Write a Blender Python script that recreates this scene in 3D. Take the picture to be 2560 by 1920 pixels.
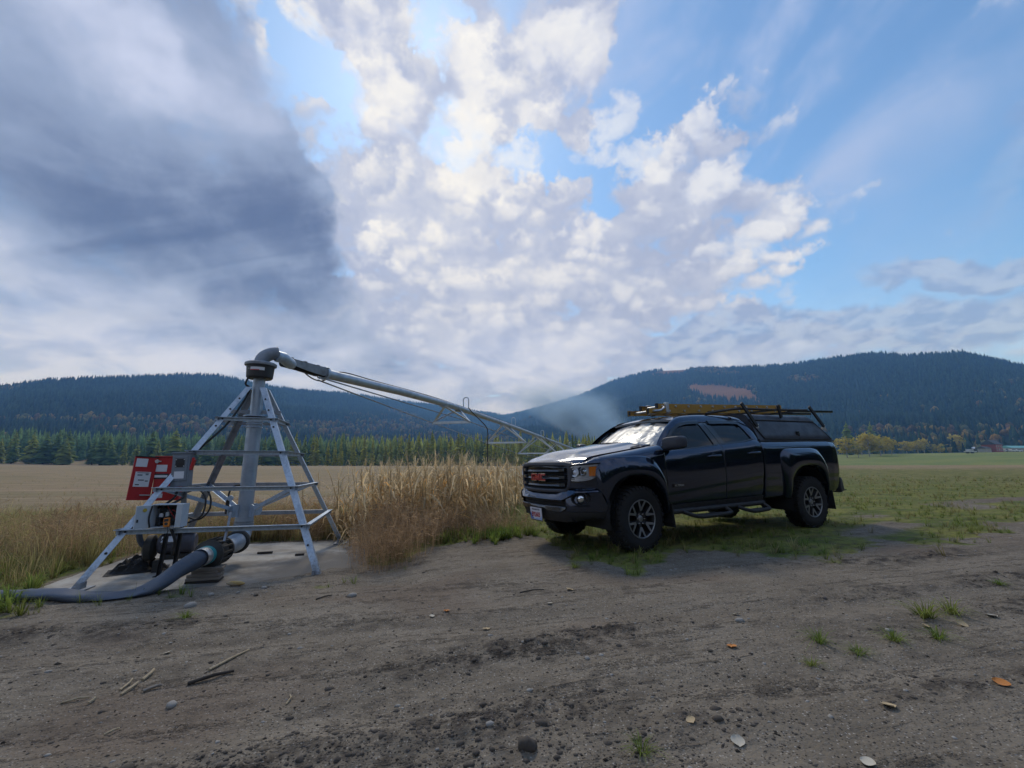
# Pickup truck beside a centre-pivot irrigation machine, autumn valley, broken cloud.
import bpy, bmesh, math, random
import numpy as np
from mathutils import Vector, Matrix
for _o in list(bpy.data.objects): bpy.data.objects.remove(_o)
SC = bpy.context.scene
COL = SC.collection
R = math.radians
# ------------------------------------------------------------------ camera
CAM_H, F_PX, PITCH = 1.10, 1100.0, 0.1868          # metres, pixels of a 2560 px wide frame, radians
_c = bpy.data.cameras.new('camera'); _c.sensor_width = 36.0; _c.lens = 36.0 * F_PX / 2560.0
_c.clip_start = 0.05; _c.clip_end = 20000
CAM = bpy.data.objects.new('camera', _c); COL.objects.link(CAM)
CAM.location = (0, 0, CAM_H); CAM.rotation_euler = (math.pi / 2 + PITCH, 0, 0)
SC.camera = CAM
SC.view_settings.view_transform = 'Standard'; SC.view_settings.look = 'None'
SC.view_settings.exposure = 0.12; SC.view_settings.gamma = 1.0; SC.view_settings.use_curve_mapping = False
SC.cycles.max_bounces = 5; SC.cycles.diffuse_bounces = 2; SC.cycles.glossy_bounces = 3
SC.cycles.transmission_bounces = 4; SC.cycles.transparent_max_bounces = 8; SC.cycles.volume_bounces = 1
SC.cycles.use_denoising = True; SC.cycles.adaptive_threshold = .014
def lin(r, g, b):
    f = lambda c: (c / 255) / 12.92 if c <= 10 else (((c / 255) + .055) / 1.055) ** 2.4
    return (f(r), f(g), f(b), 1.0)
def direction(u, v):                                 # world direction seen at a place of the photograph
    d = Vector(((u - 1280) / F_PX, 1, -(v - 960) / F_PX)); c, s = math.cos(PITCH), math.sin(PITCH)
    return Vector((d.x, d.y * c - d.z * s, d.y * s + d.z * c)).normalized()
# ------------------------------------------------------------------ node helper
class NT:
    def __init__(s, tree): s.t = tree; s.n = tree.nodes; s.l = tree.links
    def put(s, sock, v):
        if v is None: return
        if isinstance(v, bpy.types.NodeSocket): s.l.new(v, sock)
        else:
            try: sock.default_value = v
            except Exception:
                sock.default_value = tuple(v)[:3] if len(v) > 3 else (*v, 1.0)
    def new(s, typ, **kw):
        n = s.n.new(typ)
        for k, v in kw.items(): setattr(n, k, v)
        return n
    def math(s, op, a, b=None, c=None, clamp=False):
        n = s.new('ShaderNodeMath', operation=op, use_clamp=clamp)
        for i, v in enumerate((a, b, c)): s.put(n.inputs[i], v)
        return n.outputs[0]
    def add(s, a, b): return s.math('ADD', a, b)
    def mul(s, a, b): return s.math('MULTIPLY', a, b)
    def vec(s, op, a, b=None, scale=None):
        n = s.new('ShaderNodeVectorMath', operation=op)
        s.put(n.inputs[0], a); s.put(n.inputs[1], b)
        if scale is not None: s.put(n.inputs[3], scale)
        return n.outputs['Value'] if op in ('DOT_PRODUCT', 'LENGTH', 'DISTANCE') else n.outputs[0]
    def noise(s, v, scale, detail=4, rough=.5, dist=0, out='Fac', dim='3D', lac=2.0):
        n = s.new('ShaderNodeTexNoise', noise_dimensions=dim)
        s.put(n.inputs['Vector'], v); s.put(n.inputs['Scale'], scale); s.put(n.inputs['Detail'], detail)
        s.put(n.inputs['Roughness'], rough); s.put(n.inputs['Distortion'], dist); s.put(n.inputs['Lacunarity'], lac)
        return n.outputs[0] if out == 'Fac' else n.outputs['Color']
    def voronoi(s, v, scale, feature='F1', out='Distance', rand=1.0, dim='3D'):
        n = s.new('ShaderNodeTexVoronoi', feature=feature, voronoi_dimensions=dim)
        s.put(n.inputs['Vector'], v); s.put(n.inputs['Scale'], scale); s.put(n.inputs['Randomness'], rand)
        return n.outputs[out]
    def step(s, v, a, b, lo=0.0, hi=1.0):            # smooth step of v between a and b
        n = s.new('ShaderNodeMapRange', interpolation_type='SMOOTHSTEP')
        s.put(n.inputs[0], v); s.put(n.inputs[1], a); s.put(n.inputs[2], b); s.put(n.inputs[3], lo); s.put(n.inputs[4], hi)
        return n.outputs[0]
    def mix(s, f, a, b, mode='MIX'):
        n = s.new('ShaderNodeMix', data_type='RGBA', blend_type=mode)
        s.put(n.inputs[0], f); s.put(n.inputs[6], a); s.put(n.inputs[7], b)
        return n.outputs[2]
    def sep(s, v):
        n = s.new('ShaderNodeSeparateXYZ'); s.put(n.inputs[0], v); return n.outputs
    def comb(s, x, y, z):
        n = s.new('ShaderNodeCombineXYZ')
        for i, v in enumerate((x, y, z)): s.put(n.inputs[i], v)
        return n.outputs[0]
# ------------------------------------------------------------------ sky: clear Nishita blue behind broken cloud
SUN_DIR = direction(1040, 150)                       # brightest gap in the cloud
SUN_EL = math.asin(SUN_DIR.z); SUN_AZ = math.atan2(SUN_DIR.x, SUN_DIR.y)
W = bpy.data.worlds.new('World'); SC.world = W; W.use_nodes = True
W.node_tree.nodes.clear()
w = NT(W.node_tree)
def build_sky():
    D = w.new('ShaderNodeTexCoord').outputs['Generated']
    sky = w.new('ShaderNodeTexSky', sky_type='NISHITA'); sky.sun_disc = False
    sky.sun_elevation = SUN_EL; sky.sun_rotation = SUN_AZ
    sky.altitude = 700; sky.air_density = 1.0; sky.dust_density = .5; sky.ozone_density = 2.2
    clear = w.mix(1.0, sky.outputs[0], (.122, .152, .166, 1), 'MULTIPLY')
    dz = w.sep(D)[2]
    up = w.math('MAXIMUM', dz, 0.0)
    # a flat cloud deck: directions laid out on a plane overhead, so cells shrink towards the horizon
    k = w.add(up, .26)
    P = w.vec('DIVIDE', D, w.comb(k, k, 1.0))
    wn = w.vec('SUBTRACT', w.noise(D, 2.6, 3, .5, out='Color'), (.5, .5, .5))
    wf = w.vec('SUBTRACT', w.noise(D, 12.0, 5, .60, out='Color'), (.5, .5, .5))
    s_soft = w.sep(wn)[0]; s_puff = w.sep(wf)[1]
    DW = w.vec('ADD', D, w.vec('ADD', w.vec('SCALE', wn, scale=.20), w.vec('SCALE', wf, scale=.10)))
    DF = w.vec('ADD', D, w.vec('ADD', w.vec('SCALE', wn, scale=.08), w.vec('SCALE', wf, scale=.14)))
    def blob(u, v, sx, sy, ang=0.0, src=DW, soft=1.0):   # oval patch of sky, 1 inside to 0 outside
        c = direction(u, v); ca, sa = math.cos(R(ang)), math.sin(R(ang))
        e1 = direction(u + sx * ca, v + sx * sa) - c; e2 = direction(u - sy * sa, v + sy * ca) - c
        e1 -= c * e1.dot(c); e2 -= c * e2.dot(c)
        e1 = e1 / e1.length_squared; e2 = e2 / e2.length_squared
        a = w.vec('DOT_PRODUCT', src, tuple(e1)); b = w.vec('DOT_PRODUCT', src, tuple(e2))
        return w.step(w.math('MULTIPLY_ADD', a, a, w.mul(b, b)), 1.0 + soft, max(0.0, 1.0 - soft), 0, 1)
    def union(*bs):
        r = bs[0]
        for b in bs[1:]: r = w.math('MAXIMUM', r, b)
        return r
    n_mid = w.noise(P, 3.1, 6, .56, .2, dim='2D')
    n_cell = w.noise(w.vec('ADD', P, (9.1, 4.2, 0)), 10.0, 4, .55, .25, dim='2D')
    cell = w.voronoi(w.vec('ADD', P, w.vec('SCALE', wf, scale=.26)), 9.5, dim='2D'); cell = w.step(cell, .75, .05)      # rounded puffs
    ray = w.noise(w.vec('MULTIPLY', w.vec('ADD', P, (1.0, 7.0, 0)), (1.9, .8, 1)), 1.5, 5, .55, .5, dim='2D')
    # ---- layer 1: thin veil, more towards the upper right
    veil_zone = union(blob(1900, 150, 800, 330, -25), blob(1500, 60, 300, 420, 20))
    veil = w.mul(w.step(w.add(ray, w.mul(s_puff, .25)), .40, .72), w.add(w.mul(veil_zone, .85), .15))
    col = w.mix(veil, clear, lin(172, 190, 228))
    # ---- layer 2: lit broken altocumulus
    zone = union(blob(1130, 660, 470, 420, 8, soft=.9), blob(1010, 120, 400, 230, 20, soft=.9), blob(1540, 640, 430, 290, -30, soft=.9), blob(1420, 190, 150, 300, 8, soft=.9), blob(1480, 980, 900, 190, 0, soft=.9))
    holes = union(blob(790, 150, 190, 52, 50, DF, .8), blob(1150, 345, 90, 75, 60, DF, 1.), blob(1350, 400, 130, 62, 10, DF, 1.),
                  blob(1090, 60, 110, 70, 70, DF, 1.), blob(1570, 300, 70, 230, 8, DF, 1.), blob(1660, 130, 240, 130, -35, DF, 1.))
    back = w.step(w.vec('DOT_PRODUCT', D, (0, -1, 0)), -.15, .35)
    cover = w.math('MAXIMUM', zone, w.mul(back, .60))
    dens = w.add(w.mul(cover, 1.0), w.add(w.mul(w.add(n_mid, -.5), 1.15), w.add(w.mul(w.add(cell, -.45), .42), w.mul(s_puff, .95))))
    dens = w.math('SUBTRACT', dens, w.mul(holes, .80))
    a2 = w.step(dens, .27, .74)
    glow = w.math('MAXIMUM', blob(1120, 330, 560, 470, 10, D, 1.0), w.mul(blob(1450, 700, 600, 330, 0, D, 1.), .45))
    puff = w.step(w.add(w.add(w.mul(n_cell, .30), w.mul(n_mid, .35)), w.add(w.mul(s_puff, .45), w.mul(cell, .24))), .36, .78)
    lit = w.mix(glow, lin(205, 214, 234), lin(244, 243, 240))
    shade = w.mix(glow, lin(166, 178, 208), lin(190, 198, 220))
    shade = w.mix(w.step(w.add(w.mul(s_puff, .9), w.add(w.mul(n_mid, .6), w.mul(n_cell, .4))), .34, .66), w.mix(1.0, shade, (.86, .88, .93, 1), 'MULTIPLY'), w.mix(1.0, shade, (1.10, 1.08, 1.04, 1), 'MULTIPLY'))
    puff = w.mul(puff, w.step(dz, .10, .52, .62, 1.0))
    col = w.mix(a2, col, w.mix(puff, shade, lit))
    # bright cauliflower heads standing out of the deck
    heads = union(blob(905, 100, 110, 80, 50, DF, 1.), blob(790, 40, 150, 45, 40, DF, 1.), blob(1195, 270, 75, 160, 8, DF, 1.), blob(1400, 170, 80, 150, 4, DF, 1.),
                  blob(1230, 420, 130, 100, 20, DF, 1.), blob(1540, 290, 110, 62, -45, DF, 1.), blob(1570, 400, 170, 46, 8, DF, 1.), blob(1750, 320, 75, 45, 0, DF, 1.),
                  blob(1800, 440, 120, 55, -20, DF, 1.), blob(1990, 490, 75, 42, -10, DF, 1.), blob(1880, 620, 130, 50, 10, DF, 1.), blob(950, 250, 130, 90, 10, DF, 1.), blob(930, 590, 130, 45, 40, DF, 1.), blob(1480, 580, 70, 80, 40, DF, 1.))
    hf = w.add(w.mul(heads, 1.0), w.add(w.mul(s_puff, 2.3), w.add(w.mul(w.add(n_cell, -.5), 1.5), w.mul(w.add(cell, -.5), .35))))
    col = w.mix(w.mul(w.step(hf, .42, .98), .62), col, w.mix(w.step(w.add(w.mul(hf, .55), w.add(w.mul(s_soft, .6), w.mul(n_mid, .7))), .60, 1.05), w.mix(glow, lin(190, 203, 230), lin(214, 218, 232)), w.mix(glow, lin(224, 231, 244), lin(248, 247, 243))))
    # ---- layer 3: the dark bank on the left
    bank = union(blob(260, 470, 470, 560, 0, soft=.6), blob(650, 560, 215, 130, 8, DF, .6), blob(690, 440, 165, 90, 20, DF, .6), blob(600, 330, 170, 110, 30, DF, .7), blob(60, 100, 620, 420, 0, soft=.8), blob(500, 170, 190, 170, 45, DF, .8), blob(700, 690, 200, 90, 20, DF, .9), blob(380, 800, 700, 190, 14, soft=.9))
    PB = w.vec('MULTIPLY', w.vec('ADD', P, (5.0, 2.0, 0)), (1.15, 2.0, 1))
    nb = w.noise(PB, 1.25, 5, .5, .5, dim='2D')
    core = union(blob(700, 570, 170, 100, 25, DW, 1.), w.mul(blob(470, 620, 360, 110, 16, DW, 1.), .85), w.mul(blob(300, 400, 300, 120, 38, DW, 1.), .62), w.mul(blob(640, 850, 330, 45, 14, DW, 1.), .5))
    lo = union(w.mul(blob(0, 830, 360, 90, 10, DW, 1.), .85), w.mul(blob(380, 170, 80, 170, -30, DW, 1.), .55), w.mul(blob(40, 60, 420, 220, 0, DW, 1.), .42), w.mul(blob(500, 930, 620, 55, 6, DW, 1.), .5))
    bf = w.add(w.add(w.mul(w.add(nb, -.5), 1.5), w.add(w.mul(s_puff, .60), w.mul(w.add(n_mid, -.5), .50))), w.math('SUBTRACT', w.add(w.mul(lo, .55), .50), w.mul(core, .38)))
    cb = w.mix(w.step(bf, -.12, .70), lin(90, 104, 138), lin(148, 164, 196))
    cb = w.mix(w.step(bf, .5, 1.15), cb, lin(196, 206, 234))
    col = w.mix(w.step(w.add(bank, w.add(w.mul(s_puff, 1.25), w.mul(s_soft, .7))), .06, .92), col, cb)
    # ---- layer 4: soft grey band over the hills, bluer on the right
    east = w.step(w.sep(D)[0], .12, .50)
    band = w.math('MULTIPLY', w.step(w.add(up, w.mul(s_soft, .22)), .36, .14), w.step(n_mid, .16, .50), clamp=True)
    bandc = w.mix(w.step(w.add(n_mid, w.mul(s_puff, .3)), .34, .64), w.mix(east, lin(172, 188, 228), lin(150, 178, 228)), w.mix(east, lin(210, 220, 246), lin(190, 212, 248)))
    col = w.mix(w.mul(band, w.mix(east, (.85, .85, .85, 1), (.6, .6, .6, 1))), col, bandc)
    grey_right = union(blob(2430, 640, 330, 55, 12, DW, 1.), blob(2330, 800, 420, 85, -6, DW, 1.), blob(1880, 840, 330, 55, -6, DW, 1.), w.mul(blob(2560, 330, 160, 160, 0, DW, 1.), .6))
    ga = w.mul(w.step(w.add(grey_right, w.mul(w.add(n_mid, -.5), .8)), .25, .80), .8)
    col = w.mix(ga, col, w.mix(w.step(n_cell, .36, .64), lin(138, 160, 204), lin(172, 190, 222)))
    col = w.mix(w.step(dz, .0, -.06), col, lin(120, 116, 104))       # below the horizon
    bg = w.new('ShaderNodeBackground'); w.put(bg.inputs[0], col); bg.inputs[1].default_value = 1.0
    out = w.new('ShaderNodeOutputWorld'); w.l.new(bg.outputs[0], out.inputs[0])
    W.cycles.sampling_method = 'MANUAL'; W.cycles.sample_map_resolution = 512
build_sky()
# ------------------------------------------------------------------ sun, veiled by cloud
_s = bpy.data.lights.new('sun', 'SUN'); _s.energy = 1.5; _s.angle = R(11); _s.color = (1.0, .93, .82)
SUN = bpy.data.objects.new('sun', _s); COL.objects.link(SUN)
SUN.rotation_euler = SUN_DIR.to_track_quat('Z', 'Y').to_euler()
# ------------------------------------------------------------------ helpers
RNG = np.random.default_rng(7)
random.seed(11)
def tag(o, label=None, cat=None, group=None, kind=None):
    if label: o['label'] = label
    if cat: o['category'] = cat
    if group: o['group'] = group
    if kind: o['kind'] = kind
    return o
def empty(name, loc=(0, 0, 0), rot=(0, 0, 0), label=None, cat=None, group=None):
    o = bpy.data.objects.new(name, None); COL.objects.link(o); o.location = loc; o.rotation_euler = rot
    o.empty_display_size = .1
    return tag(o, label, cat, group)
def link(name, me, mat=None, parent=None, loc=None, rot=None, scale=None):
    o = bpy.data.objects.new(name, me); COL.objects.link(o)
    if mat is not None and not me.materials: me.materials.append(mat)
    if parent is not None: o.parent = parent
    if loc is not None: o.location = loc
    if rot is not None: o.rotation_euler = rot
    if scale is not None: o.scale = (scale,) * 3 if isinstance(scale, (int, float)) else scale
    return o
def copy_tree(o, parent=None):
    c = o.copy(); COL.objects.link(c); c.parent = parent
    for ch in list(o.children): copy_tree(ch, c)
    return c
def np_mesh(name, V, F, smooth=False, attrs=None):   # quick mesh from arrays; F: (n,3) or (n,4)
    V = np.ascontiguousarray(V, np.float32); F = np.ascontiguousarray(F, np.int32)
    me = bpy.data.meshes.new(name); k = F.shape[1]
    me.vertices.add(len(V)); me.vertices.foreach_set('co', V.ravel())
    me.loops.add(F.size); me.loops.foreach_set('vertex_index', F.ravel())
    me.polygons.add(len(F)); me.polygons.foreach_set('loop_start', np.arange(0, F.size, k, dtype=np.int32))
    if smooth: me.polygons.foreach_set('use_smooth', np.ones(len(F), bool))
    me.update(calc_edges=True)
    for nm, arr in (attrs or {}).items():
        arr = np.asarray(arr, np.float32)
        if arr.ndim == 1:
            a = me.attributes.new(nm, 'FLOAT', 'POINT'); a.data.foreach_set('value', arr)
        else:
            if arr.shape[1] == 3: arr = np.concatenate([arr, np.ones((len(arr), 1), np.float32)], 1)
            a = me.attributes.new(nm, 'FLOAT_COLOR', 'POINT'); a.data.foreach_set('color', arr.ravel())
    return me
def frame(d, up=(0, 0, 1)):
    d = Vector(d).normalized(); up = Vector(up)
    if abs(d.dot(up)) > .98: up = Vector((1, 0, 0))
    x = up.cross(d).normalized(); y = d.cross(x)
    return x, y, d
class MB:
    """collects shapes; build() links them as ONE mesh object"""
    def __init__(s): s.v = []; s.f = []
    def raw(s, V, F):
        b = len(s.v); s.v += [tuple(p) for p in V]; s.f += [tuple(i + b for i in f) for f in F]; return s
    def box(s, c, size, rot=None):
        hx, hy, hz = size[0] / 2, size[1] / 2, size[2] / 2
        P = [Vector((x, y, z)) for x in (-hx, hx) for y in (-hy, hy) for z in (-hz, hz)]
        if rot is not None:
            M = rot if isinstance(rot, Matrix) else Matrix.Rotation(rot, 3, 'Z')
            P = [M @ p for p in P]
        c = Vector(c)
        return s.raw([c + p for p in P], [(0, 1, 3, 2), (4, 6, 7, 5), (0, 4, 5, 1), (2, 3, 7, 6), (0, 2, 6, 4), (1, 5, 7, 3)])
    def hexa(s, P):                                  # 8 corners: 4 below (ccw), 4 above
        return s.raw(P, [(3, 2, 1, 0), (4, 5, 6, 7), (0, 1, 5, 4), (1, 2, 6, 5), (2, 3, 7, 6), (3, 0, 4, 7)])
    def bar(s, a, b, w, h, up=(0, 0, 1)):            # rectangular bar
        a, b = Vector(a), Vector(b); x, y, d = frame(b - a, up)
        P = []
        for q in (a, b): P += [q - x * w / 2 - y * h / 2, q + x * w / 2 - y * h / 2, q + x * w / 2 + y * h / 2, q - x * w / 2 + y * h / 2]
        return s.raw(P, [(3, 2, 1, 0), (4, 5, 6, 7), (0, 1, 5, 4), (1, 2, 6, 5), (2, 3, 7, 6), (3, 0, 4, 7)])
    def angle(s, a, b, w, t, n1, n2):                # L-section angle iron along a-b, flanges along n1 and n2
        a, b = Vector(a), Vector(b); n1, n2 = Vector(n1).normalized(), Vector(n2).normalized()
        pts = [(0, 0), (w, 0), (w, t), (t, t), (t, w), (0, w)]
        P = [q + n1 * u + n2 * v for q in (a, b) for u, v in pts]
        F = [(i, (i + 1) % 6, 6 + (i + 1) % 6, 6 + i) for i in range(6)] + [(5, 4, 3, 2, 1, 0), (6, 7, 8, 9, 10, 11)]
        return s.raw(P, F)
    def tube(s, pts, r, n=8, caps=True, up=(0, 0, 1)):
        pts = [Vector(p) for p in pts]; m = len(pts); rr = r if isinstance(r, (list, tuple)) else [r] * m
        V = []; xprev = None
        for i, p in enumerate(pts):
            d = (pts[min(i + 1, m - 1)] - pts[max(i - 1, 0)])
            d = d.normalized() if d.length > 1e-9 else Vector((0, 0, 1))
            if xprev is None: x, y, _ = frame(d, up)
            else:
                x = xprev - d * xprev.dot(d)
                x = x.normalized() if x.length > 1e-6 else frame(d, up)[0]; y = d.cross(x)
            xprev = x
            V += [p + (x * math.cos(2 * math.pi * k / n) + y * math.sin(2 * math.pi * k / n)) * rr[i] for k in range(n)]
        F = [(i * n + k, i * n + (k + 1) % n, (i + 1) * n + (k + 1) % n, (i + 1) * n + k) for i in range(m - 1) for k in range(n)]
        if caps: F += [tuple(range(n - 1, -1, -1)), tuple((m - 1) * n + k for k in range(n))]
        return s.raw(V, F)
    def cyl(s, a, b, r, n=16, r2=None): return s.tube([a, b], [r, r if r2 is None else r2], n)
    def lathe(s, prof, n=24, c=(0, 0, 0), axis=(0, 0, 1), close=False):   # profile of (radius, height)
        x, y, d = frame(axis); c = Vector(c); m = len(prof)
        V = [c + d * h + (x * math.cos(2 * math.pi * k / n) + y * math.sin(2 * math.pi * k / n)) * r for r, h in prof for k in range(n)]
        F = [(i * n + k, i * n + (k + 1) % n, (i + 1) * n + (k + 1) % n, (i + 1) * n + k) for i in range(m - 1) for k in range(n)]
        if close: F += [tuple(range(n - 1, -1, -1)), tuple((m - 1) * n + k for k in range(n))]
        return s.raw(V, F)
    def prism(s, poly, axis, lo, hi):                # polygon in the two other axes, extruded along axis 0/1/2
        n = len(poly); P = []
        for h in (lo, hi):
            for a, b in poly: P.append({0: (h, a, b), 1: (a, h, b), 2: (a, b, h)}[axis])
        F = [(i, (i + 1) % n, n + (i + 1) % n, n + i) for i in range(n)] + [tuple(range(n - 1, -1, -1)), tuple(range(n, 2 * n))]
        return s.raw(P, F)
    def grid(s, G):                                  # G[i][j] points -> quads
        a, b = len(G), len(G[0])
        return s.raw([p for r in G for p in r], [(i * b + j, i * b + j + 1, (i + 1) * b + j + 1, (i + 1) * b + j) for i in range(a - 1) for j in range(b - 1)])
    def shell(s, G, t, n=None):                      # closed panel: grid G plus a copy pushed by t (vector or function)
        a, b = len(G), len(G[0]); base = len(s.v)
        off = t if callable(t) else (lambda p: Vector(p) + Vector(t))
        s.v += [tuple(p) for r in G for p in r] + [tuple(off(p)) for r in G for p in r]
        I = lambda i, j, k: base + k * a * b + i * b + j
        for i in range(a - 1):
            for j in range(b - 1):
                s.f.append((I(i, j, 0), I(i, j + 1, 0), I(i + 1, j + 1, 0), I(i + 1, j, 0)))
                s.f.append((I(i + 1, j, 1), I(i + 1, j + 1, 1), I(i, j + 1, 1), I(i, j, 1)))
        edge = [(i, 0) for i in range(a)] + [(a - 1, j) for j in range(1, b)] + [(i, b - 1) for i in range(a - 2, -1, -1)] + [(0, j) for j in range(b - 2, 0, -1)]
        for k in range(len(edge)):
            p, q = edge[k], edge[(k + 1) % len(edge)]
            s.f.append((I(*p, 0), I(*q, 0), I(*q, 1), I(*p, 1)))
        return s
    def mesh(s, name, smooth=None, bevel=0.0, seg=2, weld=True):
        bm = bmesh.new(); vs = [bm.verts.new(p) for p in s.v]
        for f in s.f:
            try: bm.faces.new([vs[i] for i in f])
            except ValueError: pass
        if weld: bmesh.ops.remove_doubles(bm, verts=bm.verts, dist=1e-5)
        bmesh.ops.recalc_face_normals(bm, faces=bm.faces)
        if bevel > 0:
            es = [e for e in bm.edges if len(e.link_faces) == 2 and e.calc_face_angle(0) > R(28)]
            bmesh.ops.bevel(bm, geom=es, offset=bevel, offset_type='OFFSET', segments=seg, profile=.6, affect='EDGES', clamp_overlap=True)
        me = bpy.data.meshes.new(name); bm.to_mesh(me); bm.free()
        if smooth is not None:
            me.polygons.foreach_set('use_smooth', np.ones(len(me.polygons), bool))
            me.set_sharp_from_angle(angle=R(smooth))
        return me
    def build(s, name, mat, parent=None, smooth=None, bevel=0.0, seg=2, label=None, loc=None, rot=None, **kw):
        o = link(name, s.mesh(name, smooth, bevel, seg, kw.get('weld', True)), mat, parent, loc, rot)
        if label: o['label'] = label
        return o
def catmull(pts, n=6):
    P = [Vector(p) for p in pts]; P = [2 * P[0] - P[1]] + P + [2 * P[-1] - P[-2]]; out = []
    for i in range(1, len(P) - 2):
        a, b, c, d = P[i - 1], P[i], P[i + 1], P[i + 2]
        for k in range(n):
            t = k / n
            out.append(.5 * ((2 * b) + (c - a) * t + (2 * a - 5 * b + 4 * c - d) * t * t + (3 * b - a - 3 * c + d) * t ** 3))
    out.append(P[-2]); return out
def smooth01(a, b, x): t = np.clip((np.asarray(x, float) - a) / (b - a), 0, 1); return t * t * (3 - 2 * t)
def lerp_table(x, T): return float(np.interp(x, [t[0] for t in T], [t[1] for t in T]))
def vnoise(x, y, seed=0):                            # smooth value noise, arrays, about -1..1
    x = np.asarray(x, float); y = np.asarray(y, float)
    xi = np.floor(x).astype(np.int64); yi = np.floor(y).astype(np.int64); fx = x - xi; fy = y - yi
    def h(a, b):
        n = (a * 374761393 + b * 668265263 + seed * 1442695041) & 0xFFFFFFFF
        n = ((n ^ (n >> 13)) * 1274126177) & 0xFFFFFFFF
        return ((n ^ (n >> 16)) & 0xFFFF) / 32767.5 - 1
    u = fx * fx * (3 - 2 * fx); v = fy * fy * (3 - 2 * fy)
    return (h(xi, yi) * (1 - u) + h(xi + 1, yi) * u) * (1 - v) + (h(xi, yi + 1) * (1 - u) + h(xi + 1, yi + 1) * u) * v
def fbm(x, y, oct=4, seed=0, gain=.5):
    s = 0; a = 1; t = 0
    for k in range(oct): s = s + a * vnoise(x * 2 ** k, y * 2 ** k, seed + k); t += a; a *= gain
    return s / t
# ------------------------------------------------------------------ materials
def principled(name, color=(.5, .5, .5), rough=.6, metal=0.0, coat=0.0, spec=.5):
    m = bpy.data.materials.new(name); m.use_nodes = True; t = NT(m.node_tree); b = m.node_tree.nodes['Principled BSDF']
    t.put(b.inputs['Base Color'], (*color[:3], 1)); b.inputs['Roughness'].default_value = rough; b.inputs['Metallic'].default_value = metal
    b.inputs['Coat Weight'].default_value = coat; b.inputs['Coat Roughness'].default_value = .04
    b.inputs['Specular IOR Level'].default_value = spec
    return m, t, b
def bump(t, b, height, strength=.3, dist=.01):
    n = t.new('ShaderNodeBump'); n.inputs['Strength'].default_value = strength; n.inputs['Distance'].default_value = dist
    t.put(n.inputs['Height'], height); t.l.new(n.outputs[0], b.inputs['Normal'])
def worn(name, color, color2=None, rough=.5, metal=0.0, scale=8.0, amount=.5, coat=0.0, bmp=.1, r2=None, spec=.5):
    """paint, metal or plastic with blotchy dirt and small relief"""
    m, t, b = principled(name, color, rough, metal, coat, spec)
    p = t.new('ShaderNodeTexCoord').outputs['Object']
    n = t.noise(p, scale, 5, .6); n2 = t.noise(p, scale * 7, 3, .6)
    f = t.mul(t.step(t.add(t.mul(n, .75), t.mul(n2, .25)), .42, .66), amount)
    c2 = color2 if color2 is not None else tuple(c * .55 for c in color[:3])
    t.put(b.inputs['Base Color'], t.mix(f, (*color[:3], 1), (*c2[:3], 1)))
    t.put(b.inputs['Roughness'], t.step(n, .35, .7, rough, min(1.0, rough + .22) if r2 is None else r2))
    if bmp: bump(t, b, n2, bmp, .004)
    return m
def leaf_shader(t, b, col, back=.45):
    """thin leaves: part of the light passes through"""
    t.put(b.inputs['Base Color'], col)
    tr = t.new('ShaderNodeBsdfTranslucent'); t.put(tr.inputs[0], col); mx = t.new('ShaderNodeMixShader'); mx.inputs[0].default_value = back
    t.l.new(b.outputs[0], mx.inputs[1]); t.l.new(tr.outputs[0], mx.inputs[2]); t.l.new(mx.outputs[0], t.n['Material Output'].inputs[0])
M = {}
def galv_mat(name, c1, c2, c3):
    """hot-dip zinc: spangled, streaked, muddy towards the feet"""
    m, t, b = principled(name, c1, .45, .4)
    p = t.new('ShaderNodeTexCoord').outputs['Object']; s = t.sep(p)
    sp = t.sep(t.voronoi(p, 55, out='Color'))[0]; n = t.noise(t.vec('MULTIPLY', p, (14, 14, 2.2)), 1.0, 5, .6); n2 = t.noise(p, 30, 3, .6)
    c = t.mix(sp, (*c1, 1), (*c2, 1)); c = t.mix(t.mul(t.step(n, .50, .72), .55), c, (*c3, 1))
    mud = t.mul(t.step(t.add(s[2], t.mul(t.add(n2, -.5), .5)), .26, -.02), .8); c = t.mix(mud, c, (.13, .115, .095, 1))
    t.put(b.inputs['Base Color'], c); t.put(b.inputs['Metallic'], t.math('SUBTRACT', .4, t.mul(mud, .4))); t.put(b.inputs['Roughness'], t.step(n, .3, .7, .36, .6)); bump(t, b, n2, .06, .004)
    return m
M['galv'] = galv_mat('galvanised_steel', (.47, .56, .66), (.37, .455, .55), (.27, .33, .40))
M['galv_dull'] = worn('galvanised_steel_dull', (.30, .33, .37), (.20, .22, .25), .5, .4, 7, .9, bmp=.05)
M['galv_pipe'] = worn('galvanised_pipe', (.40, .46, .53), (.29, .345, .41), .36, .5, 5, .8, bmp=.04)
M['galv_light'] = worn('bright_zinc', (.62, .69, .76), (.48, .54, .60), .5, .15, 8, .7, bmp=.03)
M['black'] = worn('black_plastic', (.018, .018, .02), (.04, .038, .036), .45, 0, 12, .6)
M['drum'] = worn('black_drum_plastic', (.022, .022, .024), (.035, .034, .033), .38, 0, 6, .5)
M['rubber'] = worn('rubber', (.009, .009, .010), (.026, .024, .022), .8, 0, 10, .6, bmp=.2)
M['red'] = worn('red_enamel', (.42, .018, .02), (.33, .015, .016), .38, 0, 6, .6, bmp=.03)
M['greybox'] = worn('grey_enamel', (.17, .20, .235), (.13, .15, .18), .45, 0, 7, .6, bmp=.03)
M['whitebox'] = worn('pale_enamel', (.50, .56, .61), (.40, .45, .50), .4, 0, 7, .6, bmp=.03)
M['paper'] = worn('paper', (.66, .68, .72), (.58, .60, .64), .7, 0, 20, .4, bmp=0)
M['ink'] = principled('ink', (.03, .03, .035), .7)[0]
M['redink'] = principled('red_ink', (.55, .05, .05), .6)[0]
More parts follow.
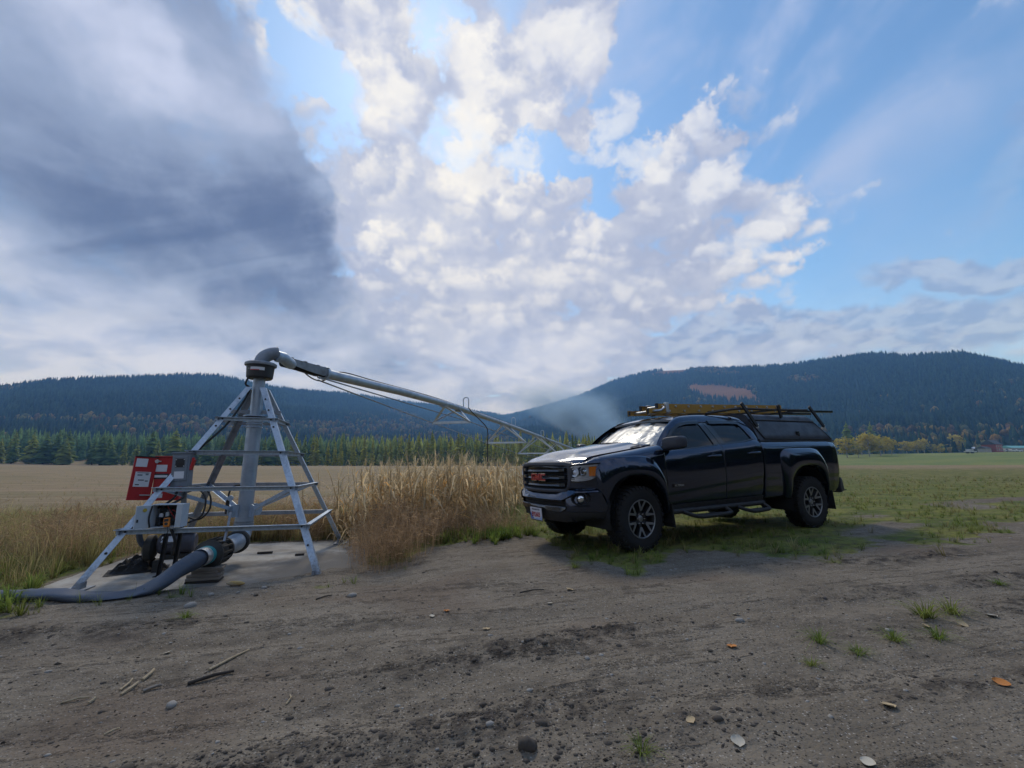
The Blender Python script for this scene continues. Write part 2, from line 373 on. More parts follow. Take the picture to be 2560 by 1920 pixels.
M['dark'] = principled('dark_void', (.006, .006, .007), .8)[0]
M['orange'] = worn('orange_plastic', (.62, .19, .015), (.5, .14, .01), .5, 0, 30, .4, bmp=0)
M['motor'] = worn('motor_grey', (.10, .10, .125), (.06, .06, .075), .4, .2, 9, .6)
M['iron'] = worn('cast_iron', (.045, .046, .045), (.085, .075, .06), .6, .4, 14, .7, bmp=.3)
M['hose'] = worn('grey_blue_hose', (.058, .076, .110), (.10, .11, .125), .46, 0, 5, .7, bmp=.06)
M['teal'] = worn('teal_band', (.03, .28, .30), (.05, .2, .21), .45, 0, 18, .6)
M['alu'] = worn('aluminium', (.62, .64, .66), (.46, .48, .50), .35, .9, 10, .5, bmp=.02)
def wood_mat(name, c1, c2):
    m, t, b = principled(name, c1, .85)
    p = t.new('ShaderNodeTexCoord').outputs['Object']
    q = t.vec('MULTIPLY', p, (3, 40, 40)); n = t.noise(q, 1.0, 5, .6, .6)
    t.put(b.inputs['Base Color'], t.mix(t.step(n, .3, .7), (*c1, 1), (*c2, 1))); bump(t, b, n, .5, .004)
    return m
M['wood'] = wood_mat('weathered_wood', (.30, .265, .225), (.17, .145, .12))
M['wood_dark'] = wood_mat('dark_wood', (.05, .042, .035), (.025, .02, .017))
M['straw'] = wood_mat('dry_straw', (.42, .34, .22), (.28, .22, .14))
# ------------------------------------------------------------------ ground
PAD_C, PAD_YAW, PAD_Z = (-3.67, 6.27), .256, -.143
EDGE = [(-40, -4), (-20, 1.0), (-9, 2.7), (-6.5, 3.4), (-4.6, 3.85), (-3.6, 4.35), (-2.3, 4.8), (-1.6, 5.25), (-1.0, 6.1), (-.4, 6.9), (.3, 6.9), (.75, 5.7), (1.2, 5.0), (2.3, 5.1), (3.2, 5.1), (4.8, 5.5), (6.7, 6.3), (8.6, 6.9), (14, 8.8), (30, 13), (80, 30)]
def y_edge(x): return np.interp(x, [e[0] for e in EDGE], [e[1] for e in EDGE])
def pad_uv(x, y):
    c, s = math.cos(PAD_YAW), math.sin(PAD_YAW); dx, dy = np.asarray(x) - PAD_C[0], np.asarray(y) - PAD_C[1]
    return dx * c + dy * s, -dx * s + dy * c
def base_z(x, y):
    x = np.asarray(x, float); y = np.asarray(y, float); r = np.hypot(x, y); az = np.degrees(np.arctan2(x, y))
    z = .01 + .033 * x * np.exp(-(r / 26) ** 2)
    wr = smooth01(13, 30, az) * (y > 0)
    left = 1.6 * smooth01(18, 200, r) + 6 * smooth01(230, 420, r)
    right = 1.32 * smooth01(10, 75, r) - 2.2 * smooth01(85, 130, r) + 11.0 * smooth01(110, 420, r)
    z = z + (left * (1 - wr) + right * wr) * (y > -200)
    u, v = pad_uv(x, y); d = np.maximum(np.abs(u), np.abs(v))
    k = smooth01(2.6, 1.75, d); z = z * (1 - k) + (PAD_Z - .015) * k
    w = .22 * fbm(x * 1.7, y * 1.7, 3, 15); bury = np.maximum(smooth01(1.20, 1.55, .55 * u - .85 * v + w), smooth01(1.30, 1.5, -v + w * .6))   # soil swept over the near corner of the slab
    z = z + k * (-.055 * smooth01(1.62, 1.50, d) * (1 - bury) + .040 * bury)
    return z
def road_n(x, y): return y - (.055 * x + 3.1 + .018 * x * np.abs(x) * .35)     # across the wheel tracks
def grass_cover(x, y):
    n = fbm(x * .9, y * .9, 4, 3); n2 = fbm(x * 3.1, y * 3.1, 3, 9)
    g = smooth01(-.25, .9, y - y_edge(x) + 1.15 * n + .7 * n2)
    t1 = np.exp(-((y - (3.55 + .62 * x)) / .55) ** 2) * smooth01(3.0, 5.5, x); t2 = np.exp(-((y - (5.6 + .47 * x)) / .7) ** 2) * smooth01(4.5, 7, x)
    g = g * (1 - .8 * np.maximum(t1, t2) * smooth01(-.3, .2, n))
    u, v = pad_uv(x, y); g = g * smooth01(1.45, 2.0, np.maximum(np.abs(u), np.abs(v)))
    return np.clip(g, 0, 1)
def micro_z(x, y):
    r = np.hypot(x, y); fade = np.exp(-(r / 11) ** 2)
    n = road_n(x, y); road = smooth01(.4, -.5, y - y_edge(x))
    rut = .020 * fbm(n * 2.2 + .25 * fbm(x * .6, y * .6, 2, 4), x * .22, 3, 21) + .012 * np.exp(-((n - .55) / .16) ** 2) - .020 * np.exp(-((n - .25) / .2) ** 2) - .016 * np.exp(-((n + .75) / .22) ** 2) + .012 * np.exp(-((n + 1.05) / .12) ** 2)
    lump = .012 * fbm(x * 4.5, y * 4.5, 4, 31) + .005 * fbm(x * 20, y * 20, 3, 41)
    crumb = smooth01(.02, .32, fbm(x * .55 + .1 * y, n * 4.2, 4, 27, .6)); ridg = 1 - np.abs(fbm(x * 13, y * 13, 3, 29, .6)) * 2.2
    crumb = np.clip(.35 * crumb + 1.1 * rut_band(x, y), 0, 1)
    lump = lump + .030 * rut_band(x, y, .14) * smooth01(-.3, .6, fbm(x * 9, y * 9, 3, 37)) - .020 * rut_band(x, y + .24, .13)
    lump = lump + crumb * .022 * np.clip(ridg, 0, 1) * np.clip(.5 + fbm(x * 26, y * 26, 2, 33), 0, 1)
    # tread prints pressed into the soft bands
    band = np.maximum(np.exp(-((n - .27) / .13) ** 2), np.maximum(np.exp(-((n + .73) / .14) ** 2), np.exp(-((n + 1.3) / .15) ** 2)))
    tread = np.sin((x + .55 * np.abs(((n * 6) % 1) - .5)) * 58) * .5 + np.sin(n * 52) * .35
    band = band * smooth01(-.05, .35, fbm(x * .8, y * .8, 3, 51))
    return fade * (road * (rut - .0055 * band * np.maximum(tread, -.2) * 1.2) + lump * (.8 + .6 * (1 - road)) + .02 * (1 - road) * fbm(x * 1.4, y * 1.4, 3, 61))
RUTS = [[(-9, 2.1), (-2.29, 2.23), (-1.34, 2.29), (-1.02, 2.49), (-.63, 2.73), (.05, 3.01), (.88, 3.28), (1.87, 3.57), (3.47, 3.99), (4.65, 4.25), (12, 6.4)], [(-6, .8), (-.88, 1.91), (-.3, 2.1), (.21, 2.2), (.83, 2.41), (1.61, 2.7), (2.65, 3.1), (3.69, 3.41), (12, 5.6)],
        [(-9, 3.2), (-3.75, 3.51), (-2.87, 3.5), (-2.23, 3.69), (-1.76, 3.93), (-.99, 4.18), (.07, 4.38), (.86, 4.57), (4, 4.9), (12, 7.4)], [(-4, 1.0), (.03, 1.86), (.51, 2.0), (1.07, 2.13), (1.6, 2.26), (2.56, 2.43), (12, 4.4)]]
def rut_band(x, y, w=.09):                                # loose dark crumbs thrown up along the wheel tracks
    b = np.zeros(np.shape(x))
    for i, L in enumerate(RUTS):
        d = y - np.interp(x, [p[0] for p in L], [p[1] for p in L]) + .10 * fbm(x * .8, y * .3, 3, 210 + i)
        b = np.maximum(b, np.exp(-(d / (w * (1 + .5 * vnoise(x * .6, y * 0, 220 + i)))) ** 2) * smooth01(-.45, .25, fbm(x * .7 + 5 * i, y * .5, 3, 230 + i)))
    return b
def ground_z(x, y): return base_z(x, y) + micro_z(x, y)
def gz(x, y): return float(ground_z(np.array([x]), np.array([y]))[0])
def build_ground():
    # one sheet, finer near the viewer's part of the track
    fr = np.linspace(-62, 62, 650); bk = np.linspace(62, 298, 90)[1:-1]
    th = np.radians(np.concatenate([fr, bk])); nth = len(th)
    rr = np.concatenate([[.25, .6, 1.0], np.geomspace(1.3, 13, 410), np.geomspace(13.4, 2600, 105)])
    T, RR = np.meshgrid(th, rr); X = (RR * np.sin(T)).ravel(); Y = (RR * np.cos(T)).ravel()
    Z = ground_z(X, Y)
    V = np.stack([X, Y, Z], 1); nr = len(rr)
    i, j = np.meshgrid(np.arange(nr - 1), np.arange(nth), indexing='ij'); j2 = (j + 1) % nth
    F = np.stack([i * nth + j, i * nth + j2, (i + 1) * nth + j2, (i + 1) * nth + j], -1).reshape(-1, 4)
    V = np.concatenate([V, [[0, 0, gz(0, 0)]]]); c = len(V) - 1
    X = V[:, 0]; Y = V[:, 1]; Rr = np.hypot(X, Y); az = np.degrees(np.arctan2(X, Y))
    g = grass_cover(X, Y)
    left = smooth01(12, 6, az)
    straw = smooth01(11, 17, Y + .8 * fbm(X * .3, Y * .3, 2, 5)) * (left + (1 - left) * smooth01(9, 30, Rr) * (.42 + .35 * smooth01(45, 62, Rr)))
    hay = smooth01(13, 30, az) * smooth01(80, 96, Rr)
    n = road_n(X, Y)
    crumbv = smooth01(.0, .30, fbm(X * .55 + .1 * Y, n * 4.2, 4, 27, .6))
    damp = np.clip(1.1 * rut_band(X, Y, .12) * smooth01(-.5, .1, fbm(X * 11, Y * 11, 3, 46)) + .4 * crumbv * smooth01(-.25, .2, fbm(X * 9, Y * 9, 3, 44)) + 0, 0, 1)
    rust = smooth01(.25, .6, fbm(X * .55 + 3, Y * .9, 3, 88)) * .8
    me = np_mesh('ground', V, F, True, {'grass': g, 'straw': straw, 'hay': hay, 'damp': damp, 'rust': rust})
    bm = bmesh.new(); bm.from_mesh(me); bm.verts.ensure_lookup_table()
    for k in range(nth): bm.faces.new((bm.verts[c], bm.verts[k], bm.verts[(k + 1) % nth]))
    bmesh.ops.recalc_face_normals(bm, faces=bm.faces); bm.to_mesh(me); bm.free()
    m, t, b = principled('soil', (.2, .18, .15), .95, spec=.15)
    at = lambda nm: (lambda nd: nd.outputs['Fac'])(t.new('ShaderNodeAttribute', attribute_name=nm))
    p = t.new('ShaderNodeNewGeometry').outputs['Position']
    n1 = t.noise(p, 1.7, 6, .62); n2 = t.noise(p, 11, 5, .65); n3 = t.noise(p, 85, 3, .6)
    vor = t.voronoi(p, 38, out='Distance')
    st = t.noise(t.comb(t.vec('DOT_PRODUCT', p, (.49, .09, 0)), t.vec('DOT_PRODUCT', p, (-1.0, 5.4, 0)), 0.0), 1.0, 5, .6, .5)
    st2 = t.noise(t.comb(t.vec('DOT_PRODUCT', p, (1.5, .3, 0)), t.vec('DOT_PRODUCT', p, (-3.4, 17, 0)), 3.0), 1.0, 4, .6, .6)
    crumb = t.mul(t.step(t.add(t.mul(st, .62), t.mul(st2, .38)), .50, .60), t.step(t.add(t.mul(n2, .5), t.mul(t.noise(p, 46, 3, .65), .5)), .47, .56))
    dirt = t.mix(t.step(t.add(t.mul(n1, .5), t.mul(st, .5)), .36, .62), (.152, .128, .098, 1), (.222, .190, .148, 1))
    dirt = t.mix(t.mul(t.step(n2, .50, .70), .30), dirt, (.11, .094, .078, 1))
    dirt = t.mix(t.mul(crumb, .45), dirt, (.070, .058, .048, 1))
    grit = t.voronoi(p, 95, out='Color'); gd = t.voronoi(p, 95, out='Distance'); dirt = t.mix(t.mul(t.step(gd, .42, .30), t.step(t.sep(grit)[0], .80, .88)), dirt, (.36, .33, .29, 1)); dirt = t.mix(t.mul(t.step(gd, .45, .30), t.step(t.sep(grit)[1], .72, .80)), dirt, (.05, .042, .036, 1))
    dirt = t.mix(t.mul(at('rust'), .5), dirt, (.135, .095, .070, 1))
    dirt = t.mix(t.mul(at('damp'), t.step(n2, .30, .62)), dirt, (.046, .038, .032, 1))
    dirt = t.mix(t.mul(t.step(n3, .62, .70), .45), dirt, (.34, .31, .265, 1))
    grs = t.mix(t.step(n1, .38, .62), (.100, .132, .030, 1), (.195, .195, .050, 1))
    grs = t.mix(t.step(n2, .45, .7), grs, (.10, .085, .055, 1))
    ps = t.vec('MULTIPLY', p, (.03, .32, .1)); n4 = t.noise(ps, 1.0, 5, .55); n5 = t.noise(p, .045, 4, .6)
    stw = t.mix(t.step(n4, .34, .66), (.285, .205, .128, 1), (.225, .180, .098, 1))
    stw = t.mix(t.mul(t.step(n5, .45, .68), .6), stw, (.185, .155, .08, 1))
    stw = t.mix(t.mul(t.step(n2, .50, .72), .35), stw, (.16, .12, .075, 1))
    n6 = t.noise(t.vec('MULTIPLY', p, (.22, 1.5, .1)), 1.0, 4, .6); stw = t.mix(t.mul(t.step(n6, .46, .64), .5), stw, (.35, .27, .17, 1)); stw = t.mix(t.mul(t.step(n6, .46, .30), .45), stw, (.15, .115, .07, 1))
    hayc = t.mix(t.step(n5, .36, .64), (.135, .175, .048, 1), (.19, .205, .062, 1))
    col = t.mix(t.step(t.add(at('grass'), t.mul(t.add(n2, -.5), .7)), .30, .62), dirt, grs)
    col = t.mix(t.step(t.add(at('straw'), t.mul(t.add(n1, -.5), .5)), .30, .75), col, stw)
    col = t.mix(at('hay'), col, hayc)
    t.put(b.inputs['Base Color'], col)
    bump(t, b, t.add(t.add(t.mul(n2, .5), t.mul(n3, .30)), t.add(t.mul(vor, -.25), t.mul(crumb, .5))), 1.0, .022)
    o = link('ground', me, m); tag(o, kind='structure')
build_ground()
# ------------------------------------------------------------------ hills
TINTM, _t, _b = principled('far_foliage', (.05, .08, .04), .95, spec=.1)
_a = _t.new('ShaderNodeAttribute', attribute_name='tint').outputs['Color']
_n = _t.noise(_t.new('ShaderNodeNewGeometry').outputs['Position'], .9, 3, .6)
leaf_shader(_t, _b, _t.mix(1.0, _a, _t.mix(_t.step(_n, .3, .7), (.6, .6, .6, 1), (1.45, 1.45, 1.45, 1)), 'MULTIPLY'), .35)
def px_dir(u, v):
    d = direction(u, v); h = math.hypot(d.x, d.y)
    return math.atan2(d.x, d.y), d.z / h
def to_px(x, y, z):
    c, s = math.cos(PITCH), math.sin(PITCH); dz = z - CAM_H
    Zc = y * c + dz * s; Yc = -y * s + dz * c
    return 1280 + F_PX * x / Zc, 960 - F_PX * Yc / Zc
def conifer_batch(x, y, z, h, wid, tint, jag):        # many small conifers as one mesh: two ragged tiers each
    n = len(x); k = 5; rng = np.random.default_rng(3 + n)
    ang = rng.uniform(0, 6.28, (n, 1)) + np.arange(k)[None] * (6.2832 / k)
    tiers = [(.04, .62, 1.0), (.42, 1.0, .66)]; V = []; C = []
    for zb, zt, w in tiers:
        rad = wid[:, None] * w * rng.uniform(1 - jag, 1 + jag, (n, k))
        ring = np.stack([x[:, None] + rad * np.cos(ang), y[:, None] + rad * np.sin(ang), z[:, None] + h[:, None] * (zb + rng.uniform(-.05, .05, (n, k)))], -1)
        top = np.stack([x, y, z + h * zt], -1)[:, None]
        V.append(np.concatenate([ring, top], 1))
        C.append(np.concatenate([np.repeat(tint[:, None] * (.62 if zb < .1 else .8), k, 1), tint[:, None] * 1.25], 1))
    V = np.concatenate(V, 1); C = np.concatenate(C, 1); m = V.shape[1]
    f = []
    for tb in (0, k + 1): f += [(tb + a, tb + (a + 1) % k, tb + k) for a in range(k)]
    F = (np.arange(n)[:, None, None] * m + np.array(f)[None]).reshape(-1, 3)
    return V.reshape(-1, 3), F, C.reshape(-1, 3)
def broadleaf_batch(x, y, z, h, wid, tint):
    n = len(x); rng = np.random.default_rng(5 + n); k = 6
    ang = rng.uniform(0, 6.28, (n, 1)) + np.arange(k)[None] * (6.2832 / k); V = []; C = []
    for zz, w in ((.25, .62), (.55, 1.0), (.84, .62)):
        rad = wid[:, None] * w * rng.uniform(.65, 1.3, (n, k))
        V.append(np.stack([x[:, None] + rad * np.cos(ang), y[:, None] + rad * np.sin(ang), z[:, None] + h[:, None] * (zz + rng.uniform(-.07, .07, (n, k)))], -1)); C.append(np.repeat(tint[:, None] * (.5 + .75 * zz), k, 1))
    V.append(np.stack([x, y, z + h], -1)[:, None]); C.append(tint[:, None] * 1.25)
    V = np.concatenate(V, 1); C = np.concatenate(C, 1); m = V.shape[1]; f = []
    for a in range(k):
        b = (a + 1) % k
        for q in (0, k): f += [(q + a, q + b, q + k + b), (q + a, q + k + b, q + k + a)]
        f.append((2 * k + a, 2 * k + b, 3 * k))
    F = (np.arange(n)[:, None, None] * m + np.array(f)[None]).reshape(-1, 3)
    return V.reshape(-1, 3), F, C.reshape(-1, 3)
def join_batches(L):
    V, F, C, o = [], [], [], 0
    for v, f, c in L: V.append(v); F.append(f + o); C.append(c); o += len(v)
    return np.concatenate(V), np.concatenate(F), np.concatenate(C)
def build_hill(name, ridge, dist, r0, zb, seed, n_tree, tree_h, autumn=0.0, clear=(), decid=()):
    A = [px_dir(u * 1.1573, v * 1.1573) for u, v in ridge]; A.sort()
    az = np.linspace(A[0][0], A[-1][0], 260); tel = np.interp(az, [a[0] for a in A], [a[1] for a in A])
    rd = np.interp(np.degrees(az), [d[0] for d in dist], [d[1] for d in dist])
    def surf(a, t):                                    # a azimuth, t 0 foot .. 1 ridge .. 1.3 beyond
        te = np.interp(a, az, tel); r1 = np.interp(a, az, rd); r = r0 + (r1 - r0) * t
        zr = CAM_H + te * r1 - tree_h * .8
        prof = np.where(t <= 1, .10 * t + .90 * t ** 1.35, 1 - 1.6 * (t - 1))
        x = r * np.sin(a); y = r * np.cos(a)
        wob = fbm(x / 260, y / 260, 4, seed) * np.clip(t * (1 - t) * 4, 0, 1) * .10
        return x, y, zb + (zr - zb) * (prof + wob)
    tt = np.concatenate([np.linspace(0, 1, 44), [1.08, 1.2]])
    a2, t2 = np.meshgrid(az, tt); X, Y, Z = surf(a2.ravel(), t2.ravel()); na, nt = len(az), len(tt)
    i, j = np.meshgrid(np.arange(nt - 1), np.arange(na - 1), indexing='ij')
    F = np.stack([i * na + j, i * na + j + 1, (i + 1) * na + j + 1, (i + 1) * na + j], -1).reshape(-1, 4)
    U, Vv = to_px(X, Y, Z); base = np.tile(np.array([.020, .034, .024]), (len(X), 1))
    def inpatch(u, v, lst, grow=0):
        k = np.zeros(len(u))
        for (cu, cv, su, sv, rot) in lst:
            c, s = math.cos(rot), math.sin(rot); du, dv = u - cu, v - cv
            q = ((du * c + dv * s) / (su + grow)) ** 2 + ((-du * s + dv * c) / (sv + grow * .5)) ** 2
            k = np.maximum(k, smooth01(1.25, .8, q + .45 * fbm(u / 16, v / 9, 3, seed + 5)))
        return k
    k = inpatch(U, Vv, clear, 10); base = base * (1 - k[:, None]) + np.array([.27, .135, .055]) * k[:, None]
    o = link(name, np_mesh(name, np.stack([X, Y, Z], 1), F, True, {'tint': base}), TINTM); tag(o, kind='structure')
    rng = np.random.default_rng(seed)
    a = rng.uniform(az[0], az[-1], n_tree); t = np.sqrt(rng.uniform(0, 1, n_tree)) * 1.02
    a[: n_tree // 14] = rng.uniform(az[0], az[-1], n_tree // 14); t[: n_tree // 14] = rng.uniform(.985, 1.03, n_tree // 14)   # tips along the ridge
    x, y, z = surf(a, t); u, v = to_px(x, y, z); keep = inpatch(u, v, clear) < rng.uniform(.35, .8, n_tree)
    x, y, z, t, u, v = (q[keep] for q in (x, y, z, t, u, v)); n = len(x)
    h = tree_h * rng.uniform(.55, 1.2, n); patch = fbm(x / 130, y / 130, 3, seed + 9)
    tint = np.array([.024, .044, .027]) * rng.uniform(.55, 1.6, (n, 1)) * (1 + .25 * patch[:, None])
    gold = (rng.uniform(0, 1, n) < autumn * smooth01(.05, .45, patch) * smooth01(.75, .15, t) * 1.6)
    dk = inpatch(u, v, decid); isd = (rng.uniform(0, 1, n) < dk * .55) | gold
    warm = np.array([[.21, .13, .04], [.24, .17, .045], [.14, .13, .045], [.13, .085, .045], [.10, .11, .045]])[rng.integers(0, 5, n)] * rng.uniform(.6, 1.15, (n, 1))
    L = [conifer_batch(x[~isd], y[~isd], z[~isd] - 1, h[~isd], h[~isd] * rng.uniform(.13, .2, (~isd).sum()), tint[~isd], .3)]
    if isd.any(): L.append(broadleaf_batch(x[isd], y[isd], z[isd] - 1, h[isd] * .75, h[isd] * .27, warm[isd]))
    V, F, C = join_batches(L)
    o = link('forest', np_mesh('forest', V, F, False, {'tint': C}), TINTM); tag(o, kind='stuff')
LEFT = [(-500, 860), (-250, 845), (0, 829), (60, 822), (100, 817), (250, 810), (340, 808), (400, 805), (470, 806), (500, 812), (540, 822), (640, 839), (750, 846), (850, 861), (950, 873), (1000, 881), (1060, 889), (1100, 897), (1180, 915), (1260, 940)]
RIGHT = [(1000, 935), (1040, 912), (1085, 896), (1130, 886), (1180, 873), (1250, 851), (1330, 817), (1380, 803), (1420, 795), (1500, 791), (1600, 789), (1700, 784), (1760, 775), (1800, 769), (1880, 759), (1930, 760), (1960, 764), (2000, 760), (2080, 756), (2130, 767), (2212, 785), (2400, 815), (2700, 850)]
MIDH = [(960, 960), (1010, 940), (1060, 930), (1110, 922), (1150, 917), (1190, 922), (1260, 945), (1330, 965)]
build_hill('hill', LEFT, [(-75, 1250), (-45, 1150), (-25, 1400), (-8, 2100), (5, 2700)], 420, 4, 101, 33000, 14, .35,
           decid=[(690, 1075, 330, 14, 0.0), (960, 1075, 130, 18, -.05), (490, 1022, 16, 8, 0), (1010, 1040, 45, 9, .3), (300, 1060, 260, 10, 0), (20, 970, 30, 12, 0)])
build_hill('hill', RIGHT, [(-12, 2900), (0, 2600), (12, 1900), (25, 1500), (45, 1250), (75, 1350)], 440, 5, 202, 35000, 14, .30,
           clear=[(1810, 982, 85, 17, .12), (1680, 930, 45, 6, -.1)], decid=[(1880, 985, 20, 14, .5), (1780, 930, 60, 8, .1), (2540, 962, 14, 6, 0), (2552, 1025, 12, 14, 0), (2010, 950, 40, 9, 0), (2330, 1090, 240, 10, 0)])
build_hill('hill', MIDH, [(-14, 1000), (5, 1000)], 500, 5, 303, 5200, 12, .5)
# ------------------------------------------------------------------ trees at the field's far edge
BARK = worn('bark', (.09, .065, .048), (.05, .038, .03), .95, 0, 3, .8, bmp=.3)
PALEBARK = worn('pale_bark', (.30, .28, .24), (.14, .12, .10), .9, 0, 2, .7, bmp=.2)
def foliage_mat(name, c1, c2, c3):
    m, t, b = principled(name, c1, .9, spec=.15)
    a = t.new('ShaderNodeAttribute', attribute_name='tint').outputs['Color']
    rnd = t.new('ShaderNodeObjectInfo').outputs['Random']
    n = t.noise(t.new('ShaderNodeNewGeometry').outputs['Position'], .55, 4, .6)
    c = t.mix(t.step(n, .36, .64), (*c1, 1), (*c2, 1)); c = t.mix(t.mul(t.step(rnd, .45, 1.0), .75), c, (*c3, 1))
    leaf_shader(t, b, t.mix(1.0, c, a, 'MULTIPLY'), .55)
    return m
M['pine'] = foliage_mat('pine_needles', (.125, .20, .08), (.20, .27, .08), (.32, .34, .08))
M['larch'] = foliage_mat('larch_needles', (.28, .30, .055), (.40, .37, .065), (.17, .23, .055))
M['aspen'] = foliage_mat('aspen_leaves', (.50, .38, .06), (.40, .34, .08), (.30, .27, .07))
def conifer_mesh(name, seed, slender, tiers=17, per=9):
    rng = np.random.default_rng(seed); V, F, C = [], [], []
    for k in range(tiers):                              # drooping sprays, unit height
        f = k / (tiers - 1); z = .07 + .91 * f
        prof = slender * (1 - f) ** .8 * (.62 + .38 * min(1, f * 6)) + .012
        m = max(4, int(per * (1 - .45 * f)))
        a0 = rng.uniform(0, 6.28)
        for q in range(m):
            a = a0 + 6.2832 * q / m + rng.normal(0, .25); L = prof * rng.uniform(.62, 1.28); zz = z + rng.normal(0, .015)
            d = np.array([math.cos(a), math.sin(a), 0]); s = np.array([-d[1], d[0], 0]); wv = L * rng.uniform(.42, .7)
            drop = L * rng.uniform(.12, .5); b = len(V)
            tip = d * L + np.array([0, 0, zz - drop]); root = np.array([0, 0, zz + .035]); mid = d * L * .55
            l = mid + s * wv + np.array([0, 0, zz - drop * .55 - .012]); r = mid - s * wv + np.array([0, 0, zz - drop * .55 - .012]); top = mid + np.array([0, 0, zz + .018])
            V += [root, l, tip, r, top]; F += [(b, b + 1, b + 4), (b + 1, b + 2, b + 4), (b + 2, b + 3, b + 4), (b + 3, b, b + 4)]
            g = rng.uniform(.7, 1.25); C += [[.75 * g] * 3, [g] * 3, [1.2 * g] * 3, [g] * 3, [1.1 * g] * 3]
    V.append(np.array([0, 0, 1.02])); b = len(V)
    for q in range(4): a = q * 1.57; V.append(np.array([.018 * math.cos(a), .018 * math.sin(a), .9]))
    F += [(b - 1, b + q, b + (q + 1) % 4) for q in range(4)]; C += [[1, 1, 1]] * 5
    return np_mesh(name, np.array(V), np.array(F), False, {'tint': np.array(C)})
def broadleaf_mesh(name, seed, n=520, rx=.36, zc=.60, rz=.40, leaf=.045):
    rng = np.random.default_rng(seed)
    cl = np.stack([rng.normal(0, .17, 11), rng.normal(0, .17, 11), zc + rng.uniform(-.30, .30, 11)], 1)
    P = cl[rng.integers(0, 11, n)] + rng.normal(0, .085, (n, 3)) * [1, 1, .9]
    r = np.sqrt((P[:, 0] / rx) ** 2 + (P[:, 1] / rx) ** 2 + ((P[:, 2] - zc) / rz) ** 2); P = P[r < 1.1]; n = len(P)
    u = rng.normal(size=(n, 3)); u /= np.linalg.norm(u, axis=1, keepdims=True); v = np.cross(u, rng.normal(size=(n, 3))); v /= np.linalg.norm(v, axis=1, keepdims=True)
    s = leaf * rng.uniform(.6, 1.4, (n, 1))
    V = np.stack([P - u * s, P - v * s * .7, P + u * s, P + v * s * .7], 1).reshape(-1, 3)
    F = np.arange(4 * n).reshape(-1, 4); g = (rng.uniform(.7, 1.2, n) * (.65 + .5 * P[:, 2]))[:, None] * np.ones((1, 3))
    return np_mesh(name, V, F, False, {'tint': np.repeat(g, 4, 0)})
def trunk_mesh(name, r=.018, top=.9, bend=0.0, limbs=0, seed=0):
    rng = np.random.default_rng(seed); mb = MB()
    mb.tube([(0, 0, -.03), (bend * .4, 0, top * .45), (bend, 0, top)], [r, r * .7, r * .12], 6)
    for k in range(limbs):
        a = rng.uniform(0, 6.28); z = rng.uniform(.28, .62); L = rng.uniform(.14, .26)
        mb.tube([(0, 0, z), (L * .5 * math.cos(a), L * .5 * math.sin(a), z + L * .5), (L * math.cos(a), L * math.sin(a), z + L * 1.15)], [r * .5, r * .3, r * .08], 4)
    return mb.mesh(name)
CON = [conifer_mesh('crown', 20 + k, s, t, p) for k, (s, t, p) in enumerate([(.19, 17, 9), (.23, 15, 10), (.165, 19, 8), (.21, 16, 9)])]
LAR = [conifer_mesh('crown', 40 + k, s, t, p) for k, (s, t, p) in enumerate([(.13, 20, 7), (.155, 18, 8), (.12, 21, 7)])]
BRO = [broadleaf_mesh('crown', 60 + k) for k in range(3)]
TRK = trunk_mesh('trunk'); TRKB = trunk_mesh('trunk', .022, .8, .02, 7, 3)
for me in CON: me.materials.append(M['pine'])
for me in LAR: me.materials.append(M['larch'])
for me in BRO: me.materials.append(M['aspen'])
TRK.materials.append(BARK); TRKB.materials.append(PALEBARK)
def tree(name, crown, trunk, x, y, h, rz, label, group, cat='tree', fat=1.0):
    o = empty(name, (x, y, float(base_z(x, y)) - .1), (0, 0, rz), label, cat, group); o.scale = (h * fat, h * fat, h)
    link('crown', crown, None, o); link('trunk', trunk, None, o)
    return o
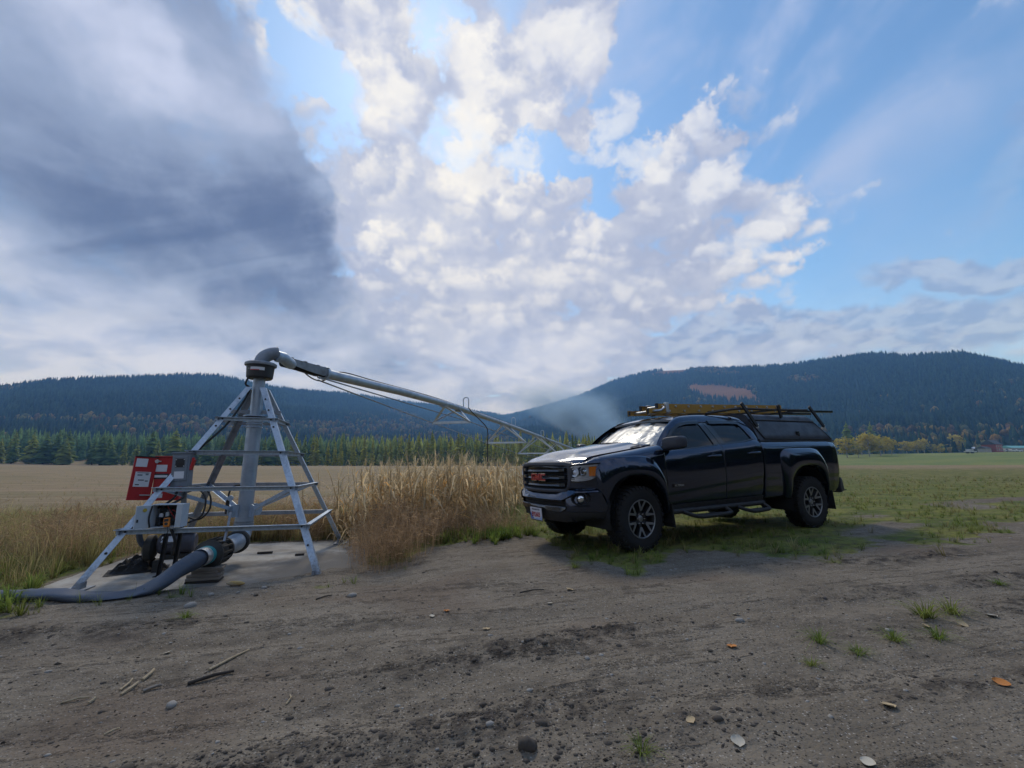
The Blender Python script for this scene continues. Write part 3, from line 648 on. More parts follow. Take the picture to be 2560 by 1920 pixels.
def build_trees():
    rng = np.random.default_rng(17)
    # dark pines, then golden larches, as they stand along the edge of the stubble
    x = -262.0; k = 0
    while x < -96:
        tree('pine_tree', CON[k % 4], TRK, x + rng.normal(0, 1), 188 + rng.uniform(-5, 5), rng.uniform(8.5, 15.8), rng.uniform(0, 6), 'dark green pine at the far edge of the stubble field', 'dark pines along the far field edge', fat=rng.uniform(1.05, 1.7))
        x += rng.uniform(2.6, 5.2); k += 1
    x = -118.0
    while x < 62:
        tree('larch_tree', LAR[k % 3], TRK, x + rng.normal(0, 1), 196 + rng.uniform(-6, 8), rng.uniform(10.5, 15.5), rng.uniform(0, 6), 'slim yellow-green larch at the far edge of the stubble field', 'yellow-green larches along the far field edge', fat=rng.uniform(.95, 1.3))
        x += rng.uniform(2.6, 4.4); k += 1
    # the wood behind them, one mass
    n = 1500; X = rng.uniform(-330, 90, n); Y = rng.uniform(204, 330, n); far = (Y - 200) / 120
    gold = smooth01(-120, -60, X + rng.normal(0, 20, n)) * rng.uniform(.2, 1, n)
    tint = np.array([.11, .18, .075]) * (1 - gold[:, None]) + np.array([.32, .32, .06]) * gold[:, None]
    tint = tint * rng.uniform(.6, 1.3, (n, 1)); H = rng.uniform(11.5, 17, n)
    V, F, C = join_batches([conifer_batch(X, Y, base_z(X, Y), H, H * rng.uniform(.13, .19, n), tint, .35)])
    tag(link('woods', np_mesh('woods', V, F, False, {'tint': C}), TINTM), kind='stuff')
    # yellow aspens along the hay meadow on the right: (photo x, foot y, height px, depth)
    spots = [(2112, 1160, 58, 230), (2140, 1163, 50, 225), (2168, 1160, 54, 235), (2196, 1158, 46, 240), (2224, 1155, 44, 250), (2150, 1150, 60, 262), (2205, 1148, 52, 270), (2250, 1138, 44, 300), (2236, 1140, 34, 290),
             (2262, 1138, 40, 305), (2290, 1136, 36, 310), (2306, 1136, 40, 318), (2326, 1136, 34, 312), (2345, 1135, 30, 320), (2372, 1128, 34, 345), (2384, 1126, 46, 350), (2440, 1122, 40, 360), (2466, 1120, 30, 365)]
    for i, (u, v, hp, dep) in enumerate(spots):
        if i in (7, 8, 14): continue
        hp *= rng.uniform(.62, 1.15)
        d = direction(u, 1100); xx = d.x / d.y * dep
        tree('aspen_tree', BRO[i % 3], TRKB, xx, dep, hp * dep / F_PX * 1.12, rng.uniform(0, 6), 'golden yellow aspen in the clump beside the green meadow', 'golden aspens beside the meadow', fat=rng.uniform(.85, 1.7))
    for i, (u, hp, dep) in enumerate([(2356, 26, 335), (2412, 40, 352), (2425, 46, 372), (2410, 34, 366), (2500, 44, 380), (2530, 40, 384), (2475, 30, 372), (2120, 75, 275), (2180, 72, 288)]):
        d = direction(u, 1100)
        tree('fir_tree', CON[i % 4], TRK, d.x / d.y * dep, dep, hp * dep / F_PX * 1.1, rng.uniform(0, 6), 'dark fir standing among the farm buildings and yellow aspens', 'firs around the distant farm', fat=1.3)
    # trees behind the photographer, mirrored in the truck's glass and paint
    n = 280; A_ = np.radians(rng.uniform(66, 215, n)); D_ = rng.uniform(26, 44, n); X = D_ * np.sin(A_); Y = D_ * np.cos(A_); H = rng.uniform(7, 13.5, n)
    tint = np.array([.045, .065, .032]) * rng.uniform(.6, 1.4, (n, 1))
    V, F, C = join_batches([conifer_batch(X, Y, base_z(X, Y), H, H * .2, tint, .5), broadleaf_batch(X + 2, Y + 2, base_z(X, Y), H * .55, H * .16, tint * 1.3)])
    tag(link('woods', np_mesh('woods', V, F, False, {'tint': C}), TINTM), kind='stuff')
build_trees()
# ------------------------------------------------------------------ concrete pad
def build_pad():
    m, t, b = principled('old_concrete', (.34, .32, .29), .9, spec=.25)
    p = t.new('ShaderNodeTexCoord').outputs['Object']; n = t.noise(p, 1.6, 6, .6); n2 = t.noise(p, 22, 4, .6)
    c = t.mix(t.step(n, .36, .62), (.40, .385, .35, 1), (.25, .23, .20, 1)); c = t.mix(t.mul(t.step(n2, .5, .7), .4), c, (.2, .18, .155, 1))
    xx = t.sep(p); dirt = t.step(t.add(t.add(t.mul(xx[0], .55), t.mul(xx[1], -.42)), t.mul(t.add(n, -.5), 2.2)), .0, .75)
    c = t.mix(t.mul(dirt, .9), c, (.165, .150, .130, 1))
    t.put(b.inputs['Base Color'], c); bump(t, b, t.add(n2, t.mul(n, .5)), .5, .01)
    o = empty('concrete_pad', (*PAD_C, PAD_Z), (0, 0, PAD_YAW)); rng = np.random.default_rng(2)
    N = 60; G = []
    for i in range(N):
        row = []
        for j in range(N):
            u, v = -1 + 2 * i / (N - 1), -1 + 2 * j / (N - 1); x, y = u * 1.62, v * 1.52
            e = max(abs(u), abs(v)); w = .05 * float(vnoise(x * 2.3, y * 2.3, 5))
            row.append((x + (w if abs(u) > .97 else 0), y + (w if abs(v) > .97 else 0), .004 * float(vnoise(x * 5, y * 5, 8)) - (.02 if e > .985 else 0)))
        G.append(row)
    mb = MB(); mb.shell(G, (0, 0, -.16)); s = mb.build('slab', m, o, smooth=40)
    tag(o, 'dirty cracked concrete pad under the galvanised pivot tower', 'concrete pad')
build_pad()
# ------------------------------------------------------------------ pivot tower
TA, TH = 1.2, 2.634
def leg_at(i, z):
    sx, sy = ((-1, -1), (1, -1), (1, 1), (-1, 1))[i]; a = TA * (1 - z / TH); return Vector((sx * a, sy * a, z)), sx, sy
def build_tower():
    T = empty('pivot_tower', (*PAD_C, PAD_Z), (0, 0, PAD_YAW), 'four-legged galvanised steel pyramid tower with a grey elbow pipe on top', 'pivot tower')
    def bolts(par, pts, n, r=.013):
        for p in pts:
            MB().cyl(Vector(p) - Vector(n) * .004, Vector(p) + Vector(n) * .012, r, 6).build('bolt', M['iron'], par)
    for i in range(4):
        a, sx, sy = leg_at(i, .0); b, _, _ = leg_at(i, 2.36)
        mb = MB(); mb.angle(a, b, .076, .008, (-sx, 0, 0), (0, -sy, 0))
        L = mb.build('leg', M['galv'] if i != 3 else M['galv_dull'], T)
        mb = MB(); mb.box(a + Vector((-sx * .05, -sy * .05, .006)), (.20, .20, .012)); mb.box(a + Vector((-sx * .09, -sy * .03, .04)), (.03, .10, .07))
        mb.build('foot_plate', M['galv_dull'], L, bevel=.002, seg=1)
        pts = [leg_at(i, z)[0] + Vector((-sx * .045, 0, 0)) for z in (.33, 1.78, 2.02, 2.18)]
        bolts(L, pts, (0, sy, 0))
    for k, (z, w) in enumerate(((.563, .058), (1.009, .052), (1.454, .050), (1.903, .045))):
        P = [leg_at(i, z)[0] for i in range(4)]
        for i in range(4):
            a, b = P[i], P[(i + 1) % 4]; d = (b - a).normalized(); out = Vector((d.y, -d.x, 0))
            a = a - d * .05 + out * .004; b = b + d * .05 + out * .004
            MB().angle(a, b, w, .007, out, (0, 0, -1)).build('crossbar', M['galv'] if i in (0, 1) else M['galv_dull'], T)
            bolts(T, [a + d * .09 + out * .006 + Vector((0, 0, -w * .5)), b - d * .09 + out * .006 + Vector((0, 0, -w * .5))], out, .011)
    # riser pipe with its collars
    rp = MB(); rp.lathe([(.094, .42), (.094, 1.86), (.102, 1.87), (.102, 1.9), (.078, 1.92), (.078, 2.52)], 28)
    r = rp.build('riser_pipe', M['galv_pipe'], T, smooth=35)
    for z, rad in ((.44, .122), (.475, .122), (.51, .118)): MB().lathe([(.100, z - .012), (rad, z - .012), (rad, z + .012), (.100, z + .012)], 28).build('collar', M['galv_dull'], r, smooth=30)
    MB().lathe([(.09, 1.925), (.142, 1.925), (.142, 1.945), (.09, 1.945)], 28).build('flange', M['black'], r, smooth=30)
    MB().lathe([(.09, 1.95), (.15, 1.95), (.15, 1.965), (.09, 1.965)], 28).build('flange', M['galv'], r, smooth=30)
    for z in (1.80, 1.845): MB().lathe([(.104, z - .008), (.111, z), (.104, z + .008)], 28).build('weld_ring', M['galv'], r, smooth=60)
    MB().box((-.20, .02, 2.02), (.24, .05, .05)).build('bracket', M['galv_dull'], T, bevel=.003, seg=1)
    MB().box((.20, .02, 2.02), (.24, .05, .05)).build('bracket', M['galv_dull'], T, bevel=.003, seg=1)
    for i in range(4):                                    # curved gusset plates and the braces that reach up to the second ring
        c, sx, sy = leg_at(i, 1.0); d = Vector((sx, sy, 0)).normalized()
        pl = [(0.09, 0), (.20, 0), (.235, .05), (.235, .10), (.20, .15), (.15, .165), (.09, .16)]
        n = Vector((-d.y, d.x, 0)) * .006; V = [d * u + Vector((0, 0, .58 + v)) + s * n for s in (-1, 1) for u, v in pl]; q = len(pl)
        MB().raw(V, [tuple(range(q - 1, -1, -1)), tuple(range(q, 2 * q))] + [(k, (k + 1) % q, q + (k + 1) % q, q + k) for k in range(q)]).build('gusset', M['galv'], T)
        MB().angle(d * .17 + Vector((0, 0, .66)), c - d * .02 + Vector((0, 0, -.03)), .05, .006, (-d.y, d.x, 0), (0, 0, 1)).build('brace', M['galv'], T)
    # inlet: elbow at the foot and a pipe to the valve
    bend = [Vector((0, 0, .57)), Vector((0, 0, .45))]
    dirn = Vector((.022, -1, 0)).normalized()
    for k in range(1, 8):
        a = k / 7 * math.pi / 2; bend.append(Vector((0, 0, .45)) + dirn * (.17 * (1 - math.cos(a))) + Vector((0, 0, -.17 * math.sin(a))))
    MB().tube(bend, .112, 24).build('inlet_elbow', M['galv_pipe'], T, smooth=40)
    e = bend[-1]
    MB().lathe([(.09, 0), (.145, 0), (.145, .05), (.13, .07), (.09, .07)], 24, e + dirn * .0, dirn).build('coupling', M['iron'], T, smooth=35)
    MB().tube([e, e + dirn * .20, e + dirn * .26, e + dirn * .62], [.112, .112, .085, .085], 22).build('inlet_pipe', M['galv_pipe'], T, smooth=40)
    # gauge and black hose at the foot of the riser
    MB().cyl((-.21, -.05, .62), (-.21, -.05, .80), .022, 10).build('drain_valve', M['black'], T, smooth=40)
    MB().lathe([(.0, -.012), (.036, -.012), (.036, .012), (.0, .012)], 16, (-.17, -.09, .83), (0, -1, 0)).build('gauge', M['galv'], T, smooth=40)
    MB().tube(catmull([(-.21, -.05, .8), (-.20, -.05, .92), (-.15, -.04, .99), (-.09, -.03, 1.0)], 5), .012, 8).build('small_hose', M['black'], T, smooth=50)
    # collector drum and elbow
    dr = MB(); dr.lathe([(.0, 2.50), (.155, 2.50), (.172, 2.52), (.184, 2.70), (.0, 2.70)], 36); d = dr.build('collector_drum', M['drum'], T, smooth=35)
    MB().lathe([(.0, 2.69), (.206, 2.69), (.210, 2.70), (.208, 2.725), (.19, 2.738), (.0, 2.742)], 36).build('drum_lid', M['galv_dull'], d, smooth=35)
    for a, wd, mt, h in ((-1.72, .13, 'paper', .045), (-1.20, .07, 'paper', .045), (-2.22, .012, 'paper', .012)):
        G = [[Vector((.1815 * math.cos(a + (u - .5) * wd / .19), .1815 * math.sin(a + (u - .5) * wd / .19), 2.625 + (v - .5) * h * 1.0)) for v in (0, 1)] for u in np.linspace(0, 1, 7)]
        MB().grid(G).build('sticker', M[mt], d)
        if wd > .1:
            G = [[Vector((.1830 * math.cos(a + (u - .5) * wd / .19), .1830 * math.sin(a + (u - .5) * wd / .19), 2.606 + (v - .5) * .010)) for v in (0, 1)] for u in np.linspace(0, 1, 7)]
            MB().grid(G).build('sticker', M['redink'], d)
    sd = Vector((math.cos(SPAN_A - PAD_YAW - R(38)), math.sin(SPAN_A - PAD_YAW - R(38)), 0))
    pts = [Vector((0, 0, 2.735)), Vector((0, 0, 2.75))]
    for k in range(1, 11):
        a = k / 10 * R(80); pts.append(Vector((0, 0, 2.75)) + sd * (.25 * (1 - math.cos(a))) + Vector((0, 0, .17 * math.sin(a))))
    MB().tube(pts, .094, 26).build('top_elbow', worn('elbow_grey', (.24, .27, .31), (.19, .215, .25), .5, .3, 6, .6), T, smooth=40)
    # cable down the left leg
    a0, a1 = leg_at(0, 2.3)[0], leg_at(0, 1.5)[0]
    MB().tube(catmull([(-.10, -.12, 2.52), (-.13, -.14, 2.40), a0 + Vector((.06, .07, 0)), (a0 + a1) / 2 + Vector((.10, .06, -.05)), a1 + Vector((.07, .05, 0)), leg_at(0, 1.15)[0] + Vector((.02, .06, 0))], 6), .014, 8).build('cable', M['black'], T, smooth=50)
    return T
SPAN_A = math.atan2(.963, .268)                           # heading of the pipeline away from the camera
build_tower()
# ------------------------------------------------------------------ pipeline span
def build_span():
    o = Vector((*PAD_C, 0)); d = Vector((math.cos(SPAN_A), math.sin(SPAN_A), 0)); s = Vector((d.y, -d.x, 0))
    zt = [(0, 2.71), (.3, 2.70), (1.3, 2.72), (4, 2.83), (7, 2.90), (12.75, 2.87), (19, 2.81), (25, 2.74), (31, 2.68), (44, 2.55)]
    P = lambda t, dx=0, dz=0: o + d * t + s * dx + Vector((0, 0, lerp_table(t, zt) + dz))
    S = empty('irrigation_span', P(.3), (0, 0, 0), 'long galvanised sprinkler pipe on trusses reaching from the tower top behind the truck', 'irrigation pipeline'); S.location = (0, 0, 0)
    MB().tube([P(t) for t in (1.35, 2, 4, 7, 10, 12.75, 16, 19, 22, 25, 28, 31, 36, 44)], .086, 16).build('pipe', M['galv_pipe'], S, smooth=40)
    MB().tube([P(.14, .13, .02), P(.24, .16, .018), P(.40, .10, .0), P(.55, .02)], .084, 20).build('boot', M['galv'], S, smooth=40)
    j = MB()
    for sx in (-1, 1):                                     # cheek plates of the pivoting joint
        pl = [(.45, .070), (1.38, .080), (1.42, -.02), (1.25, -.070), (.85, -.055), (.48, -.02)]
        V = [P(t, sx * (.085 + k * .008), dz) for k in (0, 1) for t, dz in pl]; q = len(pl)
        j.raw(V, [tuple(range(q - 1, -1, -1)), tuple(range(q, 2 * q))] + [(k, (k + 1) % q, q + (k + 1) % q, q + k) for k in range(q)])
    for t in (.5, .8, 1.1, 1.35): j.bar(P(t, -.09, .088), P(t, .09, .088), .05, .012)
    j.bar(P(.5, 0, .078), P(1.4, 0, .086), .15, .008)
    b = j.build('joint_bracket', worn('bracket_steel', (.26, .27, .29), (.17, .175, .18), .5, .5, 8, .7), S)
    MB().tube([P(.4), P(1.4)], .074, 16).build('flexible_boot', M['rubber'], b, smooth=40)
    MB().tube([P(1.34), P(1.40)], .118, 20).build('flange', M['galv'], S, smooth=35)
    sets = [(7, .60, .50), (12.75, .86, .76), (19, 1.12, .96), (25, 1.10, .98), (31, .95, .85), (37, .7, .6)]
    for sx in (-1, 1):
        MB().tube([P(1.32, sx * .09, -.12)] + [P(t, sx * w, -h) for t, w, h in sets] + [P(43.5, sx * .1, -.1)], .013, 6).build('truss_rod', M['galv_dull'], S)
    for t, w, h in sets:
        MB().bar(P(t, -w, -h), P(t, w, -h), .07, .07).build('spreader_bar', M['galv_light'], S)
        for sx in (-1, 1):
            for dt in (-.62, .62):
                MB().angle(P(t, sx * w, -h + .02), P(t + dt * (1 if sx > 0 else .8), sx * .05, -.07), .085, .008, d * (1 if dt < 0 else -1), s * -sx).build('strut', M['galv_light'], S)
        for dt in (-.62, .62):
            MB().box(P(t + dt, 0, -.095), (.22, .16, .012), Matrix.Rotation(SPAN_A, 3, 'Z')).build('saddle_plate', M['galv'], S)
    for t, hose in ((7.9, 1), (13.6, 0), (19.9, 1), (25.8, 0), (31, 0)):
        U = [P(t - .02, .02, .08)] + [P(t, .09 - .09 * math.cos(a), .30 + .09 * math.sin(a)) for a in np.linspace(0, math.pi, 9)] + [P(t, .18, .06)]
        g = MB(); g.tube(U, .017, 8); gn = g.build('gooseneck', M['galv'], S, smooth=50)
        if hose: MB().tube(catmull([P(t, .18, .06), P(t + .05, .30, -.10), P(t + .1, .72, -.52), P(t + .1, .80, -.75), P(t + .1, .80, -1.0), P(t + .1, .80, -1.75)], 5), .016, 8).build('drop_hose', M['black'], S, smooth=50)
    # power cable riding on top of the pipe and drooping round the joint
    cb = [P(.05, -.12, -.12), P(.12, -.15, .0), P(.4, -.13, .07), P(.8, -.14, .06), P(1.2, -.13, -.10), P(1.5, -.11, -.10), P(1.8, -.02, .10)] + [P(t, 0, .095) for t in (3, 6, 10, 16, 24, 36)]
    MB().tube(catmull(cb, 5), .012, 6).build('cable', M['black'], S, smooth=50)
    MB().tube([P(1.40 + .10 * math.sin(a), -.12, .02 + .10 * math.cos(a)) for a in np.linspace(0, 6.28, 15)], .010, 6).build('cable_loop', M['black'], S, smooth=50)
build_span()
# ------------------------------------------------------------------ electrical boxes hung on the tower
TM = Matrix.Translation((*PAD_C, PAD_Z)) @ Matrix.Rotation(PAD_YAW, 4, 'Z')
def tw(u, v, z): return tuple(TM @ Vector((u, v, z)))
def plate(mb, c, w, h, t=.003, nx=0.0): mb.box(c, (w, t, h)); return mb
def build_boxes():
    # red control cabinet: front faces local -y
    B = empty('control_cabinet', tw(-.78, -.36, .83), (0, 0, PAD_YAW + .10), 'red steel control cabinet with its door open, hung on the tower', 'control cabinet')
    MB().box((-.04, .10, .27), (.29, .20, .54)).build('case', M['red'], B, bevel=.006)
    MB().box((-.04, .10, .546), (.32, .23, .012)).build('rain_hood', M['red'], B, bevel=.003)
    f = -.0015
    MB().box((-.12, f, .40), (.12, .004, .085)).build('notice', M['paper'], B)
    nb = MB().box((-.12, f, .30), (.17, .004, .065)).build('notice', M['ink'], B)
    MB().box((-.12, f - .004, .30), (.15, .002, .03)).build('lettering', M['paper'], nb)
    MB().box((-.13, f, .06), (.12, .004, .05)).build('notice', M['paper'], B)
    st = MB()                                              # round latch with four arms
    st.lathe([(0, -.02), (.022, -.02), (.022, 0), (0, 0)], 12, (-.17, -.005, .485), (0, 1, 0)); st.box((-.17, -.012, .485), (.085, .012, .014)); st.box((-.17, -.012, .485), (.014, .012, .05))
    st.build('latch', M['alu'], B)
    dr = MB(); dr.box((-.115, 0, 0), (.23, .022, .52)); D = dr.build('door', M['red'], B, bevel=.004); D.location = (-.185, -.005, .27); D.rotation_euler = (0, R(3), R(36))
    MB().box((-.155, -.013, .19), (.115, .004, .10)).build('notice', M['paper'], D)
    n = MB().box((-.120, -.013, -.01), (.155, .004, .18)).build('notice', M['paper'], D)
    for (x, z, w, h) in ((-.15, .04, .05, .018), (-.08, .05, .03, .02), (-.13, -.02, .06, .012), (-.075, -.03, .03, .012), (-.16, -.075, .04, .012), (-.12, .068, .12, .006)):
        MB().box((x, -.0155, z), (w, .002, h)).build('print', M['ink'] if h < .015 else M['greybox'], n)
    MB().box((-.06, -.02, -.20), (.11, .02, .014)).build('handle', M['alu'], D, bevel=.003)
    MB().box((-.115, .005, .265), (.24, .05, .012)).build('flashing', M['black'], D)
    # grey switch box in front of it
    S = empty('switch_box', tw(-.56, -.62, 1.02), (0, R(-2), PAD_YAW - .02), 'grey weatherproof switch box with a red lever, beside the red cabinet', 'switch box')
    MB().box((0, 0, .19), (.19, .12, .40)).build('case', M['greybox'], S, bevel=.008)
    cov = MB().box((0, -.062, .21), (.15, .014, .30)).build('cover', M['greybox'], S, bevel=.006)
    MB().box((-.005, -.071, .275), (.095, .006, .105)).build('window', M['drum'], cov, bevel=.003)
    for dx in (-.045, .04):
        for dz in (.235, .315): MB().cyl((dx, -.070, dz), (dx, -.077, dz), .006, 8).build('screw', M['alu'], cov)
    MB().box((-.005, -.070, .13), (.105, .004, .085)).build('label_plate', M['paper'], cov)
    MB().box((0, 0, .396), (.21, .14, .016)).build('rain_hood', M['greybox'], S, bevel=.003)
    lv = MB(); lv.box((.115, -.03, .25), (.03, .05, .13), Matrix.Rotation(R(15), 3, 'Y')); lv.box((.125, -.04, .31), (.025, .035, .05)); lv.build('lever', M['red'], S, bevel=.004)
    MB().cyl((-.03, 0, -.02), (-.03, 0, -.06), .024, 10).build('conduit_fitting', M['iron'], S, smooth=40)
    MB().cyl((.055, 0, -.02), (.055, 0, -.06), .024, 10).build('conduit_fitting', M['iron'], S, smooth=40)
    MB().box((.03, .035, -.22), (.055, .02, .50)).build('mounting_post', M['galv'], S)
    # pale starter panel with its door open, standing on the lowest front crossbar
    P = empty('starter_panel', tw(-.50, -.95, .575), (0, 0, PAD_YAW), 'open pale grey starter panel full of wiring, on the lowest crossbar', 'electrical panel')
    c = MB(); w, h, dp, t = .30, .255, .17, .008
    c.box((0, dp / 2, h / 2), (w, t, h)); c.box((0, 0, t / 2), (w, dp, t)); c.box((0, 0, h - t / 2), (w, dp, t)); c.box((-w / 2 + t / 2, 0, h / 2), (t, dp, h - 2 * t)); c.box((w / 2 - t / 2, 0, h / 2), (t, dp, h - 2 * t))
    c.box((w / 2 - .03, -dp / 2 + .003, h / 2), (.056, t, h - .004))
    c.build('case', M['whitebox'], P)
    MB().box((0, dp / 2 - .008, h / 2), (w - .03, .006, h - .03)).build('back_plate', M['motor'], P)
    for nm, (x, z, a, b, dd), mt in (('contactor', (-.075, .135, .06, .075, .06), 'black'), ('contactor', (-.02, .16, .05, .06, .05), 'greybox'), ('relay', (-.085, .13, .035, .04, .08), 'paper'), ('relay', (-.025, .14, .035, .05, .08), 'whitebox'), ('terminal_block', (-.02, .05, .16, .03, .04), 'black'), ('transformer', (.06, .19, .07, .06, .07), 'iron'), ('breaker', (-.115, .06, .05, .09, .06), 'black'), ('terminal_block', (.07, .10, .05, .012, .05), 'paper')):
        MB().box((x, dp / 2 - .012 - dd / 2, z), (a, dd, b)).build(nm, M[mt], P, bevel=.003, seg=1)
    rng = np.random.default_rng(4)
    for k in range(9):
        a = (rng.uniform(-.12, .08), dp / 2 - .06, rng.uniform(.03, .24)); b = (rng.uniform(-.12, .08), dp / 2 - .07, rng.uniform(.03, .24)); mid = ((a[0] + b[0]) / 2, dp / 2 - rng.uniform(.09, .14), (a[2] + b[2]) / 2 + .03)
        MB().tube(catmull([a, mid, b], 6), .0042, 5).build('wire', M['black'] if k % 3 else M['redink'], P)
    MB().tube(catmull([(-.145, -.09, .01), (-.15, -.115, .12), (-.145, -.09, .24)], 5), .009, 6).build('door_seal', M['black'], P)
    dr = MB(); dr.box((-.075, 0, h / 2), (.15, .014, h - .01)); D = dr.build('door', M['whitebox'], P, bevel=.004); D.location = (-w / 2, -dp / 2, 0); D.rotation_euler = (0, 0, R(52))
    MB().box((-.13, -.012, .09), (.012, .012, .03)).build('handle', M['iron'], D)
    MB().cyl((-.07, -.008, .20), (-.07, -.014, .20), .02, 10).build('warning_label', worn('yellow_label', (.5, .38, .05), None, .6, 0, 30, .3, bmp=0), D)
    # orange meter resting on the panel's lower edge
    X = empty('test_meter', tw(-.475, -1.055, .585), (R(-8), R(-6), PAD_YAW), 'small orange hand-held test meter standing in the open panel', 'test meter')
    mb = MB(); mb.box((0, 0, .05), (.06, .028, .10)); mb.build('case', M['orange'], X, bevel=.008)
    MB().box((0, -.0155, .074), (.042, .004, .03)).build('screen', M['drum'], X, bevel=.001)
    MB().cyl((0, -.014, .035), (0, -.020, .035), .016, 12).build('dial', M['drum'], X)
    MB().tube(catmull([(.01, -.01, .005), (.03, -.03, -.05), (.0, -.02, -.10), (-.03, -.01, -.14)], 5), .005, 6).build('lead', M['black'], X)
build_boxes()
def build_pump():
    # electric pump set on black posts: motor, volute, feet
    A = empty('pump_motor', tw(-.62, -.34, .0), (0, 0, PAD_YAW + .25), 'dark grey electric pump motor mounted on a frame inside the tower', 'motor')
    MB().lathe([(0, -.19), (.10, -.19), (.118, -.17), (.122, .12), (.112, .15), (.115, .17), (.10, .19), (0, .19)], 26, (0, 0, .31), (1, -.12, 0)).build('motor_body', M['motor'], A, smooth=35)
    MB().box((-.09, -.09, .36), (.13, .06, .08), Matrix.Rotation(R(-35), 3, 'X')).build('nameplate', M['alu'], A, bevel=.004)
    MB().box((-.02, .0, .455), (.42, .16, .012)).build('guard', M['galv'], A)
    MB().box((0, 0, .16), (.30, .16, .06)).build('motor_foot', M['iron'], A, bevel=.006)
    MB().lathe([(0, -.06), (.10, -.06), (.15, -.03), (.15, .03), (.10, .06), (0, .06)], 24, (-.27, .03, .27), (1, -.12, 0)).build('pump_volute', M['iron'], A, smooth=35)
    for x in (-.18, .16): MB().box((x, 0, .065), (.06, .22, .13)).build('frame_leg', M['iron'], A)
    MB().tube(catmull([(-.30, -.02, .28), (-.36, -.06, .36), (-.38, -.10, .48), (-.37, -.14, .60)], 5), .032, 12).build('grey_conduit', M['hose'], A, smooth=50)
    for k, (x, y) in enumerate(((-.42, -.62), (-.30, -.56))):
        U = empty('strut_post', tw(x - .20, y - .10, 0), (R(0), R(3), PAD_YAW), ('first' if k == 0 else 'second') + ' slotted black steel post under the open panel, counted from the field side', 'post', 'slotted posts under the panel')
        c = MB(); c.box((0, 0, .28), (.04, .006, .56)); c.box((-.018, -.014, .28), (.004, .028, .56)); c.box((.018, -.014, .28), (.004, .028, .56)); c.build('channel', M['black'], U)
        MB().box((0, 0, .004), (.09, .09, .008)).build('base_plate', M['iron'], U)
    T = empty('tarp', tw(-1.02, -.30, 0), (0, 0, .6), 'crumpled black plastic heap on the pad behind the posts', 'plastic sheet')
    rng = np.random.default_rng(9); G = []
    for i in range(26):
        row = []
        for j in range(26):
            u, v = i / 25 * 2 - 1, j / 25 * 2 - 1; r = min(1, math.hypot(u, v)); h = .13 * (1 - r ** 2) + .12 * float(fbm(np.array(u * 4.5), np.array(v * 4.5), 4, 4, .6)) * (1 - r ** 4)
            row.append((u * .30, v * .20, max(.004, h)))
        G.append(row)
    MB().grid(G).build('sheet', M['rubber'], T, smooth=25)
    # valve and couplings on the inlet, with the lay-flat supply hose
    V = empty('inlet_valve', tw(.012, -.83, .285), (0, 0, PAD_YAW), 'black ribbed check valve with silver and teal bands on stacked boards', 'valve')
    ax = Vector((-.06, -1, .0)).normalized()
    MB().lathe([(.06, -.02), (.15, -.02), (.155, .02), (.11, .03), (.11, .06)], 22, (0, 0, 0), ax).build('flange', M['iron'], V, smooth=30)
    vb = MB().lathe([(.10, .05), (.13, .08), (.14, .16), (.13, .24), (.10, .27)], 22, (0, 0, 0), ax).build('valve_body', M['iron'], V, smooth=35)
    for k in range(14):
        a = k / 14 * 6.283; x, y, d_ = frame(ax); q = (x * math.cos(a) + y * math.sin(a)) * .145
        MB().bar(q + ax * .03, q + ax * .27, .018, .024).build('rib', M['iron'], vb)
    MB().lathe([(.06, .26), (.15, .26), (.155, .30), (.12, .31), (.10, .33)], 22, (0, 0, 0), ax).build('flange', M['iron'], V, smooth=30)
    MB().lathe([(.093, .32), (.10, .33), (.10, .38), (.093, .39)], 22, (0, 0, 0), ax).build('clamp_band', M['teal'], V, smooth=30)
    MB().lathe([(.088, .38), (.094, .39), (.096, .45), (.09, .50)], 22, (0, 0, 0), ax).build('clamp_band', M['alu'], V, smooth=30)
    MB().tube([(.05, .05, .42), (.08, -.08, .28), (.10, -.22, .12)], .014, 8).build('lever', M['galv_dull'], V)
    H = [((-.012, -1.25, .29), .088, .088), ((-.04, -1.34, .272), .100, .096), ((-.14, -1.46, .205), .122, .09), ((-.26, -1.58, .10), .145, .066), ((-.40, -1.68, .04), .162, .036), ((-.58, -1.73, .01), .155, .030), ((-.82, -1.72, .0), .118, .046), ((-1.15, -1.62, .0), .11, .052), ((-1.7, -1.44, -.02), .11, .05), ((-2.3, -1.22, -.03), .112, .048), ((-3.2, -.85, -.03), .115, .05), ((-4.6, -.1, -.03), .115, .05)]
    H = [(h[0], h[1] * .84, h[2] * .9) for h in H]
    mb = MB(); n = 20; pts = catmull([h[0] for h in H], 6); ks = np.linspace(0, len(H) - 1, len(pts)); VV = []
    for i, p in enumerate(pts):
        d = (pts[min(i + 1, len(pts) - 1)] - pts[max(i - 1, 0)]).normalized(); x, y, _ = frame(d)
        a = np.interp(ks[i], range(len(H)), [h[1] for h in H]); b = np.interp(ks[i], range(len(H)), [h[2] for h in H])
        wp = Vector(tw(*p)); g = gz(wp.x, wp.y) - PAD_Z
        pz = p.z if i < 22 else max(p.z, g + b * .8)
        VV += [Vector((p.x, p.y, pz)) + x * (a * math.cos(q)) + y * (b * math.sin(q) + .006 * math.sin(3 * q + i * .35)) for q in np.linspace(0, 6.2832, n, endpoint=False)]
    mb.raw(VV, [(i * n + k, i * n + (k + 1) % n, (i + 1) * n + (k + 1) % n, (i + 1) * n + k) for i in range(len(pts) - 1) for k in range(n)] + [tuple(range(n))])
    HO = mb.build('supply_hose', M['hose'], None, smooth=60); HO.location = (*PAD_C, PAD_Z); HO.rotation_euler = (0, 0, PAD_YAW)
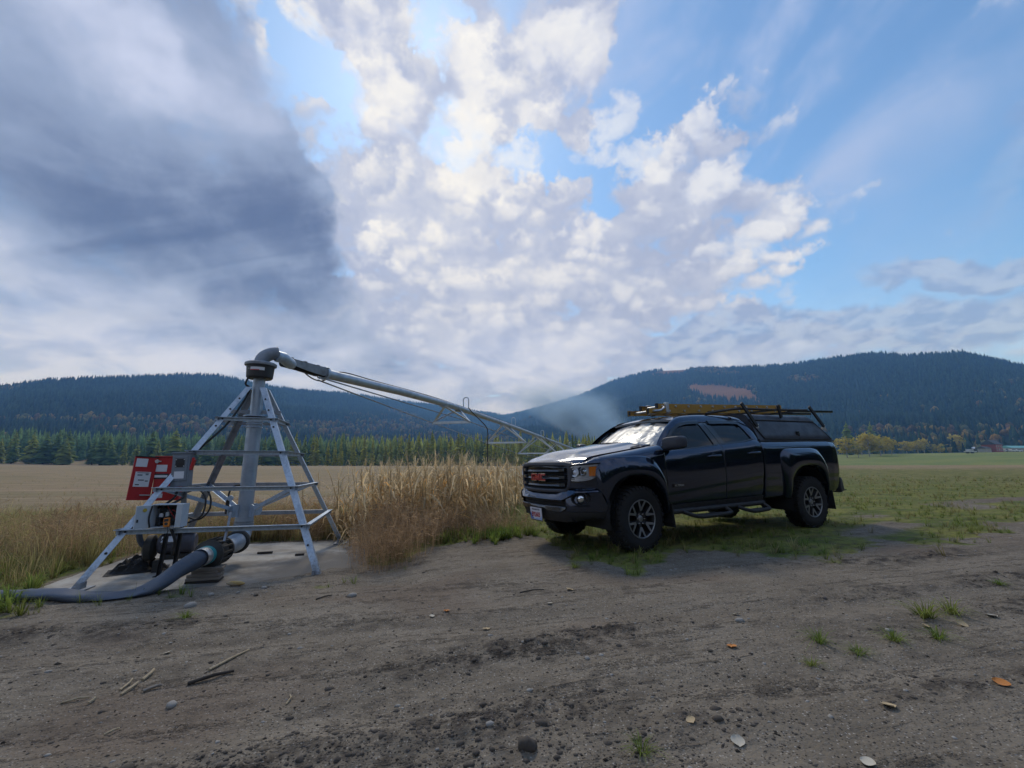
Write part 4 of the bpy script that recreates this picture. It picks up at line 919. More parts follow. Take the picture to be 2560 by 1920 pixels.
    tag(HO, 'fat blue-grey lay-flat hose running from the valve off across the dirt', 'hose')
    # boards that carry the valve
    names = ['lowest, dark board of the stack under the valve', 'second board from the ground under the valve', 'third board from the ground under the valve', 'short fourth board from the ground under the valve', 'topmost board of the stack under the valve']
    z = 0.0
    for k, (ln, wd, th, dx, rz) in enumerate(((.32, .20, .024, 0, .05), (.32, .20, .032, .0, .10), (.31, .19, .032, .005, .02), (.26, .17, .027, .02, -.04), (.30, .19, .030, .03, .12))):
        o = MB().box((0, 0, th / 2), (ln, wd, th)).build('wooden_board', M['wood_dark'] if k == 0 else M['wood'], None, bevel=.004, seg=1)  # lowest board gets the darker wood
        o.location = tw(-.02 + dx, -1.10, z); o.rotation_euler = (0, 0, PAD_YAW + rz); tag(o, names[k], 'board', 'boards stacked under the valve'); z += th + .002
    # looping black cables between the boxes
    for k, (pts, r) in enumerate(([[(-.59, -.62, .97), (-.60, -.66, .88), (-.70, -.72, .78), (-.80, -.78, .72), (-.78, -.86, .70), (-.62, -.92, .80)], .013], [[(-.505, -.62, .97), (-.51, -.66, .88), (-.58, -.72, .82), (-.64, -.80, .78), (-.56, -.90, .80)], .013],
                                  [[(-.62, -.40, .98), (-.42, -.42, 1.00), (-.30, -.44, .90), (-.28, -.45, .72), (-.38, -.46, .60), (-.52, -.48, .64)], .011], [[(-.60, -.40, .92), (-.44, -.42, .96), (-.34, -.44, .84), (-.36, -.46, .64), (-.50, -.50, .56)], .011], [[(-.46, -.98, .56), (-.42, -.94, .42), (-.46, -.86, .30), (-.52, -.70, .24)], .016])):
        o = MB().tube(catmull(pts, 6), r, 8).build('power_cable', M['black'], None, smooth=60); o.location = (*PAD_C, PAD_Z); o.rotation_euler = (0, 0, PAD_YAW)
        tag(o, ['black cable bowing out from the switch box towards the field', 'inner black cable from the switch box to the pale panel', 'outer loop of black cable to the right of the red cabinet', 'inner loop of black cable to the right of the red cabinet', 'thick black cable dropping from the pale panel to the motor'][k], 'cable', 'black cables on the tower')
build_pump()
# ------------------------------------------------------------------ pickup truck
def text_mesh(name, body, size, extrude=.001, offset=0.0):
    c = bpy.data.curves.new(name, 'FONT'); c.body = body; c.size = size; c.extrude = extrude; c.offset = offset; c.align_x = 'CENTER'; c.align_y = 'CENTER'; c.resolution_u = 2
    o = bpy.data.objects.new(name, c); COL.objects.link(o); dg = bpy.context.evaluated_depsgraph_get(); dg.update()
    me = bpy.data.meshes.new_from_object(o.evaluated_get(dg)); bpy.data.objects.remove(o); bpy.data.curves.remove(c); me.name = name
    return me
def paint_mat():
    m, t, b = principled('navy_paint', (.006, .010, .026), .17, .85, 1.0, .3)
    p = t.new('ShaderNodeTexCoord').outputs['Object']; n = t.noise(p, 3.0, 4, .6); fl = t.noise(p, 900, 1, .5)
    xz = t.sep(p)[2]; dust = t.mul(t.step(t.add(xz, t.mul(t.add(n, -.5), .5)), .85, .35), .16)
    c = t.mix(t.step(fl, .45, .75), (.018, .029, .056, 1), (.044, .066, .118, 1)); c = t.mix(dust, c, (.075, .068, .06, 1))
    t.put(b.inputs['Base Color'], c); t.put(b.inputs['Coat Roughness'], t.add(t.mul(dust, .8), .035)); t.put(b.inputs['Coat Weight'], t.math('SUBTRACT', 1.0, t.mul(dust, 1.2), clamp=True))
    return m
def glass_mat(name, tint, clear):
    m, t, b = principled(name, tint, .015, 0, 0, .5)
    if clear > 0:
        t.n.remove(b); g = t.new('ShaderNodeBsdfGlossy'); g.inputs['Roughness'].default_value = .01; tr = t.new('ShaderNodeBsdfTransparent'); tr.inputs[0].default_value = (clear, clear, clear * 1.02, 1)
        f = t.new('ShaderNodeFresnel'); f.inputs[0].default_value = 1.5; mx = t.new('ShaderNodeMixShader'); t.put(mx.inputs[0], t.mul(f.outputs[0], t.math('SUBTRACT', 1.0, t.new('ShaderNodeNewGeometry').outputs['Backfacing']))); t.l.new(tr.outputs[0], mx.inputs[1]); t.l.new(g.outputs[0], mx.inputs[2])
        t.l.new(mx.outputs[0], t.n['Material Output'].inputs[0])
    return m
M['paint'] = paint_mat()
M['dglass'] = glass_mat('dark_glass', (.006, .007, .008), 0)
M['wglass'] = glass_mat('clear_glass', (.02, .02, .02), .86)
M['blackgloss'] = principled('black_gloss', (.010, .010, .012), .18, 0, .5)[0]
M['trim'] = worn('textured_black_trim', (.016, .016, .018), (.03, .029, .028), .55, 0, 14, .5)
M['chrome'] = principled('chrome', (.72, .74, .76), .12, 1.0)[0]
M['darkchrome'] = principled('dark_chrome', (.10, .105, .115), .22, .9)[0]
M['amber'] = worn('amber_lens', (.72, .20, .012), (.5, .11, .008), .22, 0, 45, .6, coat=.8, bmp=.3)
M['redlens'] = worn('tail_lens', (.35, .02, .02), (.55, .25, .22), .15, 0, 30, .5, coat=.8, bmp=.1)
M['clearlens'] = worn('tail_clear', (.58, .52, .50), (.45, .30, .28), .15, 0, 20, .5, coat=1.0, bmp=.1)
M['rim_face'] = worn('machined_alloy', (.34, .35, .37), (.24, .25, .27), .32, .85, 25, .5, bmp=0)
M['rim_dark'] = worn('dark_alloy', (.035, .036, .04), (.06, .056, .05), .4, .6, 20, .6, bmp=0)
M['canopy'] = worn('canopy_gelcoat', (.026, .030, .044), (.034, .037, .050), .42, 0, 6, .5, coat=.15, bmp=.05)
M['fibre'] = worn('yellow_fibreglass', (.40, .225, .038), (.30, .17, .03), .5, 0, 9, .7, bmp=.05)
M['lamp_silver'] = principled('lamp_silver', (.80, .84, .90), .28, .3)[0]
M['badge_red'] = principled('badge_red', (.40, .022, .03), .25, 0, .6)[0]
def foil():
    m, t, b = principled('foil_sunshade', (.38, .40, .40), .45, .85)
    p = t.new('ShaderNodeTexCoord').outputs['Object']; n = t.noise(t.vec('MULTIPLY', p, (1, 1, 2)), 5, 3, .5, .8); bump(t, b, n, .6, .06)
    return m
M['foil'] = foil()
TRUCK_P = (1.228, 6.541, .065); TRUCK_R = (0, .0252, 3.5942)
def build_truck():
    T = empty('pickup_truck', TRUCK_P, TRUCK_R, 'dark navy crew-cab pickup with black canopy, parked facing the dry corn', 'pickup truck')
    WB = -3.569
    B = lambda mb, name, mat, par=T, smooth=38, bevel=0.0, seg=2, **k: mb.build(name, M[mat], par, smooth=smooth, bevel=bevel, seg=seg, **k)
    # ---- shared surfaces
    BELT = [(-.30, 1.215), (-.6, 1.243), (-1.5, 1.322), (-2.16, 1.372), (-2.33, 1.392), (-2.5, 1.392)]
    ZP = [(.36, .845), (.45, .872), (.52, .890), (.60, .905), (.70, .915), (.725, .924), (.80, .932), (.92, .938), (1.05, .940), (1.13, .937), (1.18, .928), (1.215, .912), (1.25, .888), (1.27, .868), (1.6, .86)]
    TF = [(-5, .03), (-4.47, .03), (-4.40, .012), (-4.25, 0), (.05, 0), (.25, .008), (.42, .030), (.55, .066), (.66, .115), (.75, .18), (.82, .26), (.9, .40)]
    def belt(x): return lerp_table(x, list(reversed(BELT)))
    ZF = [(.80, 1.085), (.72, 1.125), (.62, 1.168), (.45, 1.195), (.2, 1.228), (-.1, 1.270), (-.465, 1.330)]
    def ztf(x): return lerp_table(x, list(reversed(ZF)))
    def ys(x, z, kind='door'):
        if kind == 'door': zz = z - (belt(x) - 1.27)
        elif kind == 'bed': zz = z - .09
        else: zz = min(z, 1.10)
        y = lerp_table(zz, ZP) - lerp_table(x, TF)
        if kind == 'fender':
            zt = ztf(x); h = .15; q = (z - (zt - h)) / h
            if q > 0: y -= .19 * (1 - math.sqrt(max(0, 1 - min(1, q) ** 2)))
        return y
    def panel(name, u_edges, zb, zt, nx, nz, kind='door', mat='paint', sides=(1, -1), th=.03, lip=.006, zpow=1.0, parent=T):
        (xa0, xa1), (xb0, xb1) = u_edges                 # x at bottom/top of the leading and trailing edge
        us = np.concatenate([[0, .004, .012], np.linspace(.03, .97, nx), [.988, .996, 1]]); vs = np.concatenate([[0, .008, .022], np.linspace(.05, .95, nz) ** zpow, [.978, .992, 1]])
        res = []
        for sg in sides:
            G = []
            for iu, u in enumerate(us):
                row = []
                for iv, v in enumerate(vs):
                    x = (xa0 + (xa1 - xa0) * v) * (1 - u) + (xb0 + (xb1 - xb0) * v) * u
                    z0, z1 = zb(x), zt(x); z = z0 + (z1 - z0) * v; e = min(iu, len(us) - 1 - iu, iv, len(vs) - 1 - iv)
                    row.append(Vector((x, sg * (ys(x, z, kind) - (lip if e == 0 else lip * .25 if e == 1 else 0)), z)))
                G.append(row)
            mb = MB(); mb.shell(G, lambda p, sg=sg: Vector((p[0], p[1] - sg * th, p[2])))
            res.append(B(mb, name, mat, parent))
        return res
    def poly(tab): return lambda x: lerp_table(x, sorted(tab))
    # ---- arches
    ARF = [(.50, .62), (.46, .72), (.41, .82), (.30, .90), (.13, .94), (-.08, .93), (-.24, .865), (-.36, .73), (-.42, .57), (-.44, .44)]
    ARR = [(.505, .48), (.49, .66), (.455, .80), (.37, .90), (.21, .965), (0, .985), (-.2, .965), (-.33, .89), (-.42, .76), (-.46, .60), (-.475, .45)]
    RC = -3.52
    # ---- body panels
    fb = poly([(.80, .90), (.62, .87), (.505, .80), (.50, .62)] + ARF[1:] + [(-.45, .50), (-.466, .50)])
    panel('front_fender', ((.552, .552), (-.463, -.455)), fb, ztf, 90, 22, 'fender', zpow=.85)
    dt = lambda x: belt(x) - .002
    FD = panel('front_door', ((-.472, -.462), (-1.598, -1.585)), poly([(-.4, .535), (-2.5, .565)]), dt, 26, 34)
    RD = panel('rear_door', ((-1.606, -1.593), (-2.412, -2.44)), poly([(-.4, .535), (-2.5, .565)]), dt, 22, 34)
    bb = poly([(-2.4, .52), (RC + .52, .52), (RC + .506, .47)] + [(RC + a, b) for a, b in ARR] + [(RC - .49, .50), (-4.5, .56)])
    panel('bed_side', ((-2.462, -2.462), (-4.46, -4.40)), bb, lambda x: 1.362 + .004 * (-2.4 - x), 100, 30, 'bed')
    panel('rocker', ((-.47, -.47), (-2.45, -2.45)), lambda x: .44, poly([(-.4, .529), (-2.5, .559)]), 12, 3, 'door', 'trim')
    # ---- squared fender bulges around the wheels
    def flare(outer, inner, cx, kind, bulge):
        for sg in (1, -1):
            O = catmull([(a + cx, 0, b) for a, b in outer], 7); I = catmull([(a + cx, 0, b) for a, b in inner], 7); n = min(len(O), len(I))
            ko = np.linspace(0, len(O) - 1, 84); ki = np.linspace(0, len(I) - 1, 84); G = []
            pick = lambda L, k: (L[int(k)] * (1 - k % 1) + L[min(int(k) + 1, len(L) - 1)] * (k % 1))
            for a, b in zip(ko, ki):
                o, i = pick(O, a), pick(I, b); row = []
                for s, bl in ((0, -.004), (.02, .16), (.08, .30), (.16, .50), (.26, .70), (.36, .86), (.48, .97), (.66, 1.03), (.85, 1.0), (.95, .92), (.99, .80), (1.0, .62), (1.0, -.6)):
                    q = o + (i - o) * s; row.append(Vector((q.x, sg * (ys(q.x, min(q.z, 1.1 if kind == 'fender' else 1.24), kind if kind != 'fender' else 'door') - (.0 if kind != 'fender' else 0) + bulge * bl), q.z)))
                G.append(row)
            mb = MB(); mb.grid(G); B(mb, 'fender_flare', 'paint', smooth=50)
    flare([(.60, .80), (.615, .95), (.59, 1.07), (.52, 1.135), (.40, 1.168), (.15, 1.178), (-.10, 1.172), (-.25, 1.12), (-.37, .98), (-.435, .76), (-.462, .50)], [(.50, .60), (.475, .70), (.42, .81), (.31, .895), (.14, .94), (-.07, .93), (-.24, .865), (-.355, .73), (-.415, .57), (-.437, .44)], 0, 'fender', .062)
    flare([(.56, .50), (.60, .72), (.665, .97), (.675, 1.13), (.62, 1.21), (.50, 1.245), (.10, 1.255), (-.20, 1.245), (-.34, 1.18), (-.445, .99), (-.50, .74), (-.515, .48)], ARR, RC, 'bed', .068)
    # ---- cab: pillars and roof rail, roof, glass
    RAIL = [(-.90, 1.685), (-1.05, 1.728), (-1.3, 1.758), (-1.6, 1.772), (-2.0, 1.772), (-2.3, 1.752), (-2.46, 1.70), (-2.6, 1.64)]
    def rail(x): return lerp_table(x, list(reversed(RAIL)))
    def yg(x, z):
        z0 = belt(x); z1 = max(rail(x), z0 + .1); q = (z - z0) / (1.775 - z0); fr = .10 * max(0, min(1, (x + .95) / .55))
        return .868 - .235 * q + .022 * math.sin(math.pi * min(1, max(0, q))) - fr * .2
    OUT = [(-.405, 1.262), (-.52, 1.395), (-.655, 1.515), (-.79, 1.612), (-.93, 1.690), (-1.08, 1.738), (-1.35, 1.766), (-1.58, 1.776), (-1.9, 1.777), (-2.1, 1.772), (-2.28, 1.757), (-2.40, 1.715), (-2.462, 1.60), (-2.485, 1.47), (-2.487, 1.385)]
    INN = [(-.575, 1.240), (-.635, 1.36), (-.735, 1.47), (-.845, 1.55), (-.965, 1.606), (-1.12, 1.638), (-1.37, 1.650), (-1.57, 1.660), (-1.88, 1.666), (-2.06, 1.668), (-2.20, 1.664), (-2.225, 1.62), (-2.27, 1.53), (-2.325, 1.42), (-2.36, 1.385)]
    for sg in (1, -1):
        O = catmull([(a, 0, b) for a, b in OUT], 5); I = catmull([(a, 0, b) for a, b in INN], 5); G = []
        for o, i in zip(O, I):
            row = []
            for s, dy in ((0, -.030), (.06, -.014), (.16, -.004), (.35, 0), (.7, 0), (.93, 0), (1.0, -.003), (1.0, -.022)):
                q = o + (i - o) * s; row.append(Vector((q.x, sg * (yg(q.x, q.z) + dy), q.z)))
            G.append(row)
        B(MB().grid(G), 'cab_frame', 'paint', smooth=45)
        # dark trim line, pillars and panes
        def patch(name, quad_lo, quad_hi, mat, dy, n=8, par=T):
            G = []
            for u in np.linspace(0, 1, n + 1):
                lo = [np.interp(u, np.linspace(0, 1, len(quad_lo)), [p[k] for p in quad_lo]) for k in (0, 1)]; hi = [np.interp(u, np.linspace(0, 1, len(quad_hi)), [p[k] for p in quad_hi]) for k in (0, 1)]
                G.append([Vector((lo[0] + (hi[0] - lo[0]) * v, sg * (yg(lo[0] + (hi[0] - lo[0]) * v, lo[1] + (hi[1] - lo[1]) * v) + dy), lo[1] + (hi[1] - lo[1]) * v)) for v in np.linspace(0, 1, 6)])
            mb = MB(); mb.shell(G, (0, -sg * .006, 0)); return B(mb, name, mat, par, smooth=60)
        pf, pr = (FD[0] if sg > 0 else FD[1]), (RD[0] if sg > 0 else RD[1])
        patch('window', [(-.585, 1.238), (-.80, 1.262), (-1.15, 1.292), (-1.495, 1.320)], [(-.64, 1.352), (-.86, 1.555), (-1.12, 1.635), (-1.365, 1.648)], 'dglass', -.018, 14, pf)
        patch('window', [(-1.715, 1.338), (-1.95, 1.356), (-2.17, 1.376), (-2.325, 1.412)], [(-1.575, 1.656), (-1.80, 1.662), (-2.02, 1.666), (-2.205, 1.660)], 'dglass', -.018, 10, pr)
        patch('pillar_trim', [(-1.492, 1.318), (-1.598, 1.328)], [(-1.362, 1.650), (-1.462, 1.656)], 'blackgloss', -.006, 2, pf)
        patch('pillar_trim', [(-1.606, 1.329), (-1.718, 1.339)], [(-1.470, 1.656), (-1.572, 1.660)], 'blackgloss', -.006, 2, pr)
        # rain deflectors over the door windows
        for lo, hi, pp in (([(-.66, 1.395), (-.80, 1.515), (-.95, 1.585), (-1.12, 1.618), (-1.36, 1.628)], [(-.63, 1.42), (-.785, 1.55), (-.94, 1.622), (-1.11, 1.662), (-1.37, 1.678)], pf), ([(-1.58, 1.630), (-1.9, 1.640), (-2.18, 1.640), (-2.205, 1.60)], [(-1.57, 1.685), (-1.9, 1.692), (-2.20, 1.688), (-2.26, 1.63)], pr)):
            patch('rain_deflector', lo, hi, 'blackgloss', .014, 10, pp)
        patch('belt_moulding', [(-.56, 1.222), (-1.0, 1.262), (-1.55, 1.311)], [(-.58, 1.238), (-1.0, 1.278), (-1.55, 1.327)], 'darkchrome', .012, 10, pf)
        patch('belt_moulding', [(-1.62, 1.316), (-2.16, 1.361), (-2.33, 1.396)], [(-1.62, 1.332), (-2.16, 1.377), (-2.335, 1.414)], 'darkchrome', .012, 10, pr)
        B(MB().box((-2.474, sg * .84, .97), (.018, .10, .86)), 'gap_shade', 'dark')  # near-black strip stands in for the shade inside the cab-to-bed gap
    G = []
    for x in np.linspace(-.93, -2.46, 26):
        zr = lerp_table(x, sorted([(a, b) for a, b in OUT[4:13]])); yr = yg(x, zr) - .020
        G.append([Vector((x - .06 * (1 - (v) ** 2) * (1 if x > -1.0 else 0) * 0, v * yr, zr + .030 * (1 - v * v) - .004 * abs(v) ** 6)) for v in np.linspace(-1, 1, 21)])
    roof = B(MB().shell(G, (0, 0, -.03)), 'roof', 'paint', smooth=45)
    for sg in (1, -1): B(MB().tube([(x, sg * (yg(x, lerp_table(x, sorted(OUT[4:13]))) - .045), lerp_table(x, sorted(OUT[4:13])) + .008) for x in np.linspace(-.98, -2.40, 16)], .008, 6), 'roof_ditch', 'trim', roof)
    B(MB().box((-1.18, .02, 1.812), (.07, .05, .02)), 'roof_marker', 'trim', roof, bevel=.008)
    # back of cab
    B(MB().hexa([(-2.44, -.84, .9), (-2.47, -.84, .9), (-2.47, .84, .9), (-2.44, .84, .9), (-2.40, -.62, 1.70), (-2.43, -.62, 1.70), (-2.43, .62, 1.70), (-2.40, .62, 1.70)]), 'cab_back', 'trim')
    # windshield, foil shade behind it, cowl and wipers
    def ws(u, v): # u -1..1 across, v 0 base .. 1 top
        yb, yt = .735, .605; y = u * (yb + (yt - yb) * v); xb = -.245 - .20 * u * u; xt = -.985 + .0 * u - .05 * u * u + .10 * 0
        zb = 1.272 - .010 * u * u; zt = 1.722 - .030 * u * u
        return Vector((xb + (xt - xb) * v + .035 * math.sin(math.pi * v), y, zb + (zt - zb) * v + .018 * math.sin(math.pi * v)))
    B(MB().grid([[ws(u, v) for v in np.linspace(0, 1, 12)] for u in np.linspace(-1, 1, 25)]), 'windshield', 'wglass', smooth=80)
    B(MB().grid([[ws(u * .95, .04 + .9 * v) + Vector((-.05 - .012 * math.sin(u * 19 + v * 3), 0, -.02)) for v in np.linspace(0, 1, 12)] for u in np.linspace(-1, 1, 41)]), 'sunshade', 'foil', smooth=80)
    B(MB().grid([[ws(u, v) + Vector((.004, 0, .004)) for v in (0, .035)] for u in np.linspace(-1, 1, 25)]), 'windshield_seal', 'trim', smooth=80)
    B(MB().grid([[ws(u, v) + Vector((.004, 0, .004)) for v in (.965, 1)] for u in np.linspace(-1, 1, 25)]), 'windshield_seal', 'trim', smooth=80)
    for y0, y1 in ((.52, -.08), (-.10, -.60)):
        B(MB().tube([ws(y0 / .735, .015) + Vector((.03, 0, .012)), ws(y1 / .72, .10) + Vector((.012, 0, .02))], .009, 6), 'wiper', 'trim')
    # ---- hood
    def xf(y): return .905 - .26 * y * y                  # front edge in plan
    def hood(y, x):
        zt = ztf(min(x, .78)); e = abs(y) / .74; dome = .026 * float(smooth01(.52, .40, abs(y))) * float(smooth01(.75, .45, x)); cr = .055 * (1 - e ** 2.2)
        z = zt + .012 + cr + dome
        fr = xf(y) - x
        z = min(z, 99) - .10 * max(0, (.10 - fr) / .10) ** 2.2 * .8
        return z
    G = []
    for y in np.linspace(-.735, .735, 61):
        row = []; x0 = xf(y); x1 = -.255 - .28 * y * y
        for q in np.concatenate([[0, .012, .03, .06, .1], np.linspace(.15, 1, 22)]): x = x0 + (x1 - x0) * q; row.append(Vector((x, y, hood(y, x))))
        G.append(row)
    H = B(MB().shell(G, (0, 0, -.025)), 'hood', 'paint', smooth=50)
    G = [[Vector((-.24 - .28 * y * y - d, y, 1.262 - .004 + k)) for d, k in ((-.03, .0), (.10, .01))] for y in np.linspace(-.72, .72, 17)]
    B(MB().shell(G, (0, 0, -.03)), 'cowl', 'trim')
    # ---- grille
    def front(y, off=0.0, z=1.0): return .938 - .255 * y * y + off - .10 * max(0, z - 1.06) - .05 * max(0, .82 - z)
    def loop_outer(s): pass
    OUTL = [(0, 1.132), (.30, 1.130), (.55, 1.122), (.63, 1.105), (.665, 1.06), (.668, .98), (.658, .88), (.635, .815), (.57, .752), (.50, .736), (.25, .730), (0, .729)]
    INNL = [(0, 1.072), (.30, 1.070), (.52, 1.066), (.565, 1.056), (.583, 1.03), (.585, .97), (.585, .90), (.582, .845), (.560, .800), (.52, .786), (.25, .782), (0, .781)]
    def full(L): return L + [(-a, b) for a, b in reversed(L[1:-1])]
    O, I = full(OUTL), full(INNL); n = len(O); G = []
    for k in range(n + 1):
        (a, b), (c, d) = O[k % n], I[k % n]
        row = [Vector((front(a, -.05, b), a, b))]
        for s, off in ((0, -.012), (.10, .008), (.3, .016), (.7, .016), (.92, .008), (1.0, -.006), (1.0, -.06)): y, z = a + (c - a) * s, b + (d - b) * s; row.append(Vector((front(y, off, z), y, z)))
        G.append(row)
    GR = B(MB().grid(G), 'grille', 'canopy', smooth=30)
    B(MB().grid([[Vector((front(y, -.055, z), y, z)) for z in (.775, 1.08)] for y in np.linspace(-.59, .59, 20)]), 'grille_mesh', 'dark', GR)
    for zc in (1.022, .930, .838):
        G = []
        for y in np.linspace(-.572, .572, 41):
            e = abs(y) / .572; hh = .030 * (1 if e < .82 else 1 - .25 * (e - .82) / .18); bulge = .0
            G.append([Vector((front(y, o - .01, zc), y, zc + z)) for o, z in ((-.04, -hh), (-.004, -hh), (.008, -hh * .7), (.004, -hh * .35), (-.002, 0), (.004, hh * .35), (.008, hh * .7), (-.004, hh), (-.04, hh))])
        B(MB().grid(G), 'grille_bar', 'darkchrome', GR, smooth=25)
        for sg in (-1, 1): B(MB().hexa([(front(.44, .004), sg * .44, zc - .026), (front(.55, .0), sg * .55, zc - .024), (front(.55, .016), sg * .55, zc - .018), (front(.46, .020), sg * .46, zc - .018), (front(.44, .004), sg * .44, zc + .026), (front(.55, .0), sg * .55, zc + .024), (front(.55, .016), sg * .55, zc + .018), (front(.46, .020), sg * .46, zc + .018)]), 'bar_end', 'darkchrome', GR, smooth=20)
    for z in np.linspace(.80, 1.06, 12): B(MB().tube([(front(y, -.05, z), y, z) for y in np.linspace(-.58, .58, 9)], .005, 4), 'mesh_wire', 'trim', GR)
    # GMC letters, bright rim round red faces
    LET = {'G': [[(1, .72), (1, 1), (0, 1), (0, 0), (1, 0), (1, .56), (.52, .56), (.52, .36), (.70, .36), (.70, .24), (.30, .24), (.30, .76), (.68, .76), (.68, .72)]],
           'M': [[(0, 0), (0, 1), (.30, 1), (.5, .52), (.70, 1), (1, 1), (1, 0), (.74, 0), (.74, .52), (.58, .12), (.42, .12), (.26, .52), (.26, 0)]],
           'C': [[(1, .72), (1, 1), (0, 1), (0, 0), (1, 0), (1, .28), (.68, .28), (.68, .24), (.30, .24), (.30, .76), (.68, .76), (.68, .72)]]}
    for ch, y0, wd in (('G', -.185, .115), ('M', -.062, .130), ('C', .076, .115)):
        pg = LET[ch][0]; zc, hh = .878, .100
        for off, grow, mt, nm in ((.018, 1.0, 'chrome', 'letter'), (.026, .86, 'badge_red', 'letter_face')):
            P2 = []
            cx, cy = .5, .5
            for a, b in pg:
                if grow < 1:                               # pull the outline inwards a little
                    a2 = a + (.055 if a < .5 else -.055) * (1 if a in (0, 1) else 0); b2 = b + (.06 if b < .5 else -.06) * (1 if b in (0, 1) else 0)
                else: a2, b2 = a + (-.035 if a < .5 and a != 0 else .035 if a > .5 and a != 1 else 0) * 0, b
                P2.append((a2, b2))
            V = []; m_ = len(P2)
            for o2 in (0, 1):
                for a, b in P2: y = y0 + a * wd; V.append((front(y, off - (.02 if o2 == 0 else 0)), y, zc + b * hh))
            mb = MB(); mb.raw(V, [tuple(range(m_ - 1, -1, -1)), tuple(range(m_, 2 * m_))] + [(k, (k + 1) % m_, m_ + (k + 1) % m_, m_ + k) for k in range(m_)])
            B(mb, nm, mt, GR, smooth=None)
    # ---- bumper
    XB = [(0, .985), (.3, .966), (.5, .925), (.6, .885), (.7, .812), (.78, .720), (.84, .630), (.88, .55), (.905, .47)]
    ysv = np.concatenate([np.linspace(0, .6, 22), np.linspace(.62, .905, 26)])
    def xb(y): return lerp_table(abs(y), XB)
    def nrm(y):
        e = .01; d = (xb(abs(y) + e) - xb(abs(y) - e)) / (2 * e); n_ = Vector((1, -d * (1 if y >= 0 else -1), 0)).normalized(); return n_
    ZT = [(0, .722), (.36, .724), (.50, .758), (.62, .806), (.70, .816), (.905, .828)]; ZM = [(0, .655), (.52, .655), (.60, .690), (.68, .742), (.80, .752), (.905, .756)]
    Y = np.concatenate([-ysv[:0:-1], ysv])
    def strip(name, rows, mat, ylo=0.0, yhi=.906, smooth=35, par=T):
        out = []
        for seg in ([Y[(Y >= -yhi) & (Y <= yhi)]] if ylo == 0 else [Y[(Y >= ylo) & (Y <= yhi)], Y[(Y <= -ylo) & (Y >= -yhi)]]):
            G = [[Vector((xb(y), y, 0)) + nrm(y) * o(abs(y)) + Vector((0, 0, z(abs(y)))) for z, o in rows] for y in seg]
            out.append(B(MB().grid(G), name, mat, par, smooth=smooth))
        return out
    K = lambda v: (lambda y: v); TB = lambda t: (lambda y: lerp_table(y, t))
    BU = strip('front_bumper', [(TB([(a, b - .01) for a, b in ZT]), K(-.10)), (TB(ZT), K(-.052)), (TB([(a, b - .006) for a, b in ZT]), K(-.042)), (TB([(a, b + .008) for a, b in ZM]), K(-.002)), (TB(ZM), K(.004)), (TB([(a, b - .010) for a, b in ZM]), K(.0)), (TB([(a, b - .012) for a, b in ZM]), K(-.06))], 'paint')[0]
    strip('bumper_corner', [(TB([(a, b - .008) for a, b in ZM]), K(-.003)), (K(.70), TB([(.55, -.012), (.62, -.03), (.80, -.02), (.905, -.004)])), (K(.60), K(-.008)), (K(.52), K(-.012)), (K(.505), K(-.03))], 'paint', .555)
    strip('intake', [(K(.66), K(-.05)), (K(.56), K(-.05))], 'dark', 0, .57)
    for z in (.60, .63): strip('intake_bar', [(K(z - .006), K(-.035)), (K(z + .006), K(-.03))], 'trim', 0, .56)
    strip('skid_trim', [(K(.572), K(-.05)), (K(.572), K(-.006)), (K(.566), K(.0)), (TB([(0, .545), (.19, .545), (.25, .512), (.50, .512), (.60, .56)]), K(.004)), (TB([(0, .540), (.19, .540), (.25, .507), (.50, .507), (.60, .555)]), K(-.04))], 'darkchrome', 0, .58)
    strip('lower_valance', [(K(.56), K(-.022)), (K(.50), K(-.020)), (K(.44), K(-.05)), (TB([(0, .375), (.5, .375), (.905, .42)]), K(-.10)), (TB([(0, .37), (.5, .37), (.905, .415)]), K(-.25))], 'trim')
    for sg in (1, -1):                                      # fog lamp in its pocket
        c = Vector((xb(.735), sg * .735, .672)); n_ = nrm(sg * .735); x_, y_, d_ = frame(n_)
        pk = MB(); pk.lathe([(.098, .006), (.098, .012), (.088, .010), (.070, -.03), (.0, -.035)], 24, c, n_)
        for i_, v in enumerate(pk.v):                       # squash the round pocket into an oblong one
            q = Vector(v) - c; h_ = q.z; pk.v[i_] = tuple(c + (q - Vector((0, 0, h_))) * 1.25 + Vector((0, 0, h_ * .80)))
        P_ = B(pk, 'fog_pocket', 'dark', smooth=30)
        B(MB().lathe([(.052, -.015), (.052, .012), (.044, .014), (.044, .0)], 22, c + n_ * .0, n_), 'fog_bezel', 'trim', P_)
        B(MB().lathe([(.0, .022), (.02, .020), (.036, .013), (.044, .004)], 22, c, n_), 'fog_lamp', 'chrome', P_)
        strip('fog_trim', [(K(.593), K(.002)), (K(.588), K(.012)), (K(.580), K(.010)), (K(.575), K(-.006))], 'paint', .66, .81) if sg > 0 else None
    # number plate
    PL = MB().box((0, 0, 0), (.006, .306, .156)).build('number_plate', worn('plate_white', (.62, .60, .64), (.55, .54, .58), .4, 0, 40, .3, bmp=0), T, bevel=.002, seg=1)
    PL.location = (.995, 0, .452); PL.rotation_euler = (0, R(4), 0)
    MB().box((-.006, 0, .0), (.006, .33, .18)).build('plate_frame', M['trim'], PL, bevel=.004)
    blue = principled('plate_blue', (.10, .16, .42), .45)[0]; pale = principled('plate_pale_blue', (.30, .40, .62), .45)[0]
    MB().prism([(-.15, -.072), (-.15, .02), (-.11, -.01), (-.085, -.04), (-.05, -.072)], 0, .0032, .0042).build('plate_print', blue, PL)
    MB().prism([(-.05, -.072), (.02, -.050), (.07, -.062), (.11, -.045), (.15, -.02), (.15, -.072)], 0, .0034, .0044).build('plate_print', pale, PL)
